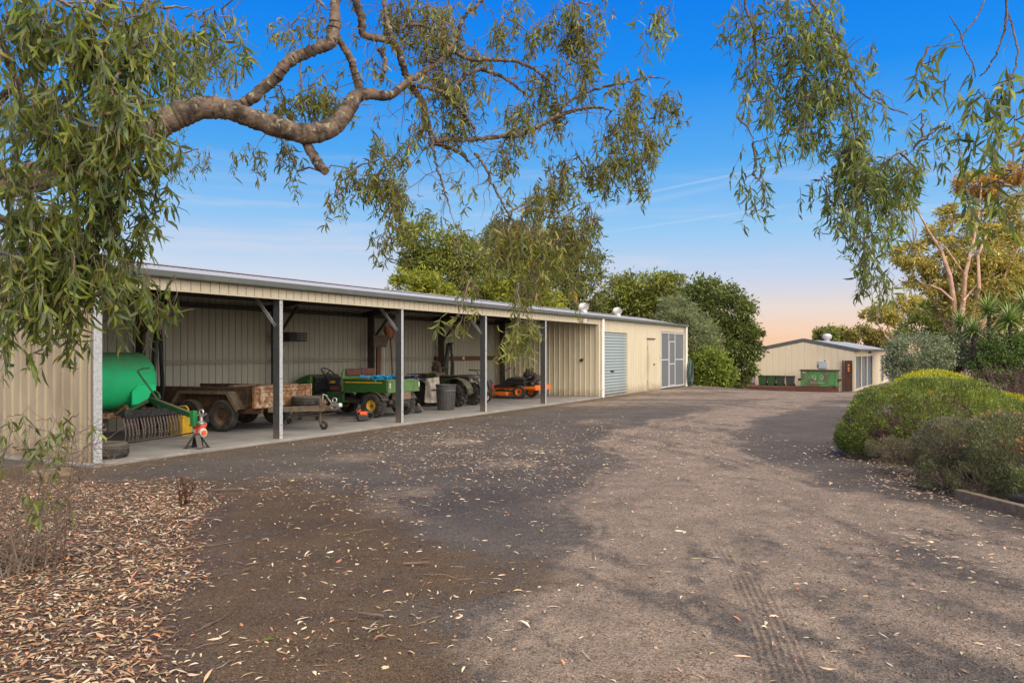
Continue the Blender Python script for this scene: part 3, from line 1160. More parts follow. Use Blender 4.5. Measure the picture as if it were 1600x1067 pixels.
for i, u in enumerate(PU + [19.55]):
    mb = MB()
    cee(mb, (u, 3.66, 0.0), (u, 3.66, 2.74), 0.2, 0.076, (0, 1, 0), (1, 0, 0))
    mb.build('back_column', M['dark_steel'], shed, smooth=False)
    if 0 < i < 5:
        mb = MB()
        mb.bar((u + .03, 3.68, 1.95), (u + .03, 3.05, 2.68), 0.05, 0.06)
        mb.build('knee_brace', M['dark_steel'], shed)
    mb = MB()
    for s0, s1 in ((0.02, SH_D / 2), (SH_D - .06, SH_D / 2)):
        z0, z1 = roof_z(s0) - 0.17, roof_z(s1) - 0.17
        mb.bar((u + .035, s0, z0), (u + .035, s1, z1), 0.07, 0.15)
    mb.build('rafter', M['dark_steel'], shed)
for z in (1.37, 2.63):
    mb = MB()
    for (za, zb) in ((z - .05, z - .032), (z - .012, z + .012), (z + .032, z + .05)):
        mb.bx(0.05, 15.2 if z < 2 else 19.5, 4.02 - (.03 if za < z - .02 or za > z + .02 else 0), 4.08, za, zb)
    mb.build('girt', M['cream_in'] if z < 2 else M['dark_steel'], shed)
for v in (0.5, 1.2, 1.9, 2.3, 3.0, 3.7):
    mb = MB()
    mb.bx(0.0, SH_L - .1, v - .03, v + .03, roof_z(v) - 0.085, roof_z(v) - 0.005)
    mb.build('purlin', M['dark_steel'], shed)
mb = MB()
mb.bx(15.35, 19.55, 3.97, 4.06, 1.29, 1.43)
rail = mb.build('timber_rail', M['timber_red'], shed, bevel=0.006)
mb = MB()
mb.bx(17.0, 17.12, 3.94, 3.97, 1.32, 1.41)
mb.build('power_outlet', M['pale_plastic'], rail, bevel=0.004)
mb = MB()
mb.bx(19.40, 19.50, 3.92, 3.97, 1.33, 1.41)
mb.build('power_outlet', M['pale_plastic'], rail, bevel=0.004)
mb = MB()
mb.cyl((19.67, 0.62, 1.29), (19.61, 0.62, 1.29), 0.055, n=12)
mb.cyl((19.62, 0.62, 1.29), (19.58, 0.57, 1.31), 0.022, n=8)
mb.bx(19.57, 19.60, 0.50, 0.58, 1.30, 1.33)
mb.build('wall_tap', M['dark_steel'], shed)
# flood lamp under the fascia
mb = MB()
mb.bx(18.05, 18.09, -0.12, -0.05, 2.60, 2.64)
mb.bx(17.97, 18.10, -0.20, -0.12, 2.56, 2.66)
mb.bx(18.16, 18.23, -0.15, -0.05, 2.58, 2.70)
mb.build('flood_lamp', M['pale_plastic'], shed, bevel=0.006)
# roller door
rd = MB()
prof = []
z = 0.02
while z < 2.28:
    prof += [(0.0, z), (-0.024, z + .024), (-0.024, z + .05), (0.0, z + .076), (0.0, z + .105)]
    z += 0.108
rdo = bpy.data.objects.new('roller_door', None)
link(rdo, shed)
zz = 0.02
for k in range(21):
    mb = MB()
    pp = [(0.0, 0.0), (-0.018, .018), (-0.026, .04), (-0.026, .055), (-0.018, .078), (0.0, .096), (0.0, .108)]
    vs, fs = [], []
    for a, b in pp:
        vs += [(U_R0, a + .05, b), (U_R1, a + .05, b)]
    for i in range(len(pp) - 1):
        fs.append((2 * i, 2 * i + 1, 2 * i + 3, 2 * i + 2))
    mb.add(vs, fs)
    if k == 0:
        me_s = mb.mesh('slat', M['roller'], True, 50)
    o = put(me_s, 'slat', (0, 0, zz), rdo)
    zz += 0.108
mb = MB()
mb.bx(21.0, 21.3, -0.008, 0.022, 0.84, 0.90)
mb.build('lock', M['black'], rdo, bevel=0.004)
mb = MB()
mb.bx(U_R1, U_R1 + .06, -0.02, 0.05, -0.03, 2.30)
mb.build('door_jamb', M['cream'], shed, bevel=0.003)
mb = MB()
mb.bx(U_R0 - .02, U_R1, -0.02, 0.2, -0.05, 0.01)
mb.build('door_sill', M['concrete'], shed)
# downpipes
mb = MB()
mb.cyl((OPEN_L + .17, -0.10, -0.03), (OPEN_L + .17, -0.10, 2.74), 0.062, n=16)
for z in (0.25, 2.30):
    mb.cyl((OPEN_L + .17, -0.10, z), (OPEN_L + .17, -0.10, z + .07), 0.070, n=16)
mb.build('downpipe', M['pvc'], shed)
mb = MB()
mb.cyl((SH_L - .1, -0.10, -0.03), (SH_L - .1, -0.10, 2.74), 0.055, n=14)
mb.build('downpipe', M['pvc'], shed)
# flush door in the front wall
mb = MB()
mb.bx(25.25, 26.10, -0.030, -0.016, 0.03, 2.04)
dr = mb.build('access_door', M['cream'], shed, bevel=0.004)
mb = MB()
mb.bx(25.92, 26.02, -0.06, -0.03, 1.03, 1.09)
mb.bar((25.98, -0.075, 1.06), (26.10, -0.075, 1.06), 0.02, 0.02)
mb.build('handle', M['dark_steel'], dr)
mb = MB()
for z in (0.35, 1.75):
    mb.bx(25.20, 25.25, -0.045, -0.02, z, z + .09)
mb.build('hinge', M['cream'], dr)
mb = MB()
mb.bx(25.1, 26.15, -0.05, -0.014, 2.10, 2.145)
mb.build('door_drip_strip', M['dark_steel'], shed)
mb = MB()
mb.bx(26.86, 26.98, -0.06, -0.012, 1.33, 1.47)
mb.build('meter_cap', M['pale_plastic'], shed, bevel=0.005)
# screened enclosure: frame, door and fine mesh
fr = MB()
ZS = 2.45
for u in (U_S0, 28.2, 29.18, U_S1):
    fr.bx(u - .03, u + .03, -0.02, 0.03, 0.0, ZS)
for z in (0.04, ZS - .03):
    for a, b in ((U_S0, 28.2), (29.18, U_S1), (28.2, 29.18)):
        fr.bx(a + .03, b - .03, -0.015, 0.025, z - .03, z + .03)
for a, b in ((U_S0, 28.2), (29.18, U_S1)):
    fr.bx(a + .03, b - .03, -0.015, 0.025, 1.21, 1.26)
scr = fr.build('screen_frame', M['white_metal'], shed)
dm = MB()
dm.bx(28.24, 28.30, -0.03, -0.022, 0.06, 2.06)
dm.bx(29.08, 29.14, -0.03, -0.022, 0.06, 2.06)
for z in (0.06, 1.02, 2.02):
    dm.bx(28.30, 29.08, -0.03, -0.022, z, z + .05)
scd = dm.build('screen_door', M['white_metal'], shed)
mb = MB()
mb.bx(28.30, 29.08, -0.024, -0.022, 0.1, 2.03)
mb.build('mesh', M['screen'], scd)
for a, b in ((U_S0, 28.2), (29.18, U_S1)):
    mb = MB()
    mb.bx(a + .03, b - .03, 0.003, 0.005, 0.07, ZS - .06)
    mb.build('screen_mesh', M['screen'], shed)
mb = MB()
mb.bx(28.23, 29.15, 0.003, 0.005, 2.1, ZS - .06)
mb.build('screen_mesh', M['screen'], shed)
# things dimly seen behind the screens: shelf boards on the back wall
mb = MB()
for z in (0.5, 1.0, 1.5, 2.0):
    mb.bx(27.2, 30.5, 1.6, 1.62, z - .1, z + .1)
mb.bx(27.2, 30.5, 1.62, 1.64, 0.0, 2.5)
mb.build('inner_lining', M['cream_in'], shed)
mb = MB()
mb.bx(19.72, 30.6, 0.1, 4.0, -0.03, 0.004)
mb.build('room_floor', M['concrete'], shed)


def turbine(u, v):
    z = roof_z(v) + .03
    K = .78
    r = bpy.data.objects.new('roof_ventilator', None)
    link(r, shed)
    r.location = (u, v, z)
    r.scale = (K, K, K)
    mb = MB()
    mb.lathe([(0.19, -0.06), (0.17, 0.12), (0.22, 0.13), (0.22, 0.15), (0.0, 0.15)], n=20)
    mb.build('throat', M['vent'], r)
    mb = MB()
    for k in range(22):
        a = 2 * math.pi * k / 22
        pts = []
        for j in range(7):
            t = j / 6
            rr = 0.10 + 0.17 * math.sin(math.pi * (0.22 + 0.66 * t)) ** 0.8
            pts.append((rr, 0.15 + 0.30 * t))
        vs, fs = [], []
        for rr, h in pts:
            vs += [(rr * math.cos(a), rr * math.sin(a), h), ((rr - .05) * math.cos(a + .24), (rr - .05) * math.sin(a + .24), h)]
        for j in range(6):
            fs.append((2 * j, 2 * j + 1, 2 * j + 3, 2 * j + 2))
        mb.add(vs, fs)
    mb.lathe([(0.15, 0.13), (0.17, 0.30), (0.12, 0.44)], n=16)
    mb.lathe([(0.15, 0.435), (0.12, 0.47), (0.0, 0.485)], n=20)
    mb.build('turbine_head', M['vent'], r)


turbine(23.1, SH_D / 2 - .1)
turbine(27.0, SH_D / 2 - .1)

# ------------------------------------------------------------------ far shed
fs_ = thing('far_shed', 'smaller cream shed with a low gable end, behind the green skip', 'shed', O2 + Vector((0, 0, -0.92)), A2)
FW, FL, FE, FR_ = 6.1, 19.6, 2.62, 3.22


def far_z(v):
    return FE + (FR_ - FE) * (1 - abs(v - FW / 2) / (FW / 2))


k = 0
while k * 0.8 < FW - .05:
    v0 = k * 0.8
    wd = min(0.8, FW - v0)
    prof = [(s_, d_) for s_, d_ in rib_profile(0.8, pitch=0.4, dep=0.02, top=0.03, side=0.015) if s_ <= wd + 1e-6]
    if prof[-1][0] < wd - 1e-4:
        prof.append((wd, 0.0))
    sheet(prof, lambda s_, d_, z: (d_, v0 + s_, z), -0.15, lambda s_: far_z(v0 + s_) - .02).build('gable_panel', M['cream_far'], fs_, smooth=False)
    k += 1
mb = MB()
mb.bx(0.0, 0.25, -0.012, 0.02, -0.15, FE - .02)
mb.bx(9.3, 14.4, -0.012, 0.02, -0.15, FE - .02)
mb.bx(16.6, FL, -0.012, 0.02, -0.15, FE - .02)
mb.bx(0.25, 9.3, -0.012, 0.02, 2.28, FE - .02)
mb.bx(14.4, 16.6, -0.012, 0.02, 2.28, FE - .02)
mb.bx(0.25, 9.3, -0.012, 0.02, -0.15, 0.10)
mb.bx(14.4, 16.6, -0.012, 0.02, -0.15, 0.10)
mb.build('side_wall', M['cream_far'], fs_)
mb = MB()
mb.bx(0, FL, FW - .01, FW, -0.15, FE - .02)
mb.bx(FL - .02, FL, 0.02, FW - .02, -0.15, FE - .05)
mb.build('back_wall', M['cream_far'], fs_)
for a, b in ((0.3, 2.95), (3.2, 6.0), (6.25, 9.2), (14.45, 16.55)):
    mb = MB()
    for q in (a, b):
        mb.bx(q - .07, q + .07, -0.04, -0.012, 0.10, 2.28)
    for z in (0.13, 2.25):
        mb.bx(a + .07, b - .07, -0.04, -0.012, z - .05, z + .05)
    wn = mb.build('window', M['cream_far'], fs_)
    mb = MB()
    mb.bx(a + .07, b - .07, 0.05, 0.06, 0.16, 2.22)
    mb.build('pane', M['louvre'], wn)
    mb = MB()
    z = 0.2
    while z < 2.2:
        mb.box(((a + b) / 2, 0.02, z), (b - a - .16, 0.05, 0.008), Matrix.Rotation(0.7, 3, 'X'))
        z += 0.085
    o = mb.build('louvre_blades', M['louvre'], wn)
    o['kind'] = 'stuff'
prF = [(i / 12 * 0.98, 0.018 * math.sin(i / 12 * math.pi * 6)) for i in range(13)]
for sg in (1, -1):
    vs, fs = [], []
    for s_, d_ in prF:
        vs += [(s_, -sg * (FW / 2 + .22), -(FR_ - FE) * (FW / 2 + .22) / (FW / 2) + d_), (s_, 0, d_)]
    mb = MB()
    mb.add(vs, [(2 * i, 2 * i + 2, 2 * i + 3, 2 * i + 1) for i in range(12)])
    me = mb.mesh('roof_sheet', M['roof'], True, 70)
    for k in range(20):
        put(me, 'roof_sheet', (k * 0.98 + .1, FW / 2, FR_ + .05), fs_)
mb = MB()
for sg in (1, -1):
    mb.bar((0.04, FW / 2 + sg * (FW / 2 + .24), FE - .06), (0.04, FW / 2 + sg * 0.0, FR_ + .02), 0.10, 0.24)
mb.build('barge_board', M['gutter'], fs_)
mb = MB()
mb.bx(-0.02, FL + .05, -0.34, -0.2, FE - .06, FE + .05)
mb.build('gutter', M['gutter'], fs_)
mb = MB()
mb.cyl((19.3, -0.06, -.1), (19.3, -0.06, FE - .05), 0.05, n=10)
mb.build('downpipe', M['pvc'], fs_)
mb = MB()
mb.lathe([(0.2, 0), (0.2, 0.2), (0.30, 0.22), (0.34, 0.42), (0.24, 0.56), (0, 0.6)], c=(8.5, FW / 2 - .1, FR_ - .0), n=18)
mb.build('roof_ventilator', M['vent'], fs_)
mb = MB()
mb.bx(-0.16, 0.0, 1.60, 2.10, 1.45, 1.9)
mbx = mb.build('meter_box', M['meter'], fs_, bevel=0.01)
mb = MB()
mb.cyl((-0.10, 1.72, 1.9), (-0.10, 1.72, 1.97), 0.05, n=8)
mb.bx(-0.05, 0.0, 2.10, 2.18, 1.54, 1.68)
mb.build('fitting', M['black'], mbx)
mb = MB()
mb.bx(6.0, 6.2, -0.30, -0.1, FE - .22, FE - .10)
mb.build('flood_lamp', M['black'], fs_)

gt = thing('brown_gate', 'dark brown gate standing at the front corner of the far shed', 'gate', W2(-0.25, 0.05, -0.92), A2)
mb = MB()
mb.bx(-0.05, 0.05, 0.54, 0.63, 0.0, 1.97)
mb.build('gate_post', M['timber_red'], gt)
for k in range(3):
    mb = MB()
    mb.bx(-0.02, 0.02, 0.03 + k * .16, 0.03 + k * .16 + .152, 0.06, 1.95)
    mb.build('board', M['brown_gate'], gt)
for (z0, z1) in ((1.62, 1.72), (1.42, 1.54), (1.28, 1.38)):
    mb = MB()
    mb.bx(-0.026, -0.02, 0.20, 0.30, z0, z1)
    mb.build('sticker', M['orange_print'], gt)

# skip bin
SKV, SKW = 0.70, 2.10
sk = thing('skip_bin', 'large rusty green steel skip bin standing before the far shed', 'skip bin', W2(-1.75, SKV, -0.59), A2)
mb = MB()
mb.prism([(-0.52, 0.06), (-0.52, 1.0), (0.52, 1.0), (0.52, 0.06)], 'xz', 0.0, SKW)
mb.build('body', M['skip'], sk, bevel=0.01)
for k in range(5):
    mb = MB()
    y = 0.06 + k * (SKW - .12) / 4
    mb.bx(-0.56, -0.522, y - .03, y + .03, 0.06, 0.98)
    if k in (0, 4):
        mb.build('rib', M['skip'], sk)
mb = MB()
mb.bx(-0.58, 0.58, -0.06, SKW + .06, 1.0, 1.07)
mb.build('lid_rim', M['dark_steel'], sk, bevel=0.01)
for y in (-0.1, SKW + .1):
    mb = MB()
    mb.bx(-0.3, 0.3, y - .09, y + .09, 0.38, 0.52)
    mb.build('lifting_pocket', M['dark_steel'], sk, bevel=0.01)
mb = MB()
mb.bx(-0.53, 0.5, 0.0, SKW, 0.0, 0.055)
mb.build('base_skid', M['rust_dark'], sk)


def emboss(parent, m_, name, strokes, x, w=0.03):
    mb = MB()
    for (a, b) in strokes:
        mb.bar((x, a[0], a[1]), (x, b[0], b[1]), 0.006, w, up=(0, 0.31, 0.95))
    return mb.build(name, m_, parent)


def recycle(cy, cz, r):
    st = []
    for k in range(3):
        a = math.pi / 2 + k * 2 * math.pi / 3
        b = a + 1.45
        p, q = (cy + r * math.cos(a), cz + r * math.sin(a)), (cy + r * math.cos(b), cz + r * math.sin(b))
        st += [(p, q), (q, (q[0] + .09 * math.cos(b + 2.6), q[1] + .09 * math.sin(b + 2.6)))]
    return st


emboss(sk, M['white_print'], 'printed_mark', recycle(1.30, 0.62, 0.13) + recycle(0.88, 0.62, 0.13) + recycle(1.30, 0.46, .09)[:2], -0.527, 0.04)
emboss(sk, M['white_print'], 'printed_line', [((1.50 - i * .085, 0.27), (1.45 - i * .085, 0.27 + (.02 if i % 3 else .05))) for i in range(10)], -0.527, 0.05)
mb = MB()
mb.bx(-0.530, -0.522, 1.90, 1.98, 0.86, 0.95)
mb.bx(-0.530, -0.522, 1.78, 1.86, 0.86, 0.95)
mb.build('white_sticker', M['white_print'], sk)

# wheelie bins
WB = [(5.32, 'bin_green', 'green wheelie bin at the end of the row nearest the bushy tree'),
      (4.77, 'bin_green', 'second green wheelie bin from the bushy tree, beside the dark green one'),
      (4.22, 'bin_dark', 'very dark green wheelie bin between a green one and the charcoal one'),
      (3.62, 'bin_grey', 'charcoal wheelie bin standing closest to the skip')]
for v, m_, lab in WB:
    b_ = thing('wheelie_bin', lab, 'bin', W2(-1.2, v, -0.59), A2 + random.uniform(-.05, .05), 'wheelie bins in a row by the far shed')
    mb = MB()
    z0, z1 = 0.02, 0.60
    vs = [(-.2, -.19, z0), (.2, -.19, z0), (.2, .19, z0), (-.2, .19, z0), (-.26, -.245, z1), (.26, -.245, z1), (.26, .245, z1), (-.26, .245, z1)]
    mb.add(vs, [(3, 2, 1, 0), (4, 5, 6, 7), (0, 1, 5, 4), (1, 2, 6, 5), (2, 3, 7, 6), (3, 0, 4, 7)])
    mb.build('body', M[m_], b_, bevel=0.02)
    mb = MB()
    mb.bx(-.29, .29, -.27, .27, 0.605, 0.66)
    mb.bx(.22, .33, -.2, .2, 0.56, 0.62)
    mb.build('lid', M[m_], b_, bevel=0.018)
    for y in (-.22, .22):
        mb = MB()
        mb.cyl((.2, y - .03, .09), (.2, y + .03, .09), .09, n=12)
        mb.build('wheel', M['black'], b_)

# ------------------------------------------------------------------ things in the open bays
def wheel(parent, loc, R_, w, rim_r, rim_mat, lugs=0, name='wheel', side=-1, tyre=None, lug_h=0.018, dish=0.3):
    """wheel turning about the local x axis; tyre mesh with rim and hub below it"""
    mb = MB()
    h = w / 2
    t = R_ - rim_r
    prof = [(rim_r, -h * .82), (rim_r + t * .35, -h), (rim_r + t * .70, -h * .96), (R_ - lug_h, -h * .72), (R_ - lug_h * .5, 0), (R_ - lug_h, h * .72),
            (rim_r + t * .70, h * .96), (rim_r + t * .35, h), (rim_r, h * .82), (rim_r - .01, 0)]
    mb.lathe(prof, axis='x', n=36, closed=True)
    if lugs:
        for k in range(lugs):
            for s in (-1, 1):
                a = 2 * math.pi * (k + (0.5 if s > 0 else 0)) / lugs
                m = Matrix.Rotation(a, 3, 'X') @ Matrix.Rotation(s * 0.5, 3, 'Z')
                c = Matrix.Rotation(a, 3, 'X') @ Vector((s * h * .42, 0, R_ - lug_h * .9))
                mb.box(c, (h * .95, 2 * math.pi * R_ / lugs * .42, lug_h * 2.2), m)
                c2 = Matrix.Rotation(a, 3, 'X') @ Vector((s * h * .90, 0, R_ - lug_h * 2.6))
                mb.box(c2, (h * .16, 2 * math.pi * R_ / lugs * .42, lug_h * 3.4), Matrix.Rotation(a, 3, 'X'))
    o = mb.build(name, tyre or M['rubber'], parent, loc)
    mb = MB()
    d = w * dish * side
    f = side * h * .80
    mb.lathe([(rim_r, -f), (rim_r, f), (rim_r * .93, f + side * .006), (rim_r * .86, f - side * .02), (rim_r * .55, f - d), (rim_r * .30, f - d * .8), (0.0, f - d * .8)], axis='x', n=28)
    r = mb.build('rim', rim_mat, o)
    mb = MB()
    mb.lathe([(rim_r * .20, f - d * .8), (rim_r * .18, f - d * .2), (0, f - d * .1)], axis='x', n=14)
    for k in range(5):
        a = 2 * math.pi * k / 5
        c = Vector((f - d * .75, rim_r * .36 * math.cos(a), rim_r * .36 * math.sin(a)))
        mb.cyl(c, c + Vector((side * .02, 0, 0)), .010, n=6)
    mb.build('hub', M['dark_steel'] if rim_mat is not M['dark_steel'] else M['galv'], o)
    return o


def local(u, v, d=0.0):
    return dict(loc=W(u, v), rz=A_SHED + d)


# --- green tank trailer
tk = thing('tank_trailer', 'bright green water tank on a rusty trailer frame behind the rake', 'tank trailer', **local(1.60, 2.92))
mb = MB()
TR, TZ = 0.53, 1.05
prof = []
for i in range(9):
    a = math.pi / 2 * i / 8
    prof.append((TR * math.sin(a) * .999 + .0001, -1.42 - 0.16 * math.cos(a)))
for i in range(9):
    a = math.pi / 2 * (1 - i / 8)
    prof.append((TR * math.sin(a) + .0001, 1.42 + 0.16 * math.cos(a)))
mb.lathe(prof, c=(0, 0, TZ), axis='x', n=48)
tank = mb.build('tank', M['tank'], tk)
mb = MB()
for x in (-1.40, -0.05, 1.40):
    mb.lathe([(TR + .001, -.006), (TR + .006, -.004), (TR + .006, .004), (TR + .001, .006)], c=(x, 0, TZ), axis='x', n=48)
mb.bx(-1.4, 1.4, -TR - .006, -TR + .01, TZ - .004, TZ + .004)
mb.build('weld_seam', M['tank'], tank)
mb = MB()
mb.lathe([(0.2, 0), (0.2, .06), (.23, .065), (.23, .09), (0, .1)], c=(-0.3, 0, TZ + TR - .03), n=24)
mb.build('filler_cap', M['tank'], tank)
mb = MB()
mb.bx(-1.2, 0.05, -0.60, -0.36, 0.54, 0.76)
mb.build('tool_box', M['tank_fresh'], tk, bevel=0.01)
mb = MB()
mb.prism([(0.90, 0.62), (1.42, 0.66), (1.42, 0.98), (1.02, 0.98), (0.90, 0.86)], 'xz', -0.555, -0.515)
mb.build('patch_plate', M['tank_fresh'], tk, bevel=0.006)
mb = MB()
for y in (-.45, .45):
    mb.bx(-1.7, 1.9, y - .04, y + .04, 0.40, 0.50)
for x in (-1.6, -.5, .6, 1.6):
    mb.bx(x - .04, x + .04, -.41, .41, 0.41, 0.49)
for x in (-.9, .9):
    mb.prism([(-.45, .50), (.45, .50), (.40, .62), (-.40, .62)], 'yz', x - .03, x + .03)
mb.bar((1.9, -.45, .45), (2.1, 0, .43), .07, .09)
mb.bar((1.9, .45, .45), (2.1, 0, .43), .07, .09)
mb.build('frame', M['rust'], tk, bevel=0.006)
mb = MB()
for x in (-.55, .45):
    mb.bar((x, -.45, .40), (x * .4, -.45, .16), .05, .06)
    mb.bar((x, .45, .40), (x * .4, .45, .16), .05, .06)
mb.bar((0.0, -.60, .22), (0.0, .60, .22), .05, .05)
mb.build('axle', M['rust_dark'], tk)
for y, sd in ((-.62, -1), (.62, 1)):
    w_ = wheel(tk, (0.02, y, .24), .24, .17, .12, M['pale_plastic'], side=sd)
    w_.rotation_euler = (0, 0, math.pi / 2)
# --- hoses hung on the back columns
def hose(u, v, z_top, z_bot, wid, label, n, m_, rad=0.018, seed=1, cat='hose', spread=.05):
    r_ = random.Random(seed)
    t = thing('hose_coil', label, cat, W(u, v), A_SHED)
    mb = MB()
    for k in range(n):
        pts = []
        zt, zb = z_top + r_.uniform(-.03, .03), z_bot + r_.uniform(-.12, .12)
        wd = wid * r_.uniform(.75, 1.1)
        ox, oy = r_.uniform(-spread, spread), r_.uniform(-spread, spread)
        for j in range(24):
            a = 2 * math.pi * j / 24
            sx = math.sin(a)
            fz = math.cos(a)
            pts.append((ox + wd / 2 * sx * (1.0 - .22 * fz), oy + .03 * math.sin(2 * a + k), (zt + zb) / 2 + (zt - zb) / 2 * fz))
        mb.tube(pts, rad, n=7, closed=True)
    mb.build('loops', m_, t)
    mb = MB()
    mb.bar((0, .14, z_top - .02), (0, -.10, z_top - .02), .03, .03)
    mb.bar((0, -.10, z_top - .03), (0, -.10, z_top + .05), .03, .03)
    mb.build('hook', M['dark_steel'], t)
    return t


hose(4.02, 3.52, 2.0, 0.45, 0.22, 'black hoses hanging in long loops behind the green tank', 7, M['hose_black'], .02, 3)
hose(15.42, 3.50, 1.85, 0.55, 0.40, 'black hose loops hanging on the column behind the quad bike', 7, M['hose_black'], .022, 5)
hose(30.9, -0.24, 1.18, 0.08, 0.60, 'dark green hose looped on the downpipe at the far corner of the shed', 7, M['hose_green'], .026, 8)

# --- landscape rake
M['tine'] = mat('worn_steel_tine', (0.20, 0.165, 0.145), (0.11, 0.07, 0.055), 0.5, 0.3, scale=20)
rk = thing('tractor_rake', 'black tined landscape rake with a dark green tow beam and crank lever', 'rake', **local(2.62, 1.86))
mb = MB()
RA = Vector((-.82, -.14, .52))
RB = Vector((.70, .12, .50))
mb.bar(RA, RB, .10, .13)
mb.bar(RA + Vector((.0, .2, 0)), RB + Vector((0, .2, 0)), .06, .06)
bar = mb.build('rake_bar', mat('black_paint', (0.022, 0.022, 0.023), (0.05, 0.05, 0.05), 0.5, scale=12), rk, bevel=0.008)
mt_ = MB()
pts = [(0, 0.0, 0.0), (0, -.02, -.16), (0, -.015, -.32), (0, .045, -.45)]
for a, b in zip(pts[:-1], pts[1:]):
    mt_.bar(a, b, .030, .012, up=(0, 1, 0.2))
me_t = mt_.mesh('tine', M['tine'], False)
for k in range(20):
    t = k / 19
    p = RA.lerp(RB, t)
    o = put(me_t, 'tine', p + Vector((0, .0, -.06)), rk)
    o.rotation_euler = (random.uniform(-.05, .05), random.uniform(-.04, .04) - .16, .15)
mb = MB()
for k in range(20):
    p = RA.lerp(RB, k / 19)
    mb.cyl(p + Vector((0, -.05, 0)), p + Vector((0, -.065, 0)), .013, n=6)
mb.build('bolt', M['dark_steel'], bar)
HT = Vector((-.62, -1.62, .52))
PV = Vector((-.35, -.25, .76))
mb = MB()
mb.bar(PV, HT + Vector((-.02, .03, .03)), .075, .085)
mb.bar(PV, (-.62, .0, .55), .06, .06)
mb.bar(PV, (.10, .05, .55), .06, .06)
mb.bar(PV + Vector((0, .0, .0)), (-.30, .28, .50), .05, .05)
mb.build('tow_beam', M['green_dark'], rk, bevel=0.005)
mb = MB()
mb.bar(PV + (HT - PV) * .22 + Vector((0, 0, .02)), (-.66, -.30, 1.26), .030, .030)
mb.bar((-.66, -.30, 1.26), (-.60, -.36, 1.30), .026, .026)
mb.bar((-.60, -.36, 1.30), (-.47, -.38, 1.31), .030, .030)
mb.build('crank_lever', M['green_dark'], rk)
mb = MB()
mb.tube([PV + Vector((0, -.12, .02)) + Vector((.0, .12 * math.cos(a), .12 * math.sin(a))) for a in [math.pi * j / 10 for j in range(11)]], .018, 8)
mb.lathe([(0.10, -.025), (.11, -.02), (.11, .02), (.10, .025)], c=PV + Vector((.06, -.05, .03)), axis='x', n=20)
mb.build('angle_quadrant', M['green_dark'], rk)
mb = MB()
mb.bar(HT + Vector((0, 0, -.13)), HT + Vector((0, 0, .10)), .085, .085)
mb.bx(HT.x - .06, HT.x + .06, HT.y - .07, HT.y + .05, HT.z - .155, HT.z - .131)
mb.build('hitch_post', mat('bright_green_paint', (0.02, 0.20, 0.06), (0.02, 0.13, 0.04), 0.4, scale=9), rk, bevel=0.004)
mb = MB()
c = HT + Vector((.03, -.14, 0))
mb.lathe([(.055, -.115), (.075, -.11), (.075, -.09), (.03, -.06), (.028, .0), (.04, .02), (.0, .04)], c=c, n=16)
mb.tube([c + Vector((0, .045 * math.cos(a), .075 + .045 * math.sin(a))) for a in [2 * math.pi * j / 14 for j in range(14)]], .014, 8, closed=True)
mb.bar(c + Vector((0, -.02, .0)), c + Vector((.02, -.10, .06)), .025, .02)
mb.bar(c + Vector((0, .12, -.12)), c + Vector((0, -.06, -.12)), .10, .02)
mb.build('tow_coupling', M['chrome'], rk)

# --- axle stand under the rake coupling
st = thing('axle_stand', 'black steel axle stand with a red top under the rake coupling', 'axle stand', **local(2.03, 0.20, .3))
mb = MB()
for x, y in ((-.13, -.13), (.13, -.13), (.13, .13), (-.13, .13)):
    mb.bar((x, y, .012), (x * .22, y * .22, .22), .085, .014)
    mb.bx(x - .03, x + .03, y - .03, y + .03, 0, .012)
mb.bar((-.12, -.12, .03), (.12, -.12, .03), .03, .008)
mb.bar((-.12, .12, .03), (.12, .12, .03), .03, .008)
mb.bx(-.035, .035, -.035, .035, .15, .24)
mb.build('base', M['black'], st, bevel=0.003)
mb = MB()
mb.cyl((0, 0, .22), (0, 0, .36), .022, n=10)
mb.bx(-.03, .03, -.05, .05, .345, .37)
mb.build('ratchet_post', M['red'], st, bevel=0.004)

# --- orange brush cutter engine lying by the stand
bc = thing('brush_cutter', 'orange and white brush cutter engine beside the red axle stand', 'brush cutter', **local(2.20, 0.34, -.2))
mb = MB()
mb.bx(-.08, .10, -.07, .09, .30, .385)
mb.bx(.06, .14, -.03, .05, .33, .40)
mb.build('engine_cover', M['orange_red'], bc, bevel=0.02)
mb = MB()
mb.lathe([(.0, -.09), (.075, -.085), (.08, -.03), (.06, .0), (.06, .06), (0, .065)], c=(.03, -.01, .235), axis='y', n=18)
mb.bx(-.09, .10, -.04, .07, .18, .30)
mb.build('engine_body', M['pale_plastic'], bc, bevel=0.015)
mb = MB()
mb.lathe([(.0, -.012), (.042, -.010), (.045, 0), (.03, .008)], c=(.03, -.105, .235), axis='y', n=16)
mb.build('starter_cover', M['orange_red'], bc)
mb = MB()
mb.cyl((-.08, .02, .24), (-1.05, .85, .06), .014, n=8)
mb.bx(-.05, .06, -.03, .06, .0, .18)
mb.build('shaft', M['black'], bc)

# --- old tyre lying at the corner post
ty = MB()
RT, WT = 0.33, 0.225
ty.lathe([(.19, -.085), (.24, -WT / 2), (.295, -WT / 2 * .96), (.322, -.075), (RT, 0), (.322, .075), (.295, WT / 2 * .96), (.24, WT / 2), (.19, .085), (.185, .07), (.225, .085), (.27, .07), (.30, 0), (.27, -.07), (.225, -.085), (.185, -.07)], axis='z', n=44, closed=True)
for s in (-.05, -.017, .017, .05):
    ty.lathe([(RT - .006, s - .012), (RT + .003, s - .010), (RT + .003, s + .010), (RT - .006, s + .012)], n=44)
o = ty.build('tyre', M['rubber'], None, W(0.52, 0.46, WT / 2 + .002))
tag(o, 'old black tyre lying flat on the slab at the galvanised corner post', 'tyre')

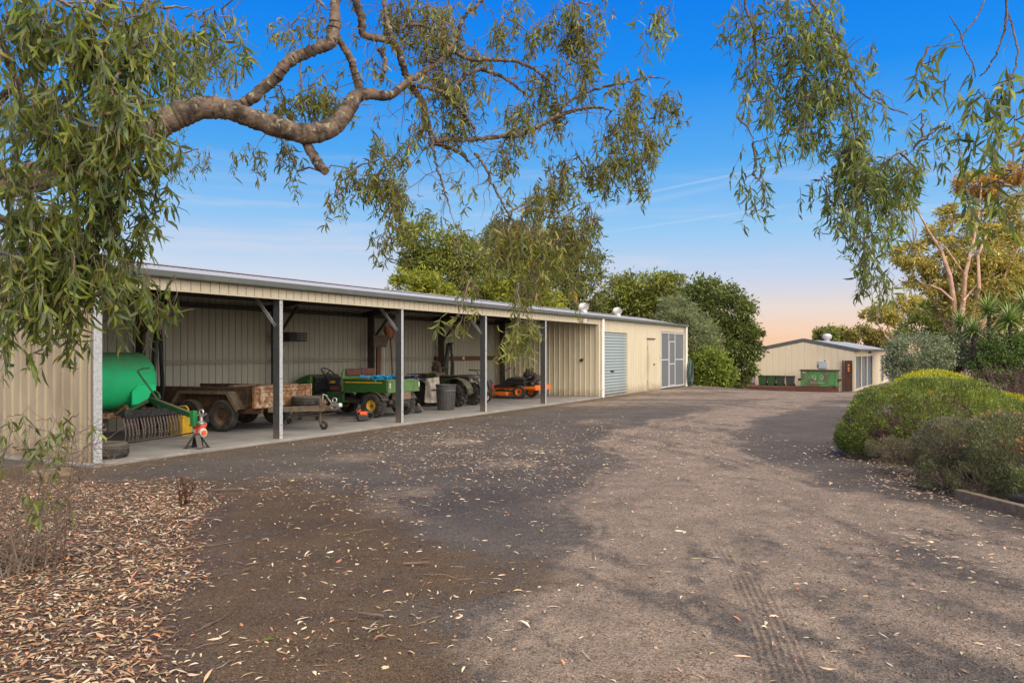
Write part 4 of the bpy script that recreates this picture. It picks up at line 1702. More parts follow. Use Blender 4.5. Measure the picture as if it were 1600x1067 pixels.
# --- yellow plastic tub
tb = thing('plastic_tub', 'yellow plastic tub behind the rake tines', 'tub', **local(3.42, 2.12, .2))
mb = MB()
vs = [(-.17, -.14, .0), (.17, -.14, .0), (.17, .14, .0), (-.17, .14, .0), (-.22, -.18, .36), (.22, -.18, .36), (.22, .18, .36), (-.22, .18, .36)]
mb.add(vs, [(3, 2, 1, 0), (0, 1, 5, 4), (1, 2, 6, 5), (2, 3, 7, 6), (3, 0, 4, 7), (4, 5, 6, 7)])
mb.bx(-.24, .24, -.20, .20, .36, .385)
mb.build('tub_body', M['yellow_tub'], tb, bevel=0.015)
mb = MB()
mb.tube([(-.16, 0, .38), (-.16, 0, .50), (-.10, 0, .545), (.10, 0, .545), (.16, 0, .50), (.16, 0, .38)], .022, 8)
mb.build('handle', M['yellow_tub'], tb)

# --- rusty tandem trailer, drawbar towards the drive
tr_ = thing('tandem_trailer', 'rusty tandem axle box trailer with drawbar pointing out of the second bay', 'trailer', **local(5.13, 2.5, R(8)))
mb = MB()
mb.bx(-.74, .74, -1.20, 2.0, .46, .50)
for x in (-.72, -.25, .25, .72):
    mb.bx(x - .04, x + .04, -1.19, 1.98, .36, .458)
mb.build('bed', M['rust_dark'], tr_)
for s in (-1, 1):
    mb = MB()
    mb.bx(s * .76 - .018, s * .76 + .018, -1.14, 2.0, .50, .84)
    mb.bar((s * .76, -1.14, .86), (s * .76, 2.0, .86), .06, .045)
    for y in (-.9, -.2, .5, 1.2, 1.9):
        mb.bar((s * .79, y, .5), (s * .79, y, .84), .04, .05)
    mb.build('side_panel', M['rust_dark'], tr_, bevel=0.004)
mb = MB()
mb.bx(-1.0, 1.0, -1.20, -1.165, .485, .87)
mb.build('front_panel', M['rust'], tr_, bevel=0.004)
fp = MB()
fp.bar((-1.0, -1.20, .885), (1.0, -1.20, .885), .06, .035)
fp.bar((-1.0, -1.20, .80), (1.0, -1.20, .80), .045, .022)
for x in (-.985, -.80, .80, .985):
    fp.bx(x - .022, x + .022, -1.225, -1.201, .48, .868)
fp.bx(-.99, .99, -1.222, -1.2, .48, .505)
fp.build('front_panel_rim', M['rust'], tr_, bevel=0.004)
mb = MB()
mb.bx(-.75, .75, 1.98, 2.015, .50, .86)
mb.build('tail_panel', M['rust_dark'], tr_)
mb = MB()
for s in (-1, 1):
    x0, x1 = (s * 1.02, s * .78)
    path = [(-.98, .52), (-.80, .80), (-.05, .825), (.80, .80), (.98, .52)]
    path = [(-.86, .46), (-.60, .80), (.60, .80), (.86, .46)]
    for (a, b) in zip(path[:-1], path[1:]):
        mb.bar((s * .89, a[0], a[1]), (s * .89, b[0], b[1]), .27, .012, up=(0, -(b[1] - a[1]), b[0] - a[0]))
    mb.prism([(p_[0], p_[1] - .006) for p_ in path] + [(p_[0] * .93, p_[1] - .05) for p_ in reversed(path)], 'yz', s * 1.025 - .005, s * 1.025 + .005)
    if s < 0:
        mb.build('mudguard', M['olive_steel'], tr_, bevel=0.003)
        mb = MB()
mb.build('mudguard', M['olive_steel'], tr_, bevel=0.003)
mb = MB()
for y in (-.40, .40):
    mb.bar((-.95, y, .33), (.95, y, .33), .05, .05)
mb.build('axle', M['rust_dark'], tr_)
for y in (-.40, .40):
    for s in (-1, 1):
        wheel(tr_, (s * .89, y, .325), .325, .19, .185, M['rust_dark'], 0, side=s)
mb = MB()
mb.bar((-.52, -1.19, .43), (-.0, -2.20, .45), .065, .11)
mb.bar((.52, -1.19, .43), (.0, -2.20, .45), .065, .11)
mb.bar((0, -2.12, .45), (0, -2.40, .46), .08, .09)
mb.bar((-.35, -1.55, .41), (.35, -1.55, .41), .05, .06)
mb.build('drawbar', M['olive_steel'], tr_, bevel=0.004)
mb = MB()
mb.bx(-.04, .04, -2.52, -2.32, .50, .56)
mb.lathe([(.055, -.04), (.06, 0), (.045, .04), (0, .055)], c=(0, -2.52, .52), n=14)
mb.tube([(0, -2.40 + .05 * math.cos(a), .62 + .045 * math.sin(a)) for a in [2 * math.pi * j / 12 for j in range(12)]], .013, 7, closed=True)
mb.bar((.0, -2.34, .55), (.03, -2.20, .68), .03, .02)
mb.bar((-.12, -2.2, .52), (-.12, -2.2, .74), .022, .022)
mb.bar((-.12, -2.2, .74), (-.02, -2.25, .70), .02, .02)
mb.build('coupling', M['chrome'], tr_, bevel=0.003)
mb = MB()
for q in range(9):
    a, b = random.uniform(-.1, .1), random.uniform(-2.35, -2.1)
    mb.bar((a, b, random.uniform(.48, .6)), (a + random.uniform(-.06, .06), b + random.uniform(-.08, .08), random.uniform(.40, .62)), .02, .025)
mb.build('chain', M['rust'], tr_)
mb = MB()
jx, jy = .10, -2.0
mb.cyl((jx, jy, .14), (jx, jy, .62), .028, n=10)
mb.bx(jx - .03, jx + .03, jy - .04, jy + .04, .36, .44)
mb.bar((jx, jy, .15), (jx + .02, jy - .06, .10), .03, .04)
jw = mb.build('jockey_wheel', M['olive_steel'], tr_)
mb = MB()
mb.lathe([(.04, -.025), (.085, -.028), (.10, 0), (.085, .028), (.04, .025)], c=(jx + .03, jy - .07, .10), axis='x', n=20, closed=True)
mb.build('tyre', M['rubber'], jw)
sp = MB()
sp.lathe([(.16, -.07), (.22, -.092), (.29, -.085), (.318, 0), (.29, .085), (.22, .092), (.16, .07)], n=40, closed=True)
for s in (-.05, -.017, .017, .05):
    sp.lathe([(.30, s - .012), (.322 - abs(s) * .2, s - .010), (.322 - abs(s) * .2, s + .010), (.30, s + .012)], n=40)
o = sp.build('spare_tyre', M['rubber'], None, tr_.matrix_basis @ Vector((.22, -1.60, .585)), rot=(0, 0, A_SHED))
tag(o, 'spare tyre lying flat on the drawbar of the rusty trailer', 'tyre')
mb = MB()
mb.bx(-.6, .7, .3, .42, .865, .91)
mb.bx(-.5, .2, 1.0, 1.14, .865, .90)
o = mb.build('timber_plank', M['timber'], None, tr_.matrix_basis @ Vector((0.05, -1.3, .005)), rot=(0, 0, A_SHED + .1))
tag(o, 'dark timber planks lying across the rusty trailer sides', 'planks')
# steel frame and rods on the floor behind the drawbar
fm = thing('steel_frame', 'low frame of thin steel rods on the floor behind the trailer drawbar', 'frame', **local(7.05, 2.15, .05))
mb = MB()
mb.bar((-.9, 0, .12), (1.0, 0, .12), .03, .03)
mb.bar((-.9, .5, .12), (1.0, .5, .12), .03, .03)
for x in (-.6, -.3, .1):
    mb.bar((x, 0, .12), (x + .1, 0, .34), .02, .02)
    mb.bar((x, .5, .12), (x + .1, .5, .34), .02, .02)
mb.bar((-.7, 0, .34), (.3, 0, .34), .025, .025)
mb.build('rods', M['dark_steel'], fm)
mb = MB()
for y in (0, .5):
    for x in (-.7, .3):
        mb.lathe([(.03, -.02), (.06, -.02), (.06, .02), (.03, .02)], c=(x, y, .06), axis='y', n=14, closed=True)
mb.build('castor', M['black'], fm)

# --- chainsaw on the floor
cs = thing('chainsaw', 'orange and black chainsaw lying on the slab before the yellow wheel', 'chainsaw', **local(7.52, 1.12, R(-38)))
mb = MB()
mb.bx(-.02, .22, -.09, .09, .02, .15)
mb.build('engine_body', M['black'], cs, bevel=0.02)
mb = MB()
mb.bx(.02, .20, -.075, .075, .151, .225)
mb.bar((-.02, 0, .20), (.06, 0, .27), .05, .03)
mb.build('top_cover', M['orange_red'], cs, bevel=0.02)
mb = MB()
mb.tube([(.20, 0, .20), (.32, 0, .19), (.36, 0, .12), (.32, 0, .05), (.20, 0, .04)], .02, 8)
mb.tube([(-.02, -.1, .06), (-.05, -.11, .20), (-.04, 0, .27), (-.05, .11, .20), (-.02, .1, .06)], .014, 8)
mb.build('handle', M['black'], cs)
mb = MB()
mb.prism([(-.02, .045), (-.02, .115), (-.45, .112), (-.49, .08), (-.45, .048)], 'xz', -.006, .006)
mb.build('guide_bar', M['dark_steel'], cs)

# --- green utility vehicle, nose to the back wall
gv = thing('utility_vehicle', 'green farm utility vehicle with yellow wheel hubs and an open cargo box', 'utility vehicle', **local(9.13, 1.42))
for x, y, s in ((-.62, 0, -1), (.62, 0, 1)):
    wheel(gv, (x, y, .295), .295, .28, .135, M['yellow'], 22, side=s, lug_h=.010, dish=.22)
for x, y, s in ((-.60, 1.72, -1), (.60, 1.72, 1)):
    wheel(gv, (x, y, .26), .26, .22, .12, M['yellow'], 22, side=s, lug_h=.008, dish=.2)
mb = MB()
mb.bx(-.42, .42, -.35, 2.0, .32, .42)
mb.bar((-.55, 0, .29), (.55, 0, .29), .09, .09)
mb.bar((-.55, 1.72, .26), (.55, 1.72, .26), .06, .06)
mb.bx(-.3, .3, -.42, .3, .24, .44)
mb.bar((0, -.42, .3), (0, -.60, .30), .06, .06)
mb.build('chassis', M['dark_steel'], gv, bevel=0.01)
mb = MB()
mb.bx(-.30, .30, -.46, -.30, .42, .60)
mb.build('rear_step', M['timber'], gv, bevel=0.01)
# cargo box
cb = MB()
cb.bx(-.64, .64, -.42, .86, .60, .63)
for s in (-1, 1):
    cb.bx(s * .66 - .02, s * .66 + .02, -.42, .86, .60, .91)
    cb.bx(s * .665 - .035, s * .665 + .035, -.42, .86, .90, .93)
cb.bx(-.64, .64, .84, .87, .63, .93)
cbx = cb.build('cargo_box', M['gator'], gv, bevel=0.008)
mb = MB()
mb.bx(-.688, -.684, -.30, .82, .835, .862)
mb.build('stripe', M['yellow'], cbx)
mb = MB()
mb.bx(-.67, .67, -.46, -.425, .60, .92)
mb.bx(-.66, .66, -.475, -.46, .87, .90)
mb.bx(-.66, .66, -.475, -.46, .62, .65)
for x in (-.45, .0, .45):
    mb.bx(x - .02, x + .02, -.472, -.46, .65, .87)
tg = mb.build('tailgate', M['gator_light'], gv, bevel=0.004)
mb = MB()
for x in (-.62, .62):
    mb.bx(x - .02, x + .02, -.485, -.476, .72, .84)
mb.build('latch', M['pale_plastic'], tg)
# fenders
mb = MB()
for s in (-1, 1):
    pts = []
    for j in range(9):
        a = math.pi * (.03 + .85 * j / 8)
        pts.append((.36 * math.cos(a), .31 + .34 * math.sin(a)))
    for (a, b) in zip(pts[:-1], pts[1:]):
        mb.bar((s * .60, a[0], a[1] - .02), (s * .60, b[0], b[1] - .02), .26, .022, up=(0, -(b[1] - a[1]), b[0] - a[0]))
mb.build('rear_fender', M['black'], gv)
# seats and headboard
mb = MB()
mb.bx(-.62, .62, .90, .95, .80, 1.16)
for x in (-.63, .63):
    mb.bx(x - .03, x + .03, .89, .96, .62, 1.10)
mb.build('headboard', M['gator_light'], gv, bevel=0.02)
mb = MB()
mb.bx(-.56, .02, .84, .91, 1.0, 1.175)
mb.bx(.06, .58, .84, .91, 1.0, 1.175)
mb.build('seat_back', M['seat'], gv, bevel=0.02)
mb = MB()
mb.bx(-.56, -.02, .98, 1.40, .62, .74)
mb.bx(.04, .58, .98, 1.40, .62, .74)
mb.build('seat', M['seat'], gv, bevel=0.03)
# body tub, dash, bonnet
mb = MB()
mb.prism([(.90, .34), (.90, .62), (1.42, .60), (1.50, .42), (1.95, .42), (2.05, .78), (2.00, .90), (2.45, .80), (2.62, .66), (2.66, .40), (2.40, .36), (2.02, .34)], 'yz', -.64, -.58)
mb.prism([(.90, .34), (.90, .62), (1.42, .60), (1.50, .42), (1.95, .42), (2.05, .78), (2.00, .90), (2.45, .80), (2.62, .66), (2.66, .40), (2.40, .36), (2.02, .34)], 'yz', .58, .64)
mb.bx(-.58, .58, .92, 1.95, .34, .38)
mb.build('side_body', M['green_dark'], gv, bevel=0.01)
mb = MB()
mb.prism([(2.0, .55), (1.98, .96), (2.08, 1.02), (2.42, .90), (2.62, .72), (2.66, .42)], 'yz', -.579, .579)
mb.build('bonnet', M['gator'], gv, bevel=0.025)
mb = MB()
mb.prism([(1.90, .60), (1.88, .92), (1.975, .99), (1.995, .60)], 'yz', -.5, .5)
mb.bx(-.52, -.30, 1.84, 1.89, .80, .93)
mb.bx(-.1, .2, 1.84, 1.885, .74, .9)
mb.build('dashboard', M['black'], gv, bevel=0.01)
mb = MB()
mb.bx(-.02, .18, 1.82, 1.86, .78, .84)
mb.build('yellow_label', M['yellow'], gv)
mb = MB()
c = Vector((-.30, 1.66, 1.06))
tilt = Matrix.Rotation(R(38), 3, 'X')
mb.tube([c + tilt @ Vector((.19 * math.cos(a), .19 * math.sin(a), 0)) for a in [2 * math.pi * j / 28 for j in range(28)]], .017, 8, closed=True)
for a in (.5, 2.6, 4.7):
    mb.bar(c, c + tilt @ Vector((.185 * math.cos(a), .185 * math.sin(a), 0)), .03, .014)
mb.cyl(c, c + tilt @ Vector((0, .0, -.30)), .02, n=8)
mb.build('steering_wheel', M['black'], gv)
mb = MB()
mb.bar((-.66, .86, .60), (-.66, 1.42, .40), .03, .03)
mb.bar((-.62, .95, .5), (-.62, .95, .34), .02, .05)
mb.build('side_bar', M['dark_steel'], gv)
# things in the cargo box
def rag(name, label, cat, u, v, z, sx, sy, h, m_, seed, n=26):
    r_ = random.Random(seed)
    mb = MB()
    for k in range(n):
        p = Vector((r_.uniform(-sx, sx), r_.uniform(-sy, sy), r_.uniform(0, h)))
        q = [p]
        for j in range(5):
            p = p + Vector((r_.uniform(-.1, .1), r_.uniform(-.1, .1), r_.uniform(-.035, .035)))
            q.append(Vector((p.x, p.y, max(0.0, min(h, p.z)))))
        mb.tube(q, r_.uniform(.014, .034), 6)
    o = mb.build(name, m_, None, W(u, v, z), rot=(0, 0, A_SHED))
    return tag(o, label, cat)


rag('rope_heap', 'bright blue rope and cloth heaped in the green cargo box', 'rope', 9.15, 1.55, .90, .50, .28, .09, M['blue'], 4, 40)
rag('cloth_heap', 'dark purple cloth at the far end of the green cargo box', 'cloth', 9.68, 1.15, .88, .10, .12, .09, M['purple'], 9, 16)
mb = MB()
mb.bx(-.16, .16, -.06, .06, 0, .06)
tag(mb.build('wood_offcut', M['copper'], None, W(8.75, 1.75, .905), rot=(0, 0, A_SHED + .3), bevel=.01), 'reddish wood offcut beside the blue rope in the cargo box', 'offcut')
# small trolley jack behind it
jk = thing('trolley_jack', 'small dark trolley jack with a shiny lever beside the rear wheel', 'jack', **local(10.45, 1.42, .6))
mb = MB()
mb.bx(-.2, .2, -.09, .09, .03, .10)
mb.bar((-.1, 0, .1), (.1, 0, .2), .05, .05)
mb.build('jack_body', M['black'], jk, bevel=.01)
mb = MB()
mb.bar((.1, -.02, .2), (.2, -.12, .02), .025, .025)
mb.cyl((.06, 0, .2), (.14, 0, .21), .03, n=10)
mb.build('lever', M['chrome'], jk)

# --- quad bike, nose to the back wall
qb = thing('quad_bike', 'camouflage quad bike with knobbly tyres between the green vehicle and the mower', 'quad bike', **local(13.32, 1.72))
for x, y, s, r_, w_ in ((-.46, 0, -1, .33, .27), (.46, 0, 1, .33, .27), (-.46, 1.30, -1, .31, .22), (.46, 1.30, 1, .31, .22)):
    wheel(qb, (x, y, r_), r_, w_, .15, M['black'], 16, side=s, lug_h=.026, dish=.3)
mb = MB()
mb.bar((-.4, 0, .33), (.4, 0, .33), .07, .07)
mb.bar((-.4, 1.3, .31), (.4, 1.3, .31), .05, .05)
mb.bx(-.16, .16, .1, 1.2, .34, .62)
mb.bx(-.36, .36, .35, .95, .28, .32)
mb.bar((0, -.2, .38), (0, .2, .45), .08, .08)
for s in (-1, 1):
    mb.bar((s * .2, -.05, .40), (s * .28, .05, .85), .06, .06)
    mb.bar((s * .2, 1.25, .40), (s * .28, 1.2, .8), .06, .06)
mb.build('chassis', M['dark_steel'], qb)
mb = MB()
for s in (-1, 1):
    for yc, rr, zz, a0, a1 in ((0.0, .44, .36, .10, .98), (1.30, .42, .34, .02, .86)):
        pts = []
        for j in range(10):
            a = math.pi * (a0 + (a1 - a0) * j / 9)
            pts.append((yc + rr * math.cos(a) * 1.08, zz + rr * 1.06 * math.sin(a)))
        for (a, b) in zip(pts[:-1], pts[1:]):
            mb.bar((s * .44, a[0], a[1]), (s * .44, b[0], b[1]), .34, .02, up=(0, -(b[1] - a[1]), b[0] - a[0]))
    mb.prism([(.36, .52), (.42, .80), (.95, .80), (1.0, .58), (.9, .45), (.5, .45)], 'yz', s * .30 - .02, s * .30 + .02)
mb.build('fender', M['camo'], qb)
mb = MB()
mb.prism([(.78, .62), (.74, .90), (.90, .99), (1.28, .93), (1.72, .82), (1.74, .60)], 'yz', -.27, .27)
mb.build('front_body', M['camo'], qb, bevel=.04)
mb = MB()
mb.prism([(-.30, .74), (-.28, .88), (.30, .90), (.72, .90), (.78, .78), (.4, .70)], 'yz', -.16, .16)
mb.build('seat', M['black'], qb, bevel=.04)
mb = MB()
for z0, ys, xs in ((.90, (-.50, .18), .42), (.92, (1.12, 1.74), .42)):
    for x in (-xs, -.2, 0, .2, xs):
        mb.cyl((x, ys[0], z0), (x, ys[1], z0), .011, n=6)
    for y in (ys[0], (ys[0] + ys[1]) / 2, ys[1]):
        mb.cyl((-xs, y, z0), (xs, y, z0), .013, n=6)
mb.build('carrier_rack', M['black'], qb)
mb = MB()
mb.tube([(-.36, .76, 1.10), (-.22, .84, 1.12), (-.08, .90, 1.06), (.08, .90, 1.06), (.22, .84, 1.12), (.36, .76, 1.10)], .016, 8)
mb.cyl((0, .92, .9), (0, .90, 1.07), .03, n=8)
mb.bx(-.10, .10, .84, .98, 1.02, 1.13)
for s in (-1, 1):
    mb.cyl((s * .36, .76, 1.10), (s * .26, .82, 1.115), .023, n=8)
mb.build('handlebar', M['black'], qb, bevel=.006)
mb = MB()
for x in (-.22, .22):
    mb.lathe([(0, -.05), (.05, -.045), (.06, 0), (.05, .03), (0, .04)], c=(x, -.34, .76), axis='y', n=12)
mb.build('lamp', M['chrome'], qb)
# small engine box on the front rack
mb = MB()
mb.bx(-.13, .13, -.12, .12, .0, .16)
mb.lathe([(.10, 0), (.12, .04), (.10, .12), (0, .15)], c=(.02, 0, .155), n=16)
mb.tube([(-.16, 0, .05), (-.2, .05, .2), (-.1, .1, .28), (.1, .05, .26)], .018, 7)
tag(mb.build('pump_engine', M['rust_dark'], None, W(13.30, 2.66, 1.0), rot=(0, 0, A_SHED + .2), bevel=.02), 'small dark rusty engine sitting up on top of the quad bike', 'engine')

# --- grimy white plastic sack hung beside the quad bike
sk_ = thing('plastic_sack', 'grimy white plastic sack with a handle slot hanging beside the camouflage quad bike', 'sack', **local(12.5, 2.28, R(-42)))
mb = MB()
nx_, nz_ = 12, 14
vs = []
for side in (0, 1):
    for j in range(nz_ + 1):
        t = j / nz_
        for i in range(nx_ + 1):
            s = i / nx_ * 2 - 1
            wd = .215 + .045 * (1 - t) ** 1.5 - (.03 * t if s > 0 else 0)
            bulge = (1 - s * s) * (.05 + .08 * math.sin(math.pi * min(1, (1 - t) * 1.1)))
            wob = .014 * math.sin(9 * s + 5 * t) + .01 * math.sin(17 * t + 3 * s)
            z = .12 + .72 * t + (.02 * s if j == nz_ else 0) + (.02 * s * s if j == 0 else 0)
            vs.append((s * wd, (bulge * (-1 if side == 0 else .8) + wob), z))
k_ = (nx_ + 1) * (nz_ + 1)
fs = []
for side in (0, 1):
    for j in range(nz_):
        for i in range(nx_):
            a = side * k_ + j * (nx_ + 1) + i
            fs.append((a, a + 1, a + nx_ + 2, a + nx_ + 1))
for i in range(nx_):
    fs.append((i, k_ + i, k_ + i + 1, i + 1))
mb.add(vs, fs)
mb.build('sack_body', M['sack'], sk_)
mb = MB()
mb.prism([(-.09, .50), (-.06, .52), (.06, .515), (.09, .50), (.06, .475), (-.06, .48)], 'xz', -.15, -.115)
mb.build('handle_slot', M['rust_dark'], sk_)

# --- black rubbish bin
rb_ = thing('rubbish_bin', 'round dark grey ribbed plastic rubbish bin beside the quad bike tyre', 'bin', **local(11.62, 1.30))
mb = MB()
mb.lathe([(.0, .02), (.205, .02), (.215, .0), (.225, .02), (.262, .50), (.275, .51), (.275, .54), (.265, .56), (.275, .66), (.29, .67), (.29, .70), (.27, .70), (.255, .66), (.20, .05), (0, .04)], n=40)
for k in range(20):
    a = 2 * math.pi * k / 20
    c, s = math.cos(a), math.sin(a)
    mb.bar((.222 * c, .222 * s, .05), (.258 * c, .258 * s, .48), .022, .014)
mb.build('bin_body', M['bin'], rb_)
mb = MB()
for s in (-1, 1):
    mb.tube([(s * .28, -.09, .58), (s * .33, -.08, .59), (s * .33, .08, .59), (s * .28, .09, .58)], .014, 7)
mb.build('handle', M['bin'], rb_)

# --- walk-behind mower with black catcher
wm = thing('walk_behind_mower', 'walk behind mower with black catcher and folded handle beside the fourth post', 'mower', **local(14.85, 2.15, R(12)))
for x, y, s, r_ in ((-.26, -.22, -1, .16), (.26, -.22, 1, .16), (-.25, .45, -1, .11), (.25, .45, 1, .11)):
    wheel(wm, (x, y, r_), r_, .055, r_ * .62, M['pale_plastic'], 0, side=s, lug_h=.004)
mb = MB()
mb.lathe([(.30, .10), (.31, .18), (.24, .25), (0, .27)], c=(0, .15, 0), n=24)
mb.bx(-.25, .25, -.25, .1, .12, .20)
mb.build('deck', M['red'], wm, bevel=.01)
mb = MB()
mb.lathe([(.13, .26), (.14, .36), (.11, .42), (0, .44)], c=(0, .18, 0), n=18)
mb.bx(-.10, .12, .02, .16, .27, .38)
mb.build('engine', M['black'], wm)
mb = MB()
mb.prism([(-.20, .22), (-.42, .24), (-.50, .50), (-.42, .74), (-.26, .60)], 'yz', -.20, .20)
mb.build('catcher', M['black'], wm, bevel=.04)
mb = MB()
mb.prism([(-.30, .58), (-.42, .64), (-.44, .52), (-.33, .46)], 'yz', .201, .22)
mb.bx(-.06, .06, -.515, -.485, .44, .58)
mb.build('red_label', M['red'], wm)
mb = MB()
for s in (-1, 1):
    mb.tube([(s * .22, -.1, .2), (s * .23, -.25, .62), (s * .22, -.05, 1.0), (s * .18, .22, 1.02)], .014, 7)
mb.tube([(-.18, .22, 1.02), (0, .26, 1.03), (.18, .22, 1.02)], .014, 7)
mb.build('handle', M['black'], wm)

# --- orange ride-on mower, nose to the back wall
zt = thing('ride_on_mower', 'orange zero turn ride on mower with a black rear engine beside the partition wall', 'ride-on mower', **local(17.78, 1.90))
for s in (-1, 1):
    wheel(zt, (s * .47, 0, .235), .235, .21, .13, M['orange'], 0, side=s, dish=.25)
    wheel(zt, (s * .44, 1.32, .13), .13, .10, .07, M['dark_steel'], 0, name='castor_wheel', side=s)
mb = MB()
for s in (-1, 1):
    mb.bar((s * .30, -.42, .34), (s * .30, 1.30, .34), .06, .08)
    mb.bar((s * .30, 1.28, .36), (s * .47, 1.34, .36), .06, .07)
    mb.bar((s * .47, 1.33, .38), (s * .47, 1.33, .24), .04, .04)
    mb.bar((s * .38, 1.33, .25), (s * .38, 1.32, .12), .02, .03)
mb.bar((-.3, 1.28, .36), (.3, 1.28, .36), .06, .07)
mb.bx(-.34, .34, .55, 1.26, .38, .41)
mb.build('frame', M['orange'], zt, bevel=.006)
mb = MB()
mb.prism([(-.66, .40), (-.60, 1.02), (-.2, 1.16), (.2, 1.16), (.62, 1.0), (.70, .42)], 'xy', .10, .235)
mb.build('mower_deck', M['orange'], zt, bevel=.03)
mb = MB()
mb.bx(-.60, .60, -.66, -.60, .30, .47)
mb.bx(-.60, -.54, -.60, -.22, .34, .43)
mb.bx(.54, .60, -.60, -.22, .34, .43)
mb.bx(-.5, .5, -.6, -.3, .30, .34)
mb.build('rear_bumper', M['orange'], zt, bevel=.012)
mb = MB()
for s in (-1, 1):
    mb.prism([(-.20, .47), (-.22, .70), (.42, .70), (.52, .62), (.66, .50), (.98, .42), (.98, .38), (.36, .38), (.26, .47)], 'yz', s * .49 - .07, s * .49 + .07)
mb.bx(-.419, .419, -.18, .42, .40, .58)
mb.build('body', M['black'], zt, bevel=.02)
mb = MB()
mb.bx(-.26, .26, .0, .48, .60, .72)
mb.build('seat', M['black'], zt, bevel=.04)
mb = MB()
mb.prism([(-.06, .72), (-.14, .76), (-.20, 1.02), (-.12, 1.03), (.02, .76)], 'yz', -.24, .24)
mb.build('seat_back', M['black'], zt, bevel=.03)
mb = MB()
mb.bx(-.22, .22, -.58, -.24, .42, .62)
mb.lathe([(.16, .62), (.17, .74), (.13, .80), (0, .82)], c=(0, -.40, 0), n=20)
for s in (-1, 1):
    mb.lathe([(0, -.05), (.07, -.045), (.07, .06), (0, .07)], c=(s * .25, -.42, .58), axis='x', n=14)
mb.cyl((-.06, -.36, .8), (-.06, -.36, .87), .05, n=12)
mb.tube([(.30, -.55, .45), (.33, -.62, .60), (.30, -.64, .76), (.1, -.64, .78)], .014, 7)
mb.build('engine', M['dark_steel'], zt, bevel=.01)
mb = MB()
mb.cyl((-.27, -.60, .55), (-.13, -.60, .55), .05, n=14)
mb.lathe([(0, -.02), (.05, -.02), (.05, .02), (0, .02)], c=(-.30, -.40, .52), axis='x', n=14)
mb.build('muffler', M['chrome'], zt)
for s, bend in ((-1, .0), (1, .02)):
    mb = MB()
    mb.tube([(s * .38, .62, .50), (s * .40, .60, .72), (s * .38, .66, .88), (s * .22, .54, 1.02), (s * .10, .50, 1.04)], .016, 8)
    mb.build('control_lever', M['black'], zt)
mb = MB()
mb.bar((-.62, .98, .22), (-.52, 1.22, .50), .02, .014)
mb.build('lift_rod', M['chrome'], zt)

# --- shovels against the back columns, black crate on the column
def shovel(u, v, zt_, zb, label, m_, hm, wide, lean, rot):
    t = thing('shovel', label, 'shovel', W(u, v), A_SHED + rot)
    mb = MB()
    mb.tube([(lean, -.02, zb), (lean * .4, 0, (zb + zt_) / 2), (0, 0, zt_ - .30)], .022, 8)
    mb.build('handle', hm, t)
    mb = MB()
    vs = []
    for j in range(8):
        tt = j / 7
        half = wide * (.30 + .70 * min(1, tt * 2.2)) * (1 - max(0, tt - .7) * 1.1)
        for i in range(5):
            s = i / 4 * 2 - 1
            vs.append((s * half - .10 * tt * tt, .05 * s * s - .08 * tt * tt, zt_ - .32 + .36 * tt))
    fs = []
    for j in range(7):
        for i in range(4):
            a = j * 5 + i
            fs.append((a, a + 1, a + 6, a + 5))
    mb.add(vs, fs)
    o = mb.build('blade', m_, t)
    md = o.modifiers.new('thick', 'SOLIDIFY')
    md.thickness = .006
    return t


shovel(12.05, 3.45, 2.28, .95, 'upturned shovel with a shiny copper coloured blade beside the third post', M['copper'], M['timber_red'], .16, .05, R(-40))
bp_ = thing('post_scoop', 'dark scoop on a thick brown timber post against the back wall', 'scoop', **local(11.42, 3.42, R(-30)))
mb = MB()
mb.bx(-.06, .06, -.05, .05, 0, 1.75)
mb.build('handle_post', M['timber_red'], bp_, bevel=.008)
mb = MB()
mb.prism([(-.18, 1.72), (-.20, 2.06), (.30, 2.06), (.20, 1.72)], 'xz', -.11, -.06)
mb.bx(-.19, -.16, -.06, .10, 1.72, 2.06)
mb.bar((.20, .02, 1.72), (.30, .02, 2.06), .16, .02, up=(1, 0, -.3))
mb.build('scoop_plate', M['dark_steel'], bp_, bevel=.006)
mb = MB()
mb.cyl((.14, -.08, .3), (.14, -.08, 1.8), .012, n=6)
mb.build('steel_rod', M['pale_plastic'], bp_)

cr_ = thing('wall_crate', 'black slatted crate fixed high on the back column behind the second post', 'crate', **local(7.92, 3.42, 0))
for k in range(4):
    mb = MB()
    z = 1.86 + k * .055
    mb.bx(-.30, .34, -.16, -.145, z, z + .035)
    mb.bx(.325, .34, -.145, .14, z, z + .035)
    mb.bx(-.30, -.285, -.145, .14, z, z + .035)
    mb.build('slat', M['black'], cr_)
mb = MB()
mb.bx(-.28, .32, -.14, .16, 1.84, 1.855)
mb.bx(-.28, .32, .145, .16, 1.86, 2.08)
mb.build('crate_body', M['black'], cr_)

# ------------------------------------------------------------------ vegetation
def tint(cols, r, g, b):
    return [(c[0] * r, c[1] * g, c[2] * b) for c in cols]


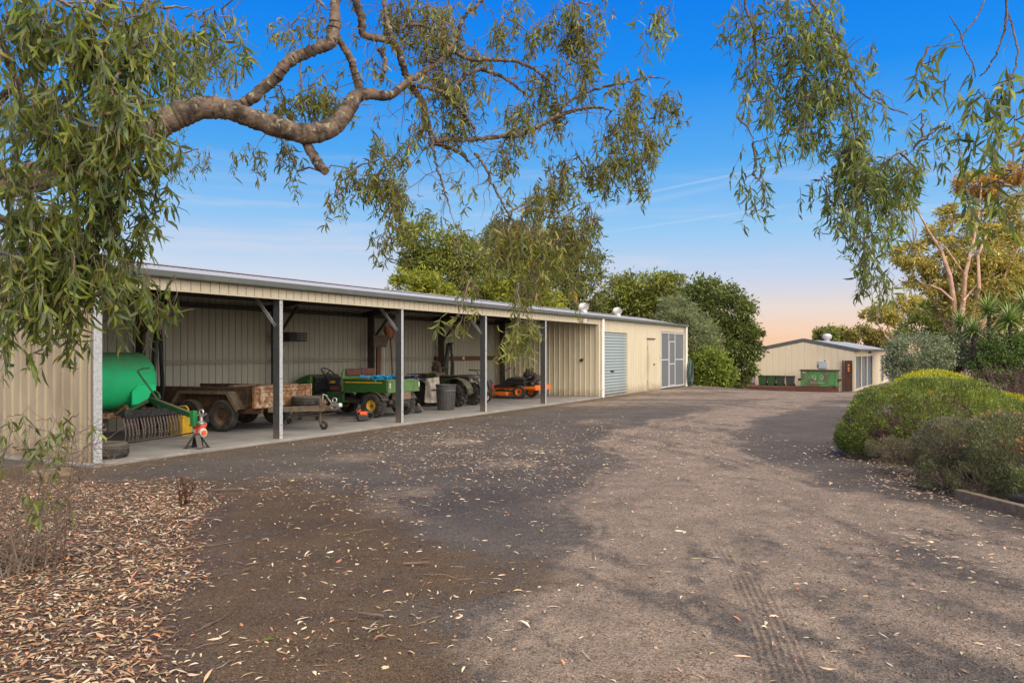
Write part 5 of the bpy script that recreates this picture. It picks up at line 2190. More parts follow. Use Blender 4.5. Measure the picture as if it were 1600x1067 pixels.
def puff_leaves(blobs, n, L, Wd, cols, puff=0.16, leaves_per=55, down=0.25, six=False, shell=0.5, w=None, flat=0.75, jit=0.16, zmin=None, puff_jit=0.13):
    """leaves gathered in small puffs that sit in the outer part of each lobe"""
    blobs = np.array(blobs, float)
    vol = (blobs[:, 3] * blobs[:, 4] + blobs[:, 4] * blobs[:, 5] + blobs[:, 3] * blobs[:, 5])
    share = vol / vol.sum()
    P_, D_, C_ = [], [], []
    for b, s in zip(blobs, share):
        m = max(3, int(n * s / leaves_per))
        u = unit(rng.normal(size=(m, 3)))
        r = shell + (1 - shell) * rng.random((m, 1)) ** 0.6
        pc = u * r * b[3:6]
        k = leaves_per
        off = rng.normal(size=(m, k, 3)) * (puff * b[3:6].mean()) * np.array([1, 1, flat])
        pts = pc[:, None, :] + off + b[:3]
        ax = u[:, None, :] * 0.6 + rng.normal(size=(m, k, 3)) * 0.8
        ax[..., 2] -= down
        c = pick(cols, m * k, jit, w).reshape(m, k, 3) * (1 + rng.normal(size=(m, 1, 1)) * puff_jit)
        P_.append(pts.reshape(-1, 3))
        D_.append(ax.reshape(-1, 3))
        C_.append(c.reshape(-1, 3))
    P_, D_, C_ = np.concatenate(P_), np.concatenate(D_), np.clip(np.concatenate(C_), .003, .95)
    if zmin is not None:
        ok = P_[:, 2] > zmin
        P_, D_, C_ = P_[ok], D_[ok], C_[ok]
    q = len(P_)
    return leaf_arrays(P_, D_, L * rng.uniform(.65, 1.25, q), Wd * rng.uniform(.7, 1.25, q), C_, 0.12, six)


_K = rng.normal(size=(14, 3))
_PH = rng.uniform(0, 6.28, 14)


def snoise(p, f):
    return np.sin(p @ (_K.T * f) + _PH).sum(1) / 3.7


def shell_leaves(blobs, n, L, Wd, cols, w=None, thick=.05, rough=.07, gap=-.75, zmin=-.02, f=3.0, tone=.2, up=.35, spread=.55):
    """leaves clothing the joint outer surface of some lobes, uneven, with gaps where the surface falls back"""
    blobs = np.array(blobs, float)
    ar = (blobs[:, 3] * blobs[:, 4] + blobs[:, 4] * blobs[:, 5] + blobs[:, 3] * blobs[:, 5])
    P_, D_ = [], []
    for i, b in enumerate(blobs):
        k = int(n * ar[i] / ar.sum())
        u = unit(rng.normal(size=(k, 3)))
        q0 = u * b[3:6] + b[:3]
        h = snoise(q0, f)
        ok = snoise(q0 + 7.1, f * 1.7) > gap
        r = 1 + rough * h - np.abs(rng.normal(size=k)) * thick + rng.normal(size=k) * .012
        q = u * b[3:6] * r[:, None] + b[:3]
        for j, c in enumerate(blobs):
            if j != i:
                ok &= (((q - c[:3]) / c[3:6]) ** 2).sum(1) > .80
        ok &= q[:, 2] > zmin
        nn = unit(u / b[3:6])
        a = nn * .75 + rng.normal(size=(k, 3)) * spread
        a[:, 2] += up
        P_.append(q[ok])
        D_.append(a[ok])
    P_, D_ = np.concatenate(P_), np.concatenate(D_)
    q = len(P_)
    C_ = pick(cols, q, .15, w) * (1 + tone * snoise(P_ + 3.3, f * 2.2))[:, None]
    return leaf_arrays(P_, D_, L * rng.uniform(.6, 1.3, q), Wd * rng.uniform(.7, 1.25, q), np.clip(C_, .004, .95), .12, False)


def limb_path(a, b, sag=0.1, n=6, wob=0.06):
    a, b = Vector(a), Vector(b)
    L = (b - a).length
    pts = []
    for i in range(n + 1):
        t = i / n
        p = a.lerp(b, t)
        p += Vector((random.uniform(-1, 1), random.uniform(-1, 1), random.uniform(-1, 1))) * wob * L * math.sin(math.pi * t)
        p.z -= sag * L * t * (1 - t) * 2
        pts.append(p)
    return pts


def pxblob(px, py, rx, ry, Y, dy=None):
    c = P(px, py, Y)
    s = Y / F
    return (c.x, c.y, c.z, rx * s, (dy if dy else (rx + ry) / 2 * s), ry * s)


def tree(name, label, base, blobs, n, L, Wd, cols, barkm, trunk_r=0.2, fork=0.35, group=None, cat='tree', extra_limbs=None, pr=0.16, shell=0.45, lp=55, w=None):
    base = Vector(base)
    t = thing(name, label, cat, base, 0, group)
    mean = Vector([sum(b[i] for b in blobs) / len(blobs) for i in range(3)])
    top = base.lerp(Vector((mean.x, mean.y, mean.z)), fork)
    mb = MB()
    pth = limb_path((0, 0, -.1), top - base, 0, 5, .05)
    mb.tube(pth, [trunk_r * (1.15 - .45 * i / 5) for i in range(6)], 10)
    mb.build('trunk', barkm, t)
    mb = MB()
    for b in blobs:
        c = Vector(b[:3]) - base
        lp_ = limb_path(top - base, c, -.05, 6, .07)
        mb.tube(lp_, [trunk_r * .62 * (1 - .8 * i / 6) + .012 for i in range(7)], 7)
        for k in range(5):
            d = Vector((random.gauss(0, 1), random.gauss(0, 1), random.gauss(.3, 1))).normalized()
            e = c + Vector((d.x * b[3], d.y * b[4], d.z * b[5])) * .85
            mb.tube(limb_path(lp_[4], e, 0, 4, .08), [trunk_r * .2, trunk_r * .15, trunk_r * .1, trunk_r * .07, .01], 5)
    if extra_limbs:
        for pts, rad in extra_limbs:
            mb.tube([Vector(p) - base for p in pts], rad, 9)
    mb.build('limb', barkm, t)
    bl = [(b[0] - base.x, b[1] - base.y, b[2] - base.z, *b[3:]) for b in blobs]
    leaves_obj('crown', [puff_leaves(bl, n, L, Wd, cols, pr, lp, shell=shell, w=w)], M['leaf_soft'], t)
    return t


OLIVE = tint([(.115, .115, .030), (.085, .095, .028), (.15, .14, .038), (.07, .075, .028)], 1.65, 1.85, 1.35)
DARKG = tint([(.060, .080, .022), (.045, .060, .020), (.085, .10, .028), (.10, .095, .035)], 1.8, 1.78, 1.4)
YGREEN = tint([(.19, .19, .035), (.15, .16, .030), (.23, .21, .045), (.11, .125, .03)], 1.28, 1.40, 1.0)
GREYG = tint([(.13, .14, .075), (.10, .115, .06), (.16, .165, .095), (.085, .09, .05)], 1.5, 1.62, 1.4)


def gbase(px, Y):
    x = (px - 800) / F * Y
    return (x, Y, float(gz(x, Y)) - .05)


tree('broadleaf_tree', 'olive green round headed tree standing behind the left half of the long shed roof', gbase(700, 42), [pxblob(*b, 42) for b in ((672, 372, 46, 30), (645, 402, 26, 22), (722, 405, 40, 40), (690, 430, 48, 38), (660, 420, 36, 24), (735, 440, 30, 40))], 15000, .26, .085, OLIVE, M['bark_dark'], .25)
tree('bushy_tree', 'yellow green bushy tree low over the shed roof ridge', gbase(655, 39), [pxblob(*b, 39) for b in ((640, 447, 34, 26), (612, 464, 18, 13), (675, 455, 35, 28), (700, 472, 40, 20), (640, 478, 50, 18))], 9500, .22, .08, YGREEN, M['bark_dark'], .18)
tree('dense_tree', 'tall dark dense tree behind the middle of the long shed', gbase(840, 45), [pxblob(*b, 45) for b in ((800, 388, 52, 38), (770, 432, 46, 42), (858, 398, 52, 40), (905, 425, 38, 48), (860, 450, 55, 35), (805, 462, 55, 30), (745, 470, 36, 20), (915, 470, 30, 26), (790, 360, 30, 20))], 21000, .27, .085, DARKG + [(.12, .12, .03)], M['bark_dark'], .32)
tree('bushy_tree', 'yellow green bushy tree in front of the tall dark tree behind the shed', gbase(800, 41), [pxblob(*b, 41) for b in ((830, 440, 32, 26), (800, 470, 40, 24), (850, 475, 36, 20), (780, 448, 22, 22))], 7000, .22, .08, YGREEN, M['bark_dark'], .16)
tree('broadleaf_tree', 'olive rounded tree behind the two roof ventilators', gbase(1005, 52), [pxblob(*b, 52) for b in ((1010, 447, 46, 24), (968, 462, 32, 28), (1044, 452, 34, 26), (990, 484, 45, 24), (1030, 480, 40, 22), (950, 488, 28, 16))], 14000, .29, .10, OLIVE, M['bark_dark'], .25)
tree('dense_tree', 'dark green spreading tree between the end of the long shed and the far shed', gbase(1128, 48), [pxblob(*b, 48) for b in ((1105, 465, 46, 28), (1145, 492, 34, 36), (1164, 535, 26, 34), (1090, 495, 38, 32), (1125, 525, 44, 36), (1182, 528, 12, 18), (1160, 575, 22, 22), (1150, 592, 24, 14))], 19000, .27, .10, tint([(.085, .10, .028), (.06, .075, .024), (.11, .12, .035), (.075, .07, .03)], 1.3, 1.5, 1.2), M['bark_dark'], .25)
tree('willow_tree', 'soft grey green feathery tree over the far end of the long shed', gbase(1075, 44), [pxblob(*b, 44) for b in ((1060, 487, 32, 24), (1082, 518, 32, 30), (1042, 508, 22, 20), (1100, 545, 26, 30))], 9000, .30, .04, GREYG, M['bark_dark'], .15)


def bush(name, label, base, blobs, n, L, Wd, cols, cat='shrub', stems=24, stem_r=.012, pr=.13, shell=.62, lp=40, six=False, group=None, extra=None, stem_mat=None, down=.0, w=None, zmin=None, jit=.18, puff_jit=.13, skin=None):
    base = Vector(base)
    t = thing(name, label, cat, base, 0, group)
    bl = [(b[0] - base.x, b[1] - base.y, b[2] - base.z, *b[3:]) for b in blobs]
    if skin:
        arr = [shell_leaves(bl, n, L, Wd, cols, w, zmin=zmin if zmin is not None else -.02, **skin)]
    else:
        arr = [puff_leaves(bl, n, L, Wd, cols, pr, lp, down, six, shell, w, 1.0, jit, zmin if zmin is not None else -.02, puff_jit)]
    if extra:
        arr += extra(bl)
    leaves_obj('foliage', arr, M['leaf_soft'], t)
    mb = MB()
    for k in range(stems):
        b = bl[k % len(bl)]
        u = Vector((random.gauss(0, 1), random.gauss(0, 1), abs(random.gauss(.2, .7)))).normalized()
        e = Vector(b[:3]) + Vector((u.x * b[3], u.y * b[4], u.z * b[5])) * random.uniform(.75, .98)
        s = Vector((b[0] * .6 + random.uniform(-.1, .1), b[1] * .6 + random.uniform(-.1, .1), 0))
        pth = limb_path(s, e, .12, 6, .09)
        mb.tube(pth, [stem_r * (1.2 - i / 6) + .002 for i in range(7)], 5)
        for q in range(3):
            i = random.randint(2, 5)
            d = Vector((random.gauss(0, 1), random.gauss(0, 1), random.gauss(.2, .6))).normalized() * b[3] * random.uniform(.2, .4)
            mb.tube(limb_path(pth[i], pth[i] + d, 0, 3, .1), [stem_r * .5, stem_r * .4, stem_r * .3, .002], 4)
    mb.build('stem', stem_mat or M['twig'], t)
    return t


bush('round_shrub', 'bright green dense shrub at the far end corner of the long shed', gbase(1110, 42), [pxblob(*b, 42) for b in ((1108, 572, 30, 26), (1128, 586, 20, 20), (1088, 582, 22, 24), (1110, 592, 34, 14))], 9000, .20, .085, [(.16, .21, .03), (.11, .155, .025), (.20, .24, .04), (.08, .11, .02)], pr=.2, shell=.7)
# right hand side, far to near
G1 = 45.0
gl = []
for pts, r0, r1 in (([(1492, 520), (1490, 470), (1484, 430), (1472, 395), (1450, 360), (1428, 318)], 8, 1.5),
                    ([(1500, 520), (1505, 470), (1508, 430), (1520, 380), (1530, 330), (1534, 285)], 8, 1.5),
                    ([(1514, 520), (1522, 480), (1530, 450), (1528, 400), (1552, 340), (1580, 290)], 7, 1.5),
                    ([(1530, 520), (1552, 470), (1568, 435), (1580, 410), (1600, 370)], 6, 1.5),
                    ([(1490, 470), (1470, 452), (1455, 446), (1440, 448)], 3, 1), ([(1508, 430), (1478, 388), (1462, 375)], 3, 1),
                    ([(1505, 470), (1530, 440), (1560, 425)], 3, 1), ([(1514, 510), (1560, 490), (1600, 460)], 4, 1.5)):
    w3 = [P(x, y, G1 - .9 + random.uniform(-.7, .7)) for x, y in pts]
    gl.append((w3, [(r0 + (r1 - r0) * i / (len(pts) - 1)) * .58 * G1 / F for i in range(len(pts))]))
gumcol = tint([(.19, .155, .045), (.15, .13, .045), (.23, .175, .05), (.12, .105, .04)], 2.1, 2.25, 1.9)
g1 = tree('gum_tree', 'tall pale trunked gum with crown top coloured as sunlit orange on the right behind the shrubs', gbase(1505, G1),
          [pxblob(*b, G1) for b in ((1488, 335, 24, 14), (1430, 400, 36, 20), (1470, 365, 24, 16), (1482, 418, 40, 26), (1452, 442, 36, 16), (1530, 395, 40, 30), (1572, 392, 36, 34),
                                    (1558, 440, 42, 26), (1596, 340, 24, 40), (1512, 455, 40, 24), (1604, 440, 36, 36), (1412, 318, 12, 8), (1540, 345, 34, 20), (1500, 480, 40, 18))],
          27000, .27, .08, gumcol, M['bark_pale'], .11, .2, extra_limbs=gl, pr=.17, shell=.6, lp=45)
bl = [pxblob(*b, G1) for b in ((1520, 287, 32, 15), (1578, 272, 26, 16), (1545, 300, 26, 12))]  # top clump coloured orange to stand for low sun on the crown
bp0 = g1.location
leaves_obj('sunlit_crown_top', [puff_leaves([(b[0] - bp0.x, b[1] - bp0.y, b[2] - bp0.z, *b[3:]) for b in bl], 4200, .28, .08, [(.46, .24, .055), (.38, .24, .06), (.30, .22, .06)], .2, 45)], M['leaf_soft'], g1)['label'] = 'top of the crown, leaves coloured orange as if sunlit'
tree('gum_tree', 'small flat topped gum with bare pale limbs beyond the far shed', gbase(1402, 80), [pxblob(*b, 80) for b in ((1378, 488, 26, 11), (1414, 474, 24, 12), (1358, 494, 14, 8), (1440, 482, 20, 16), (1395, 500, 20, 8))], 5200, .38, .13, gumcol, M['bark_pale'], .2, .45)
tree('distant_tree', 'small rounded green tree left of the ventilator of the far shed', gbase(1300, 96), [pxblob(*b, 96) for b in ((1300, 522, 24, 11), (1285, 527, 14, 9), (1318, 526, 16, 10))], 4000, .42, .17, [(.22, .24, .055), (.16, .18, .05)], M['bark_dark'], .2)
tree('distant_tree', 'olive brown tree right of the ventilator of the far shed', gbase(1350, 90), [pxblob(*b, 90) for b in ((1345, 523, 24, 12), (1368, 528, 20, 13), (1385, 535, 16, 12))], 4200, .42, .15, [(.26, .23, .07), (.19, .18, .055)], M['bark_dark'], .2)
tree('broadleaf_tree', 'olive tree rising behind the silver shrub', gbase(1440, 58), [pxblob(*b, 58) for b in ((1440, 510, 38, 26), (1470, 490, 26, 30), (1480, 525, 40, 30))], 7000, .30, .10, OLIVE, M['bark_dark'], .2)
tree('broadleaf_tree', 'dark olive tree behind the spiky plants', gbase(1580, 52), [pxblob(*b, 52) for b in ((1590, 470, 50, 36), (1550, 490, 46, 30), (1625, 430, 44, 50))], 9000, .30, .10, OLIVE, M['bark_dark'], .2)

SILVER = tint([(.20, .21, .15), (.15, .165, .115), (.25, .255, .19), (.11, .125, .08)], 1.05, 1.18, .95)
bush('silver_shrub', 'large silver grey leaved shrub at the side wall of the far shed', gbase(1432, 26), [pxblob(*b, 26) for b in ((1432, 552, 42, 36), (1404, 566, 20, 30), (1466, 556, 24, 34), (1430, 582, 44, 20))], 13000, .085, .034, SILVER, stems=40, stem_r=.014, pr=.13)
bush('silver_shrub', 'silver grey leaved shrub half hidden between two dark green shrubs', gbase(1530, 27), [pxblob(*b, 27) for b in ((1525, 545, 30, 34), (1545, 560, 28, 28))], 8000, .085, .034, SILVER, stems=20)
bush('green_shrub', 'dark green leafy shrub right of the big silver shrub', gbase(1490, 28), [pxblob(*b, 28) for b in ((1492, 548, 24, 30), (1478, 565, 16, 24))], 5000, .10, .045, DARKG, stems=12)
bush('green_shrub', 'tall glossy dark green shrub under the spiky plants', gbase(1580, 26), [pxblob(*b, 26) for b in ((1575, 552, 40, 34), (1612, 550, 36, 40), (1560, 575, 40, 22), (1600, 585, 40, 18))], 12000, .11, .05, [(.10, .165, .042), (.075, .12, .03), (.14, .20, .055)], stems=20)

# spiky plants
me_sw = None
mb = MB()
k_ = 7
vs = []
for j in range(k_):
    t = j / (k_ - 1)
    hw = .028 * (.55 + .45 * math.sin(math.pi * min(1, t * 1.3 + .12))) * (1 - t ** 3)
    z = -.16 * t * t
    vs += [(-hw, t * .72, z + .008), (0, t * .72, z), (hw, t * .72, z + .008)]
fs = []
for j in range(k_ - 1):
    a = 3 * j
    fs += [(a, a + 1, a + 4, a + 3), (a + 1, a + 2, a + 5, a + 4)]
mb.add(vs, fs)
M['sword'] = mat('sword_leaf', (.20, .28, .07), (.12, .18, .05), .5, scale=2)
me_sw = mb.mesh('leaf', M['sword'], True, 80)
SP = [(1545, 488, 27, 1.25, 'spiky rosette plant standing highest, against the pale gum trunks'), (1500, 508, 28, 1.05, 'smaller spiky rosette plant nearest the gum trunk base'),
      (1578, 502, 26, 1.2, 'spiky rosette plant low above the glossy green shrub'), (1604, 482, 27, 1.35, 'spiky rosette plant cut by the picture edge'), (1522, 518, 26.5, .95, 'low spiky rosette plant between two taller ones')]
for px, py, Y, sc_, lab in SP:
    c = P(px, py, Y)
    g0 = Vector(gbase(px, Y))
    t = thing('yucca', lab, 'spiky plant', g0, 0, 'spiky plants behind the shrubs')
    mb = MB()
    mb.tube(limb_path((0, 0, 0), c - g0, 0, 5, .03), .06, 8)
    mb.build('stem', M['bark_dark'], t)
    for k in range(64):
        o = put(me_sw, 'leaf', c - g0, t)
        az = k * 2.39996
        el = R(80 - 105 * (k / 63) ** .9)
        o.rotation_euler = (el, 0, az)
        o.scale = (sc_, sc_ * random.uniform(.85, 1.1), sc_)

bush('low_red_shrub', 'low dark red brown ground cover shrub on the right behind the round shrub', (9.9, 17.3, .1), [(9.6, 17.3, .35, .9, .8, .36), (10.9, 17.2, .45, .9, .8, .42)], 6500, .055, .022, [(.115, .040, .030), (.085, .045, .028), (.07, .06, .025), (.16, .07, .04)], stems=20, stem_mat=M['dead_twig'])
bush('low_red_shrub', 'brown withered shrub under the glossy green shrub', (11.6, 19.2, .1), [(11.2, 19.2, .7, .9, .7, .55), (12.3, 19.0, .8, .8, .7, .6)], 6000, .07, .02, [(.10, .055, .045), (.075, .05, .038), (.13, .085, .06)], stems=60, stem_mat=M['dead_twig'])
bush('flowering_shrub', 'small green shrub with a few orange red flowers behind the round shrub', (9.0, 19.5, .1), [(9.4, 19.3, .5, .5, .5, .5)], 3000, .07, .03, [(.10, .12, .035), (.32, .10, .05), (.14, .15, .05)], w=[.55, .2, .25], stems=10)
# golden low shrub behind the round one
bush('golden_shrub', 'golden yellow green low mounded shrub behind the large round shrub', (8.2, 16.0, .0), [(8.05, 16.0, .16, 1.10, 1.1, 1.10), (9.0, 15.8, -.05, 1.35, 1.2, .88)], 46000, .045, .016, [(.40, .40, .028), (.34, .35, .03), (.47, .45, .035), (.26, .29, .03)], stems=16, zmin=.62, skin=dict(thick=.03, rough=.03, gap=-1.6, tone=.10))


def dry_under(bl):
    """dry brown inner leaves and bare tips low in the shrub"""
    b2 = [(b[0], b[1], b[2] * .62, b[3] * .93, b[4] * .93, b[5] * .78) for b in bl]
    return [puff_leaves(b2, 26000, .045, .014, [(.10, .062, .036), (.075, .045, .028), (.15, .10, .06)], .14, 30, 0, False, .5)]


bush('round_shrub', 'large rounded olive green shrub overhanging the gravel edge on the right', (6.6, 13.0, .0),
     [(6.50, 13.0, .40, 1.38, 1.2, .80), (7.35, 12.7, .14, 1.45, 1.2, .66), (5.85, 13.0, .36, .78, .8, .50), (6.3, 12.3, .36, .95, .8, .50)],
     150000, .047, .0165, [(.155, .205, .040), (.12, .165, .034), (.20, .25, .054), (.085, .112, .028), (.16, .14, .045)], w=[.3, .26, .2, .18, .06], stems=190, stem_r=.012, extra=dry_under, zmin=.06, stem_mat=M['dead_twig'],
     skin=dict(thick=.07, rough=.05, gap=-.45, f=4.6, tone=.24))


def flowers(cols, n, L, Wd, top=.2):
    def f(bl):
        out = []
        b2 = [(b[0], b[1], b[2] + .03, b[3], b[4], b[5]) for b in bl]
        out.append(puff_leaves(b2, n, L, Wd, cols, .05, 10, -.4, False, .93, zmin=top))
        return out
    return f


bush('flowering_shrub', 'grey green shrub dotted with small orange flowers at the picture edge', (5.75, 9.15, .1), [(5.55, 9.35, .52, .48, .45, .40), (5.95, 9.0, .55, .50, .45, .42), (5.7, 9.0, .28, .5, .45, .26)], 42000, .034, .012, [(.165, .175, .075), (.125, .15, .062), (.21, .23, .12), (.10, .11, .05)],
     stems=60, stem_r=.007, skin=dict(thick=.14, rough=.10, gap=-.5, f=6.5, up=.7, tone=.18), stem_mat=M['dead_twig'], extra=flowers([(.46, .19, .08), (.36, .16, .08), (.4, .26, .18)], 2200, .030, .013, .36))
bush('silvery_shrub', 'silvery pink tipped shrub in front of the large round shrub', (5.3, 10.1, .1), [(5.35, 10.15, .45, .44, .42, .36), (5.55, 9.8, .35, .40, .40, .32)], 30000, .032, .012, [(.16, .185, .095), (.14, .16, .08), (.23, .23, .145), (.20, .14, .10)],
     stems=60, stem_r=.007, skin=dict(thick=.14, rough=.10, gap=-.5, f=6.5, up=.7, tone=.18), stem_mat=M['dead_twig'], extra=flowers([(.42, .24, .2), (.36, .22, .17)], 500, .026, .012, .3))
bush('low_shrub', 'low straggly grey pink shrub at the foot of the large round shrub', (5.15, 11.2, .1), [(5.2, 11.25, .24, .42, .38, .24), (5.5, 10.75, .28, .36, .36, .26)], 20000, .030, .010, [(.15, .155, .075), (.13, .13, .065), (.20, .15, .10)], stems=60, stem_r=.006, skin=dict(thick=.18, rough=.12, gap=-.4, f=7, up=.7), stem_mat=M['dead_twig'],
     extra=flowers([(.5, .16, .22), (.36, .2, .17)], 120, .022, .012, .2))
bush('low_shrub', 'low dusty green shrub between the sleeper end and the pink tipped shrub', (5.2, 9.35, .0), [(5.25, 9.4, .16, .36, .40, .26), (5.1, 9.95, .14, .30, .34, .22)], 14000, .032, .011, [(.135, .155, .07), (.11, .125, .055), (.17, .18, .09), (.13, .095, .06)], stems=40, stem_r=.005, skin=dict(thick=.2, rough=.12, gap=-.4, f=7, up=.7), stem_mat=M['dead_twig'])
bush('low_shrub', 'low leafy green shrub spilling over the nearest sleeper', (5.55, 8.55, .1), [(5.5, 8.6, .20, .34, .34, .22), (5.9, 8.35, .22, .4, .36, .24)], 20000, .036, .013, [(.145, .185, .068), (.125, .16, .06), (.20, .23, .095)], stems=30, stem_r=.006, skin=dict(thick=.16, rough=.1, gap=-.5, f=7, up=.6))

# ------------------------------------------------------------------ overhanging gums
GUM_NEAR = tint([(.125, .135, .030), (.095, .11, .030), (.17, .175, .038), (.105, .12, .060), (.085, .095, .055), (.21, .20, .045), (.14, .10, .04)], 1.02, 1.20, .95)
GUM_W = [.24, .22, .16, .14, .12, .08, .04]


def px_limb(pts, Y0, Y1):
    k = len(pts)
    return [P(x, y, Y0 + (Y1 - Y0) * i / (k - 1)) for i, (x, y, *_r) in enumerate(pts)]


def smooth_path(p, r, sub=4):
    """Catmull-Rom refinement of a path with radii"""
    q, rr = [], []
    k = len(p)
    for i in range(k - 1):
        p0, p1, p2, p3 = p[max(i - 1, 0)], p[i], p[i + 1], p[min(i + 2, k - 1)]
        for j in range(sub):
            t = j / sub
            q.append(0.5 * ((2 * p1) + (p2 - p0) * t + (2 * p0 - 5 * p1 + 4 * p2 - p3) * t * t + (3 * p1 - p0 - 3 * p2 + p3) * t ** 3))
            rr.append(r[i] + (r[i + 1] - r[i]) * t)
    q.append(p[-1])
    rr.append(r[-1])
    return q, rr


class Canopy:
    def __init__(s, name, label, base):
        s.root = thing(name, label, 'tree', base)
        s.base = Vector(base)
        s.nodes = []
        s.limbs = []
        s.twigs = MB()
        s.P, s.D, s.L, s.Wd, s.C = [], [], [], [], []

    def limb(s, pts, rad, part='limb', nseg=12, name_build=True, wob=.0):
        q, rr = smooth_path([Vector(p) for p in pts], rad, 12)
        nseg += 6
        if wob:
            q = [p + Vector((random.gauss(0, 1), random.gauss(0, 1), random.gauss(0, 1))) * wob for p in q]
        rr = [r * random.uniform(.94, 1.07) for r in rr]
        s.nodes += [(p, r) for p, r in zip(q, rr)]
        mb = MB()
        mb.tube([p - s.base for p in q], rr, nseg)
        # knots, swellings and flats of old bark
        vv = np.array(mb.v)
        ctr = np.repeat(np.array([tuple(p - s.base) for p in q]), nseg, axis=0)
        k_ = 1 + .055 * snoise(vv, 5.0) + .035 * snoise(vv + 5, 14.0) + .022 * snoise(vv + 9, 34.0)
        vv = ctr + (vv - ctr) * k_[:, None]
        mb.v = [tuple(x) for x in vv]
        return mb.build(part, M['bark'], s.root)

    def nearest(s, c, maxr=1e9):
        best, bd = None, 1e9
        for p, r in s.nodes:
            d = (p - c).length
            if d < bd:
                best, bd = p, d
        return best, bd

    def twig(s, a, b, r0, r1, sag=.1, n=6, wob=.05, node=True):
        pth = limb_path(a, b, sag, n, wob)
        s.twigs.tube([p - s.base for p in pth], [r0 + (r1 - r0) * i / n for i in range(n + 1)], 4, caps=False)
        if node:
            s.nodes += [(p, r1) for p in pth[2:]]
        return pth

    def cluster(s, px, py, rx, ry, Y, n, leafL=.11, leafW=.017, hang=.38, dy=.45, per=11, cols=None, w=None, lean=.35, connect=True, dens=1.0):
        """n leafy hanging twigs inside the ellipsoid seen at px, py at depth Y"""
        sc_ = Y / F
        c = P(px, py, Y)
        rx, ry = rx * sc_, ry * sc_
        if connect:
            a, d = s.nearest(c)
            if a is not None and d > .12:
                s.twig(a, c + Vector((0, 0, ry * .4)), .010 + .003 * d, .004, -.06, 7, .07)
        n = int(n * dens + .5)
        cols = cols or GUM_NEAR
        w = w if w is not None else (GUM_W if cols is GUM_NEAR else None)
        # sub-branchlets carry the twigs
        m = max(2, n // 7)
        subs = []
        for k in range(m):
            u = Vector((random.gauss(0, 1), random.gauss(0, 1), random.gauss(.25, .9))).normalized() * random.random() ** .45
            e = c + Vector((u.x * rx, u.y * dy, u.z * ry))
            pth = s.twig(c + Vector((0, 0, ry * .3)) * random.random(), e, .0042, .0022, .05, 5, .10)
            subs += pth[2:]
        tone = 1 + random.gauss(0, .09)
        for k in range(n):
            a = subs[random.randrange(len(subs))] + Vector((random.gauss(0, .06), random.gauss(0, .08), random.gauss(0, .05)))
            L = hang * random.uniform(.5, 1.25) * Y / 6.0 * .9
            b = a + Vector((random.gauss(0, lean * .5), random.gauss(0, lean * .5), -1)).normalized() * L
            pth = s.twig(a, b, .0022, .0010, 0, 4, .07, node=False)
            q = max(4, int(per * random.uniform(.7, 1.25)))
            t = np.sort(rng.random(q)) ** .8
            A, B, Cc = np.array(pth[0]), np.array(pth[2]), np.array(pth[4])
            pos = ((1 - t) ** 2)[:, None] * A + (2 * t * (1 - t))[:, None] * (2 * B - (A + Cc) / 2) + (t ** 2)[:, None] * Cc
            dr = rng.normal(size=(q, 3)) * .52
            dr[:, 2] -= .82
            s.P.append(pos)
            s.D.append(dr)
            s.L.append(leafL * rng.uniform(.6, 1.25, q))
            s.Wd.append(leafW * rng.uniform(.7, 1.3, q))
            s.C.append(np.clip(pick(cols, q, .14, w) * tone * (1 + random.gauss(0, .08)), .004, .9))

    def finish(s, singles=300):
        s.twigs.build('twigs', M['twig'], s.root)['kind'] = 'stuff'
        Pn, Dn, Ln, Wn_, Cn = (np.concatenate(x) for x in (s.P, s.D, s.L, s.Wd, s.C))
        # the leaves that show largest become parts of their own
        px = 800 + F * Pn[:, 0] / Pn[:, 1]
        py = HY - F * (Pn[:, 2] - EYE) / Pn[:, 1]
        size = Ln / Pn[:, 1]
        inside = (px > 5) & (px < 1595) & (py > 5) & (py < 1000)
        order = np.argsort(-(size * inside))[:singles]
        rest = np.ones(len(Pn), bool)
        rest[order] = False
        b = np.array(s.base)
        leaves_obj('foliage', [leaf_arrays(Pn[rest] - b, Dn[rest], Ln[rest], Wn_[rest], Cn[rest], .20, True)], M['leaf'], s.root)
        var = []
        for k in range(14):
            c = np.array([Cn[order[(k * 17) % len(order)]]])
            co, tr, cc = leaf_arrays(np.zeros((1, 3)), np.array([[0, 0, 1.0]]), np.array([1.0]), np.array([.16]), c, .13, True)
            var.append(tri_mesh('leaf', co, tr, M['leaf'], cc))
        for i in order:
            o = bpy.data.objects.new('leaf', var[random.randrange(14)])
            link(o, s.root)
            o.location = Pn[i] - b
            d = Vector(Dn[i]).normalized()
            o.rotation_mode = 'QUATERNION'
            from mathutils import Quaternion
            o.rotation_quaternion = d.to_track_quat('Z', 'Y') @ Quaternion((0, 0, 1), random.uniform(0, 6.28))
            wv = Wn_[i] / .16
            o.scale = (wv, wv, Ln[i])


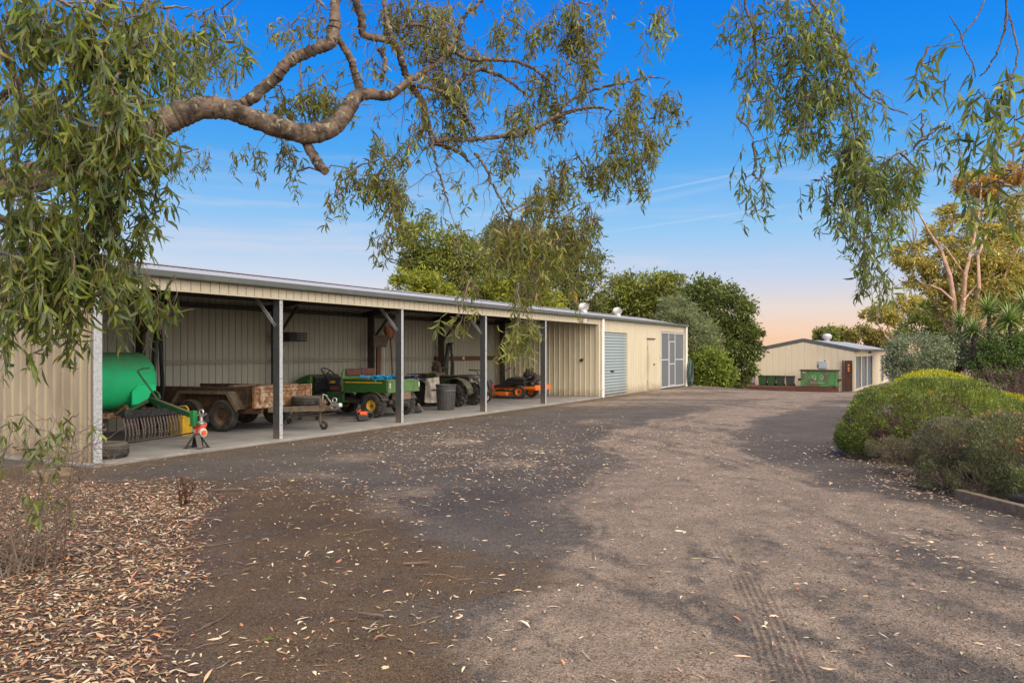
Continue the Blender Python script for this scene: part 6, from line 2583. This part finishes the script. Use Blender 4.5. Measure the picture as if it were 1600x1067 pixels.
ca = Canopy('eucalyptus_tree', 'large old gum whose rough grey limbs and hanging foliage cross the top left', (-6.9, 6.3, -.08))
ca.limb([(-6.9, 6.3, -.2), (-6.85, 6.3, .8), (-6.6, 6.35, 1.8), (-6.1, 6.45, 2.6)], [.40, .34, .30, .27], 'trunk', 18)
ca.limb([(-6.6, 6.35, 1.9), (-6.5, 6.5, 3.4), (-6.1, 6.7, 5.0), (-5.4, 7.0, 6.2)], [.27, .22, .18, .14], 'limb', 14)
L0 = [(-330, 345, 27), (-150, 310, 26), (20, 285, 25), (130, 252, 24), (215, 218, 23), (258, 190, 21), (300, 172, 20), (342, 169, 20), (380, 180, 18), (425, 196, 17.5), (468, 209, 18), (500, 207, 17), (528, 191, 15), (546, 168, 13.5), (556, 152, 12), (576, 147, 9.5), (606, 150, 8.5), (626, 138, 7.5), (645, 120, 6)]
ca.limb(px_limb(L0, 6.5, 7.6), [r * .90 * 7.0 / F for *_x, r in L0], 'limb', 20)
YB = 7.25


def add(pts, Y0, Y1):
    rad = [p[2] * .88 * (Y0 + Y1) / 2 / F for p in pts]
    if pts[-1][2] < 3.2:
        rad[-1] *= .25
    ca.limb(px_limb(pts, Y0, Y1), rad, 'limb', 10, wob=.006)


add([(352, 172, 13), (385, 160, 10.5), (428, 124, 10.5), (456, 93, 10.5), (490, 78, 9.5), (517, 66, 10), (522, 45, 10), (524, 15, 9.5), (522, -40, 8.5), (500, -120, 7)], 7.0, 7.4)
add([(526, 60, 5.5), (546, 88, 6), (554, 112, 6), (562, 140, 7)], 7.3, 7.45)
add([(474, 214, 9), (482, 232, 8.5), (496, 254, 8), (509, 268, 7)], 7.3, 6.9)
add([(430, -260, 10), (510, -90, 8), (553, -5, 7), (565, 30, 7), (567, 52, 6.5), (588, 60, 6), (612, 66, 6.5), (626, 90, 6), (634, 116, 6), (644, 138, 6), (656, 152, 5.5), (664, 182, 5.5), (676, 216, 5), (694, 228, 4), (722, 242, 3.5), (742, 264, 2.5)], 7.4, 8.2)
add([(640, 128, 5), (664, 112, 4.5), (686, 98, 4), (702, 78, 4), (716, 56, 3.5), (724, 28, 3), (748, 6, 3), (775, -25, 2.5)], 7.7, 8.3)
add([(682, 222, 4), (702, 218, 4), (742, 218, 4), (782, 214, 4.2), (812, 210, 4), (842, 198, 4), (866, 184, 4), (898, 172, 3.2), (930, 168, 2.5), (962, 174, 1.6)], 8.0, 8.4)
add([(868, 184, 3), (890, 158, 2.6), (925, 142, 2.2), (985, 128, 1.8), (1022, 121, 1.4), (1050, 128, 1)], 8.2, 8.6)
add([(702, 78, 3.5), (732, 91, 3.6), (782, 94, 3.6), (812, 98, 3.2), (842, 113, 2.6), (868, 136, 1.6)], 8.0, 8.3)
add([(700, 152, 2.8), (728, 118, 3.2), (756, 110, 3.2), (786, 121, 3), (812, 140, 2.4), (832, 158, 1.6)], 8.0, 8.3)
add([(648, 134, 4), (690, 145, 3.4), (716, 168, 3), (738, 196, 2.6), (744, 218, 2.2)], 7.8, 8.1)
add([(676, 216, 2.6), (678, 238, 2.2), (686, 272, 1.8), (698, 312, 1.4), (712, 352, 1)], 7.9, 7.8)
add([(742, 240, 2.6), (758, 262, 2.4), (776, 300, 2), (800, 345, 1.6), (830, 400, 1.4), (842, 470, 1.1)], 8.0, 7.9)
add([(612, 66, 4.5), (606, 36, 4), (600, 5, 3.5), (594, -30, 3)], 7.6, 7.9)
add([(626, 45, 3), (648, 38, 3), (672, 44, 2.6), (690, 48, 2)], 7.7, 7.9)
add([(592, 78, 4), (602, 92, 3.6), (598, 120, 3.4), (590, 138, 3)], 7.6, 7.5)
add([(20, 285, 9), (-30, 200, 9), (40, 120, 8), (110, 60, 7), (190, -20, 6)], 6.3, 4.6)
add([(110, 258, 9), (70, 205, 8), (30, 140, 7), (0, 60, 6)], 6.2, 5.0)
add([(0, 222, 4), (30, 216, 4), (60, 210, 4), (110, 215, 3)], 5.4, 5.2)
add([(-150, 310, 9), (-60, 330, 7), (30, 350, 6), (110, 385, 4), (190, 430, 3)], 6.0, 4.8)
NEAR = dict(leafL=.100, leafW=.0165, hang=.34, dy=.35, per=12, dens=1.45)
for c in ((50, 50, 80, 80, 4.3, 46), (140, 60, 70, 90, 4.2, 56), (215, 60, 50, 90, 4.4, 36), (90, 170, 70, 70, 4.3, 46), (175, 165, 60, 80, 4.1, 52), (215, 210, 35, 50, 4.3, 20), (40, 150, 50, 60, 4.7, 20),
          (120, 260, 60, 60, 4.3, 36), (185, 280, 40, 50, 4.4, 22), (40, 320, 50, 60, 4.3, 30), (110, 345, 60, 55, 4.5, 36), (180, 360, 40, 50, 4.6, 20), (30, 410, 50, 60, 4.2, 30), (100, 400, 60, 50, 4.4, 34),
          (165, 408, 50, 34, 4.5, 22), (212, 428, 34, 24, 4.6, 13), (45, 462, 46, 34, 4.4, 18), (105, 455, 40, 34, 4.5, 13), (15, 240, 30, 50, 4.8, 10), (238, 440, 22, 14, 4.6, 7), (20, 520, 20, 16, 4.3, 4), (125, 500, 18, 18, 4.6, 4)):
    ca.cluster(*c[:5], c[5], **NEAR)
for c in ((255, 20, 40, 40, 5.2, 22), (300, 30, 40, 40, 5.4, 22), (335, 25, 25, 40, 5.4, 9), (290, 75, 40, 30, 6.0, 14)):
    ca.cluster(*c[:5], c[5], leafL=.115, leafW=.018, hang=.36, dy=.4, per=10)
FAR = dict(leafL=.092, leafW=.0158, hang=.20, dy=.55, per=11, lean=.6, dens=2.0)
MIDL = tint([(.135, .125, .030), (.10, .10, .030), (.17, .155, .036), (.085, .085, .036), (.20, .165, .05), (.22, .10, .035)], 1.15, 1.32, 1.0)
MW = [.28, .24, .22, .14, .09, .03]
for c in ((300, 115, 45, 30, 9.5, 44), (280, 150, 40, 22, 9.5, 34), (335, 100, 30, 22, 9.2, 20), (358, 105, 18, 18, 9.0, 10), (265, 245, 42, 20, 9.0, 26), (310, 238, 26, 14, 9.0, 12), (235, 270, 30, 14, 9, 8), (365, 22, 18, 16, 8, 6)):
    ca.cluster(*c[:5], c[5], leafL=.085, leafW=.014, hang=.22, dy=.5, per=10, cols=MIDL, w=MW)
for c in ((445, 165, 30, 26, 7.8, 14), (490, 150, 34, 34, 7.8, 18), (520, 165, 22, 26, 7.8, 12), (455, 45, 20, 14, 7.8, 6), (490, 10, 22, 16, 7.8, 5), (400, 236, 18, 12, 7.8, 4), (440, 225, 26, 16, 7.8, 7), (460, 262, 10, 16, 7.8, 2), (535, 40, 14, 20, 7.8, 3),
          (630, 20, 50, 30, 8.2, 26), (680, 15, 40, 26, 8.2, 24), (660, 60, 34, 26, 8.2, 16), (700, 55, 30, 34, 8.2, 22), (690, 115, 34, 28, 8.2, 18), (720, 135, 30, 30, 8.2, 20), (715, 185, 30, 30, 8.2, 20), (740, 90, 26, 20, 8.3, 9),
          (780, 48, 26, 16, 8.4, 9), (800, 20, 30, 18, 8.4, 8), (830, 60, 26, 16, 8.4, 6), (860, 30, 30, 26, 8.4, 10), (845, 130, 34, 26, 8.4, 17), (820, 165, 34, 26, 8.4, 16), (870, 155, 34, 26, 8.4, 16), (895, 60, 30, 40, 8.5, 26), (910, 110, 26, 30, 8.5, 18), (885, 20, 30, 18, 8.5, 9), (932, 18, 14, 14, 8.5, 5), (925, 60, 16, 26, 8.5, 8),
          (800, 210, 26, 22, 8.3, 8), (785, 240, 22, 22, 8.3, 7), (960, 122, 18, 12, 8.6, 5), (1000, 145, 26, 16, 8.6, 9), (1035, 150, 22, 24, 8.6, 13), (985, 175, 30, 22, 8.6, 15), (1010, 205, 30, 30, 8.6, 20), (975, 235, 32, 34, 8.6, 22), (1005, 265, 24, 30, 8.6, 13), (945, 200, 24, 30, 8.6, 10),
          (940, 270, 36, 34, 8.5, 22), (900, 250, 30, 26, 8.5, 15), (880, 290, 36, 30, 8.4, 20), (545, 270, 26, 16, 7.8, 9), (580, 265, 30, 26, 7.8, 15), (610, 285, 30, 26, 7.8, 15), (625, 310, 18, 26, 7.8, 9), (600, 365, 30, 12, 7.8, 9), (525, 310, 14, 16, 7.8, 4), (640, 220, 26, 20, 7.9, 7), (590, 220, 22, 20, 7.8, 7),
          (660, 180, 20, 20, 7.9, 6), (620, 335, 22, 16, 7.8, 7)):
    ca.cluster(*c[:5], c[5], cols=MIDL, w=MW, **FAR)
HANG = dict(leafL=.105, leafW=.015, hang=.26, dy=.5, per=12, lean=.32, dens=1.7)
for c in ((840, 320, 36, 30, 8.1, 18), (880, 345, 34, 34, 8.2, 22), (915, 330, 24, 36, 8.3, 14), (800, 330, 30, 26, 8.0, 10), (780, 370, 34, 34, 8.0, 8), (830, 366, 40, 34, 8.0, 18), (875, 386, 34, 36, 8.1, 20), (905, 371, 24, 36, 8.2, 10), (760, 396, 30, 30, 8.0, 5), (840, 416, 34, 26, 8.0, 13), (895, 426, 20, 26, 8.1, 7), (725, 431, 18, 22, 7.8, 4), (712, 370, 12, 24, 7.8, 2), (815, 446, 22, 16, 7.9, 6)):
    ca.cluster(*c[:5], c[5], cols=MIDL, w=MW, **HANG)
for c in ((812, 500, 22, 16, 7.6, 9), (822, 522, 26, 12, 7.6, 9), (805, 518, 18, 12, 7.6, 6), (716, 494, 14, 6, 7.6, 5)):
    ca.cluster(*c[:5], c[5], leafL=.12, leafW=.017, hang=.20, dy=.3, per=10, cols=[(.17, .19, .035), (.21, .22, .045), (.13, .15, .03)], lean=1.0)
for px, py, Y in ((760, 380, 8), (800, 420, 8), (720, 440, 7.8), (840, 430, 8), (700, 360, 7.8), (790, 440, 8), (820, 470, 7.9), (735, 490, 7.7)):
    a, d = ca.nearest(P(px, py - 60, Y))
    for k in range(4):
        ca.twig(a, P(px + random.uniform(-30, 30), py + random.uniform(-30, 50), Y + random.uniform(-.3, .3)), .003, .001, .02, 8, .08, node=False)
cand = [(p, r) for p, r in ca.nodes if r > .004 and 330 < 800 + F * p.x / p.y < 1000 and -30 < HY - F * (p.z - EYE) / p.y < 300 and p.y > 7.3]
for k in range(170):
    p, r = cand[random.randrange(len(cand))]
    d = Vector((random.gauss(0, 1), random.gauss(0, .6), random.gauss(-.15, .8))).normalized()
    q = ca.twig(p, p + d * random.uniform(.2, .65), .0045, .0012, .05, 6, .11, node=False)
    if k % 3 == 0:
        ca.nodes.append((q[-1], .001))
        e = q[-1]
        ca.cluster(800 + F * e.x / e.y, HY - F * (e.z - EYE) / e.y, 9, 7, e.y, 2, cols=MIDL, w=MW, leafL=.095, leafW=.016, hang=.14, dy=.1, per=8, lean=.8, connect=False)
ca.finish(300)

cb_ = Canopy('eucalyptus_tree', 'gum whose fine drooping branches hang down from above on the right', (8.6, 3.9, .05))
cb_.limb([(8.6, 3.9, -.1), (8.5, 4.0, 2.0), (8.0, 4.4, 4.2), (6.9, 5.0, 5.6)], [.30, .25, .19, .14], 'trunk', 16)
cb_.limb([(6.9, 5.0, 5.6), (5.0, 5.6, 5.9), (3.2, 6.0, 5.4), (2.2, 6.2, 4.75), (1.3, 6.3, 4.45)], [.12, .09, .06, .035, .012], 'limb', 12)
cb_.limb([(6.9, 5.0, 5.6), (5.2, 4.5, 5.2), (4.0, 4.3, 4.4), (3.1, 4.2, 3.6)], [.10, .06, .035, .012], 'limb', 12)
cb_.limb([(8.0, 4.4, 4.2), (7.4, 4.6, 6.0), (7.0, 4.8, 7.5)], [.17, .12, .06], 'limb', 12)


def addb(pts, Y0, Y1):
    cb_.limb(px_limb(pts, Y0, Y1), [p[2] * .62 * (Y0 + Y1) / 2 / F for p in pts], 'limb', 8, wob=.002)


addb([(1290, -110, 7), (1262, -20, 5), (1285, 30, 4), (1318, 90, 3.4), (1342, 140, 3), (1370, 160, 2), (1420, 180, 1.4)], 6.2, 6.2)
addb([(1200, -60, 5), (1165, 0, 3.4), (1178, 50, 2.6), (1180, 110, 2), (1165, 150, 1.4), (1150, 180, .8)], 6.2, 6.1)
addb([(1318, 90, 3), (1328, 160, 2.4), (1340, 230, 2), (1352, 300, 1.6), (1358, 370, 1.2)], 6.2, 6.0)
addb([(1560, -80, 5), (1572, 0, 3), (1566, 60, 2.4), (1545, 105, 2), (1530, 120, 1.2)], 4.4, 4.3)
addb([(1575, 20, 2.5), (1590, 80, 2.2), (1578, 130, 1.6)], 4.4, 4.2)
addb([(1484, 24, 1.4), (1502, 60, 1.6), (1476, 70, 1), (1450, 74, .8)], 4.8, 4.8)
addb([(1560, -60, 2.5), (1530, 20, 2), (1504, 60, 1.7), (1520, 100, 1.3), (1524, 122, .9)], 4.8, 4.6)
RG = dict(leafL=.086, leafW=.0138, hang=.26, dy=.45, per=12, dens=1.4, lean=.4, cols=tint([(.12, .13, .036), (.095, .11, .036), (.155, .16, .04), (.10, .11, .06), (.085, .09, .055), (.19, .18, .045)], 1.2, 1.45, 1.1), w=[.27, .24, .2, .12, .1, .07])
for c in ((1165, 10, 30, 20, 6.2, 9), (1150, 40, 16, 18, 6.2, 5), (1215, 20, 34, 24, 6.2, 18), (1265, 25, 40, 34, 6.2, 24), (1300, 15, 22, 24, 6.2, 12), (1225, 70, 36, 30, 6.2, 20), (1275, 80, 40, 34, 6.2, 28), (1305, 95, 26, 30, 6.2, 15), (1215, 120, 26, 26, 6.2, 12), (1255, 130, 34, 26, 6.2, 20), (1295, 140, 34, 26, 6.2, 20), (1330, 125, 14, 26, 6.2, 8),
          (1245, 170, 24, 18, 6.1, 9), (1290, 170, 34, 18, 6.1, 13), (1255, 200, 12, 14, 6.1, 4), (1335, 190, 30, 30, 6.1, 16), (1350, 235, 32, 34, 6.1, 22), (1320, 250, 26, 30, 6.1, 16), (1300, 290, 22, 30, 6.1, 14), (1345, 290, 32, 34, 6.0, 24), (1370, 270, 26, 26, 6.0, 15), (1325, 330, 30, 24, 6.0, 16), (1365, 335, 26, 30, 6.0, 16),
          (1415, 245, 26, 24, 6.0, 14), (1430, 275, 22, 28, 6.0, 14), (1405, 290, 24, 28, 6.0, 12), (1360, 150, 18, 14, 6.1, 4), (1350, 385, 20, 24, 5.9, 9), (1345, 425, 22, 20, 5.9, 9), (1190, 100, 18, 30, 6.2, 6), (1175, 60, 18, 20, 6.2, 5), (1170, 105, 12, 14, 6.2, 3), (1190, 170, 14, 30, 6.1, 5), (1178, 225, 12, 18, 6.1, 4), (1182, 268, 14, 14, 6.1, 4), (1190, 290, 10, 8, 6.1, 2), (1220, 210, 10, 16, 6.1, 2), (1190, 325, 6, 6, 6.1, 1),
          (1045, 15, 22, 16, 6.4, 4), (1025, 35, 14, 18, 6.4, 4), (1010, 55, 10, 12, 6.4, 2), (1470, 200, 16, 14, 5.6, 3), (1485, 200, 18, 14, 5.4, 3), (1450, 225, 14, 14, 5.8, 3), (1440, 180, 20, 10, 5.8, 3)):
    cb_.cluster(*c[:5], c[5], **RG)
RN = dict(RG)
RN.update(leafL=.112, leafW=.0175, hang=.24, per=8, dens=.9)
for c in ((1440, 108, 18, 22, 4.8, 5), (1462, 130, 14, 20, 4.8, 3), (1530, 150, 30, 34, 4.3, 9), (1565, 155, 30, 34, 4.2, 11), (1585, 130, 18, 30, 4.2, 7), (1545, 190, 20, 20, 4.3, 5), (1585, 190, 16, 30, 4.2, 5), (1580, 270, 26, 24, 3.9, 8), (1555, 285, 22, 16, 3.9, 4), (1590, 310, 14, 26, 3.9, 4), (1560, 320, 8, 14, 3.9, 1), (1595, 240, 12, 20, 3.9, 3)):
    cb_.cluster(*c[:5], c[5], **RN)
for px, py, Y in ((1040, 80, 6.4), (1160, 200, 6.1), (1570, 60, 4.3), (1400, 190, 6.0), (1380, 170, 6.0)):
    a, d = cb_.nearest(P(px, py - 60, Y))
    for k in range(3):
        cb_.twig(a, P(px + random.uniform(-20, 20), py + random.uniform(-20, 40), Y), .0025, .001, .02, 8, .08, node=False)
cb_.finish(300)

# ------------------------------------------------------------------ dead sapling, weeds
sp_ = Canopy('withered_sapling', 'twiggy half dead gum sapling at the left picture edge before the end wall', (-3.72, 6.3, -.05))
sp_.root['category'] = 'sapling'
for k in range(34):
    e = Vector((-3.62 + random.uniform(-.6, .55), 6.2 + random.uniform(-.6, .5), random.uniform(.35, 1.15)))
    q = limb_path((-3.72 + random.uniform(-.25, .2), 6.3 + random.uniform(-.3, .3), -.06), e, -.12, 6, .09)
    sp_.twigs.tube([p - sp_.base for p in q], [.0065 - .0008 * i for i in range(7)], 5)
    sp_.nodes += [(p, .004) for p in q[2:]]
    for j in range(11):
        i = random.randint(1, 6)
        d = Vector((random.gauss(0, 1), random.gauss(0, 1), random.gauss(-.1, .6))).normalized() * random.uniform(.15, .5)
        sp_.twigs.tube([p - sp_.base for p in limb_path(q[i], q[i] + d, .1, 4, .12)], [.003, .0022, .0017, .0013, .001], 4)
for c in ((20, 700, 24, 20, 5.9, 4), (80, 655, 26, 20, 5.9, 4), (115, 655, 18, 14, 5.8, 4), (45, 665, 26, 16, 5.9, 3), (60, 745, 20, 26, 5.7, 4), (70, 790, 14, 24, 5.6, 4), (30, 650, 20, 20, 5.9, 3)):
    sp_.cluster(*c[:5], c[5], leafL=.105, leafW=.018, hang=.2, dy=.2, per=8, lean=.9, connect=True)
sp_.twigs_mat = M['dead_twig']
sp_.finish(30)
for ch in sp_.root.children:
    if ch.name.startswith('twigs'):
        ch.data.materials[0] = M['dead_twig']

wd_ = thing('dead_weed', 'small rusty brown dead weed standing in the leaf litter', 'weed', (*G(288, 792)[:2], -.05))
mb = MB()
wp, wdir = [], []
for k in range(14):
    e = Vector((random.uniform(-.13, .13), random.uniform(-.08, .08), random.uniform(.14, .32)))
    pth = limb_path((random.uniform(-.05, .05), 0, 0), e, 0, 4, .06)
    mb.tube(pth, .003, 4)
    for p in pth[1:]:
        for j in range(9):
            wp.append(tuple(p))
            wdir.append((random.gauss(0, 1), random.gauss(0, 1), random.gauss(.5, .8)))
mb.build('stem', M['rust_dark'], wd_)
k = len(wp)
leaves_obj('seed_heads', [leaf_arrays(np.array(wp), np.array(wdir), rng.uniform(.015, .04, k), rng.uniform(.005, .011, k), pick([(.14, .055, .03), (.10, .045, .025)], k))], M['litter'], wd_)

# ------------------------------------------------------------------ leaf litter, twigs and loose stones
LIT = [(.58, .46, .31), (.46, .32, .19), (.30, .17, .095), (.48, .22, .115), (.17, .095, .055), (.66, .57, .42), (.085, .055, .04), (.33, .30, .17)]


def litter(n, xr, yr, dens, Ls, Ws, w, lift=.012, tilt=.16, cols=LIT, tries=3):
    x = rng.uniform(*xr, n * tries)
    y = yr[0] + (yr[1] - yr[0]) * rng.random(n * tries)
    keep = rng.random(n * tries) < np.clip(dens(x, y), 0, 1)
    x, y = x[keep][:n], y[keep][:n]
    k = len(x)
    z = yard_z(x, y) + .003 + rng.random(k) * lift
    a = rng.uniform(0, 2 * math.pi, k)
    d = np.stack([np.cos(a), np.sin(a), rng.normal(size=k) * tilt], 1)
    L = Ls * rng.uniform(.40, 1.0, k) * np.exp(rng.normal(size=k) * .25)
    Wd = Ws * rng.uniform(.6, 1.35, k)
    sd = np.stack([-np.sin(a), np.cos(a), rng.normal(size=k) * .25], 1)
    col = pick(cols, k, .16, w)
    p = np.stack([x, y, z], 1)
    up = np.array([0, 0, 1.0])
    bd = (rng.normal(size=(k, 1)) * .08) * L[:, None]
    lf = np.abs(rng.normal(size=(k, 1))) * .07 * L[:, None]
    L_, W_ = L[:, None], Wd[:, None]
    a1 = p + d * L_ * .32 + sd * bd + up * lf
    a2 = p + d * L_ * .68 + sd * bd + up * lf
    co = np.stack([p, a1 - sd * W_ * .5, a1 + sd * W_ * .5, a2 - sd * W_ * .36, a2 + sd * W_ * .36, p + d * L_], 1).reshape(-1, 3)
    tr = np.arange(k, dtype=np.int32)[:, None, None] * 6 + np.array([[0, 1, 2], [1, 4, 2], [1, 3, 4], [3, 5, 4]], np.int32)[None]
    return co, tr.reshape(-1, 3), np.repeat(col, 6, axis=0)


def d_bed(x, y):
    edge = .18 - .372 * y + (vnoise(x, y, .9, 3) - .5) * .9
    m = sstep((edge - x) / .55) * sstep((10.9 - y) / 1.3)
    return m * (.35 + 1.0 * vnoise(x, y, 1.3, 3))


def d_scatter(x, y):
    g_ = np.zeros_like(x)
    for px, py, rx, ry, k in ((780, 720, 1.5, 2.2, .55), (700, 690, 1.6, 2.6, .40), (640, 960, .7, .8, .32), (560, 870, .7, .9, .22), (860, 740, .8, 1.0, .6), (480, 760, 1.2, 1.2, .35), (1350, 715, .7, 1.3, .8), (1420, 760, .5, .9, .8), (1480, 860, .9, 1.0, .35), (620, 780, 1.0, 1.2, .35), (1000, 690, 2.5, 4, .22), (700, 900, 1.5, 1.4, .14), (1300, 900, 1.6, 1.6, .10), (450, 1000, .5, .6, .4), (480, 880, .5, .7, .35)):
        c = G(px, py)
        g_ = np.maximum(g_, k * np.exp(-((x - c.x) / rx) ** 2 - ((y - c.y) / ry) ** 2))
    g_ = np.maximum(g_, .07 * sstep((22 - y) / 12))
    dbe = polyline_dist(x, y, [(a, b) for a, b in BED[:6]])
    g_ = np.maximum(g_, .9 * np.exp(-(dbe / .25) ** 2) * (y < 15) * (y > 7))
    ux = (x - O.x) * D.x + (y - O.y) * D.y
    vx = (x - O.x) * N.x + (y - O.y) * N.y
    g_ = g_ * ((vx < -.25) | (ux < -.2)) * (x < 5.4)
    return g_ * (.5 + .9 * vnoise(x, y, 1.2, 3))


wts = np.array([.20, .24, .20, .07, .11, .08, .07, .03])
arrs = [litter(30000, (-9, -.6), (3.3, 11.2), d_bed, .080, .0145, wts),
        litter(46000, (-9, -.6), (3.3, 11.2), d_bed, .040, .011, np.array([.10, .20, .24, .12, .22, .03, .09, .0]), .006, tries=5),
        litter(9500, (-6, 6), (3.6, 26), d_scatter, .078, .0145, np.array([.36, .22, .08, .05, .03, .23, .01, .02]), .004, .08, tries=8),
        litter(9000, (-6, 6), (3.6, 20), d_scatter, .028, .008, np.array([.25, .25, .12, .10, .1, .13, .05, .0]), .003, .08, tries=6),
        litter(300, (-3, 5), (3.6, 12), lambda x, y: np.full_like(x, .4), .085, .016, None, .003, .05, [(.55, .46, .33), (.5, .24, .14), (.13, .17, .04), (.42, .33, .2)])]


def d_edge(x, y):
    xe = np.interp(y, [6.6, 8.0, 9.1, 10.2, 11.5, 14.0], [6.0, 5.15, 4.95, 4.75, 5.05, 5.95])
    return np.exp(-((x - xe - .12) / .26) ** 2) * (x > xe + .05) * 1.2


le = litter(2600, (4.7, 7.2), (6.8, 13.5), d_edge, .08, .016, np.array([.34, .26, .14, .05, .05, .12, .02, .02]), .02, .2)
le[0][:, 2] += .024
arrs.append(le)
leaves_obj('leaf_litter', arrs, M['litter'])
# fallen sticks
mb = MB()
for k in range(260):
    y = random.uniform(3.6, 10.5)
    x = .1 - .372 * y - abs(random.gauss(0, 1.7)) + (random.uniform(.2, 2.5) if k % 9 == 0 else 0)
    L = random.uniform(.10, .42)
    a = random.uniform(0, 6.28)
    z = float(yard_z(np.array([x]), np.array([y]))[0]) + .008
    p, q = Vector((x, y, z)), Vector((x + L * math.cos(a), y + L * math.sin(a), z + random.uniform(-.002, .02)))
    r_ = random.uniform(.0018, .005)
    mb.tube(limb_path(p, q, 0, 4, .05), [r_, r_, r_ * .9, r_ * .8, r_ * .6], 5)
for px, py, L, a in ((1048, 0, 0, 0), (630, 884, .20, .1), (332, 768, .42, .05), (560, 962, .18, -.4), (205, 775, .5, .1)):
    if L:
        c = G(px, py)
        mb.tube(limb_path(c + Vector((0, 0, .02)), c + Vector((L * math.cos(a), L * math.sin(a), .022)), 0, 4, .03), .009, 6)
mb.build('fallen_twigs', M['twig'])['kind'] = 'stuff'
# loose stones on the yard
octv = np.array([[1, 0, 0], [-1, 0, 0], [0, 1, 0], [0, -1, 0], [0, 0, .7], [0, 0, -.5]])
octf = np.array([[0, 2, 4], [2, 1, 4], [1, 3, 4], [3, 0, 4], [2, 0, 5], [1, 2, 5], [3, 1, 5], [0, 3, 5]], np.int32)
n = 46000
y = 3.4 + 13 * rng.random(n) ** 1.7
x = rng.uniform(-.66, .66, n) * y
ux = (x - O.x) * D.x + (y - O.y) * D.y
vx = (x - O.x) * N.x + (y - O.y) * N.y
ok = ((vx < -.2) | (ux < -.1)) & (x < 4.8 + np.maximum(0, y - 12) * .3)
x, y = x[ok], y[ok]
n = len(x)
tanm = yard_colour(x, y)
r_ = rng.gamma(2.0, .0013, n) + .0018
ra = rng.normal(size=(n, 6, 3)) * .22 + octv[None]
an = rng.uniform(0, 6.28, n)
ca_, sa_ = np.cos(an)[:, None], np.sin(an)[:, None]
sx = rng.uniform(.7, 1.5, (n, 1))
vx_, vy_ = ra[..., 0] * sx, ra[..., 1]
co = np.stack([vx_ * ca_ - vy_ * sa_, vx_ * sa_ + vy_ * ca_, ra[..., 2]], -1) * r_[:, None, None] + np.stack([x, y, yard_z(x, y) + r_ * .25], 1)[:, None, :]
grey = np.array([(.085, .08, .08), (.13, .12, .115), (.055, .05, .05), (.20, .175, .15), (.15, .11, .085)])
cs_ = grey[rng.choice(5, n, p=[.34, .24, .2, .1, .12])]
cs_ = cs_ * (1 - .5 * tanm[:, :1]) + np.array([.24, .185, .135]) * .5 * tanm[:, :1]
cs_ = cs_ * (1 - .45 * tanm[:, 1:2]) + np.array([.09, .06, .042]) * .45 * tanm[:, 1:2]
cs_ *= (1 + rng.normal(size=(n, 1)) * .2)
tr = np.arange(n, dtype=np.int32)[:, None, None] * 6 + octf[None]
o = bpy.data.objects.new('loose_stones', tri_mesh('loose_stones', co.reshape(-1, 3), tr.reshape(-1, 3), M['stone'], np.repeat(np.clip(cs_, .01, .6), 6, axis=0)))
link(o)
o['kind'] = 'stuff'
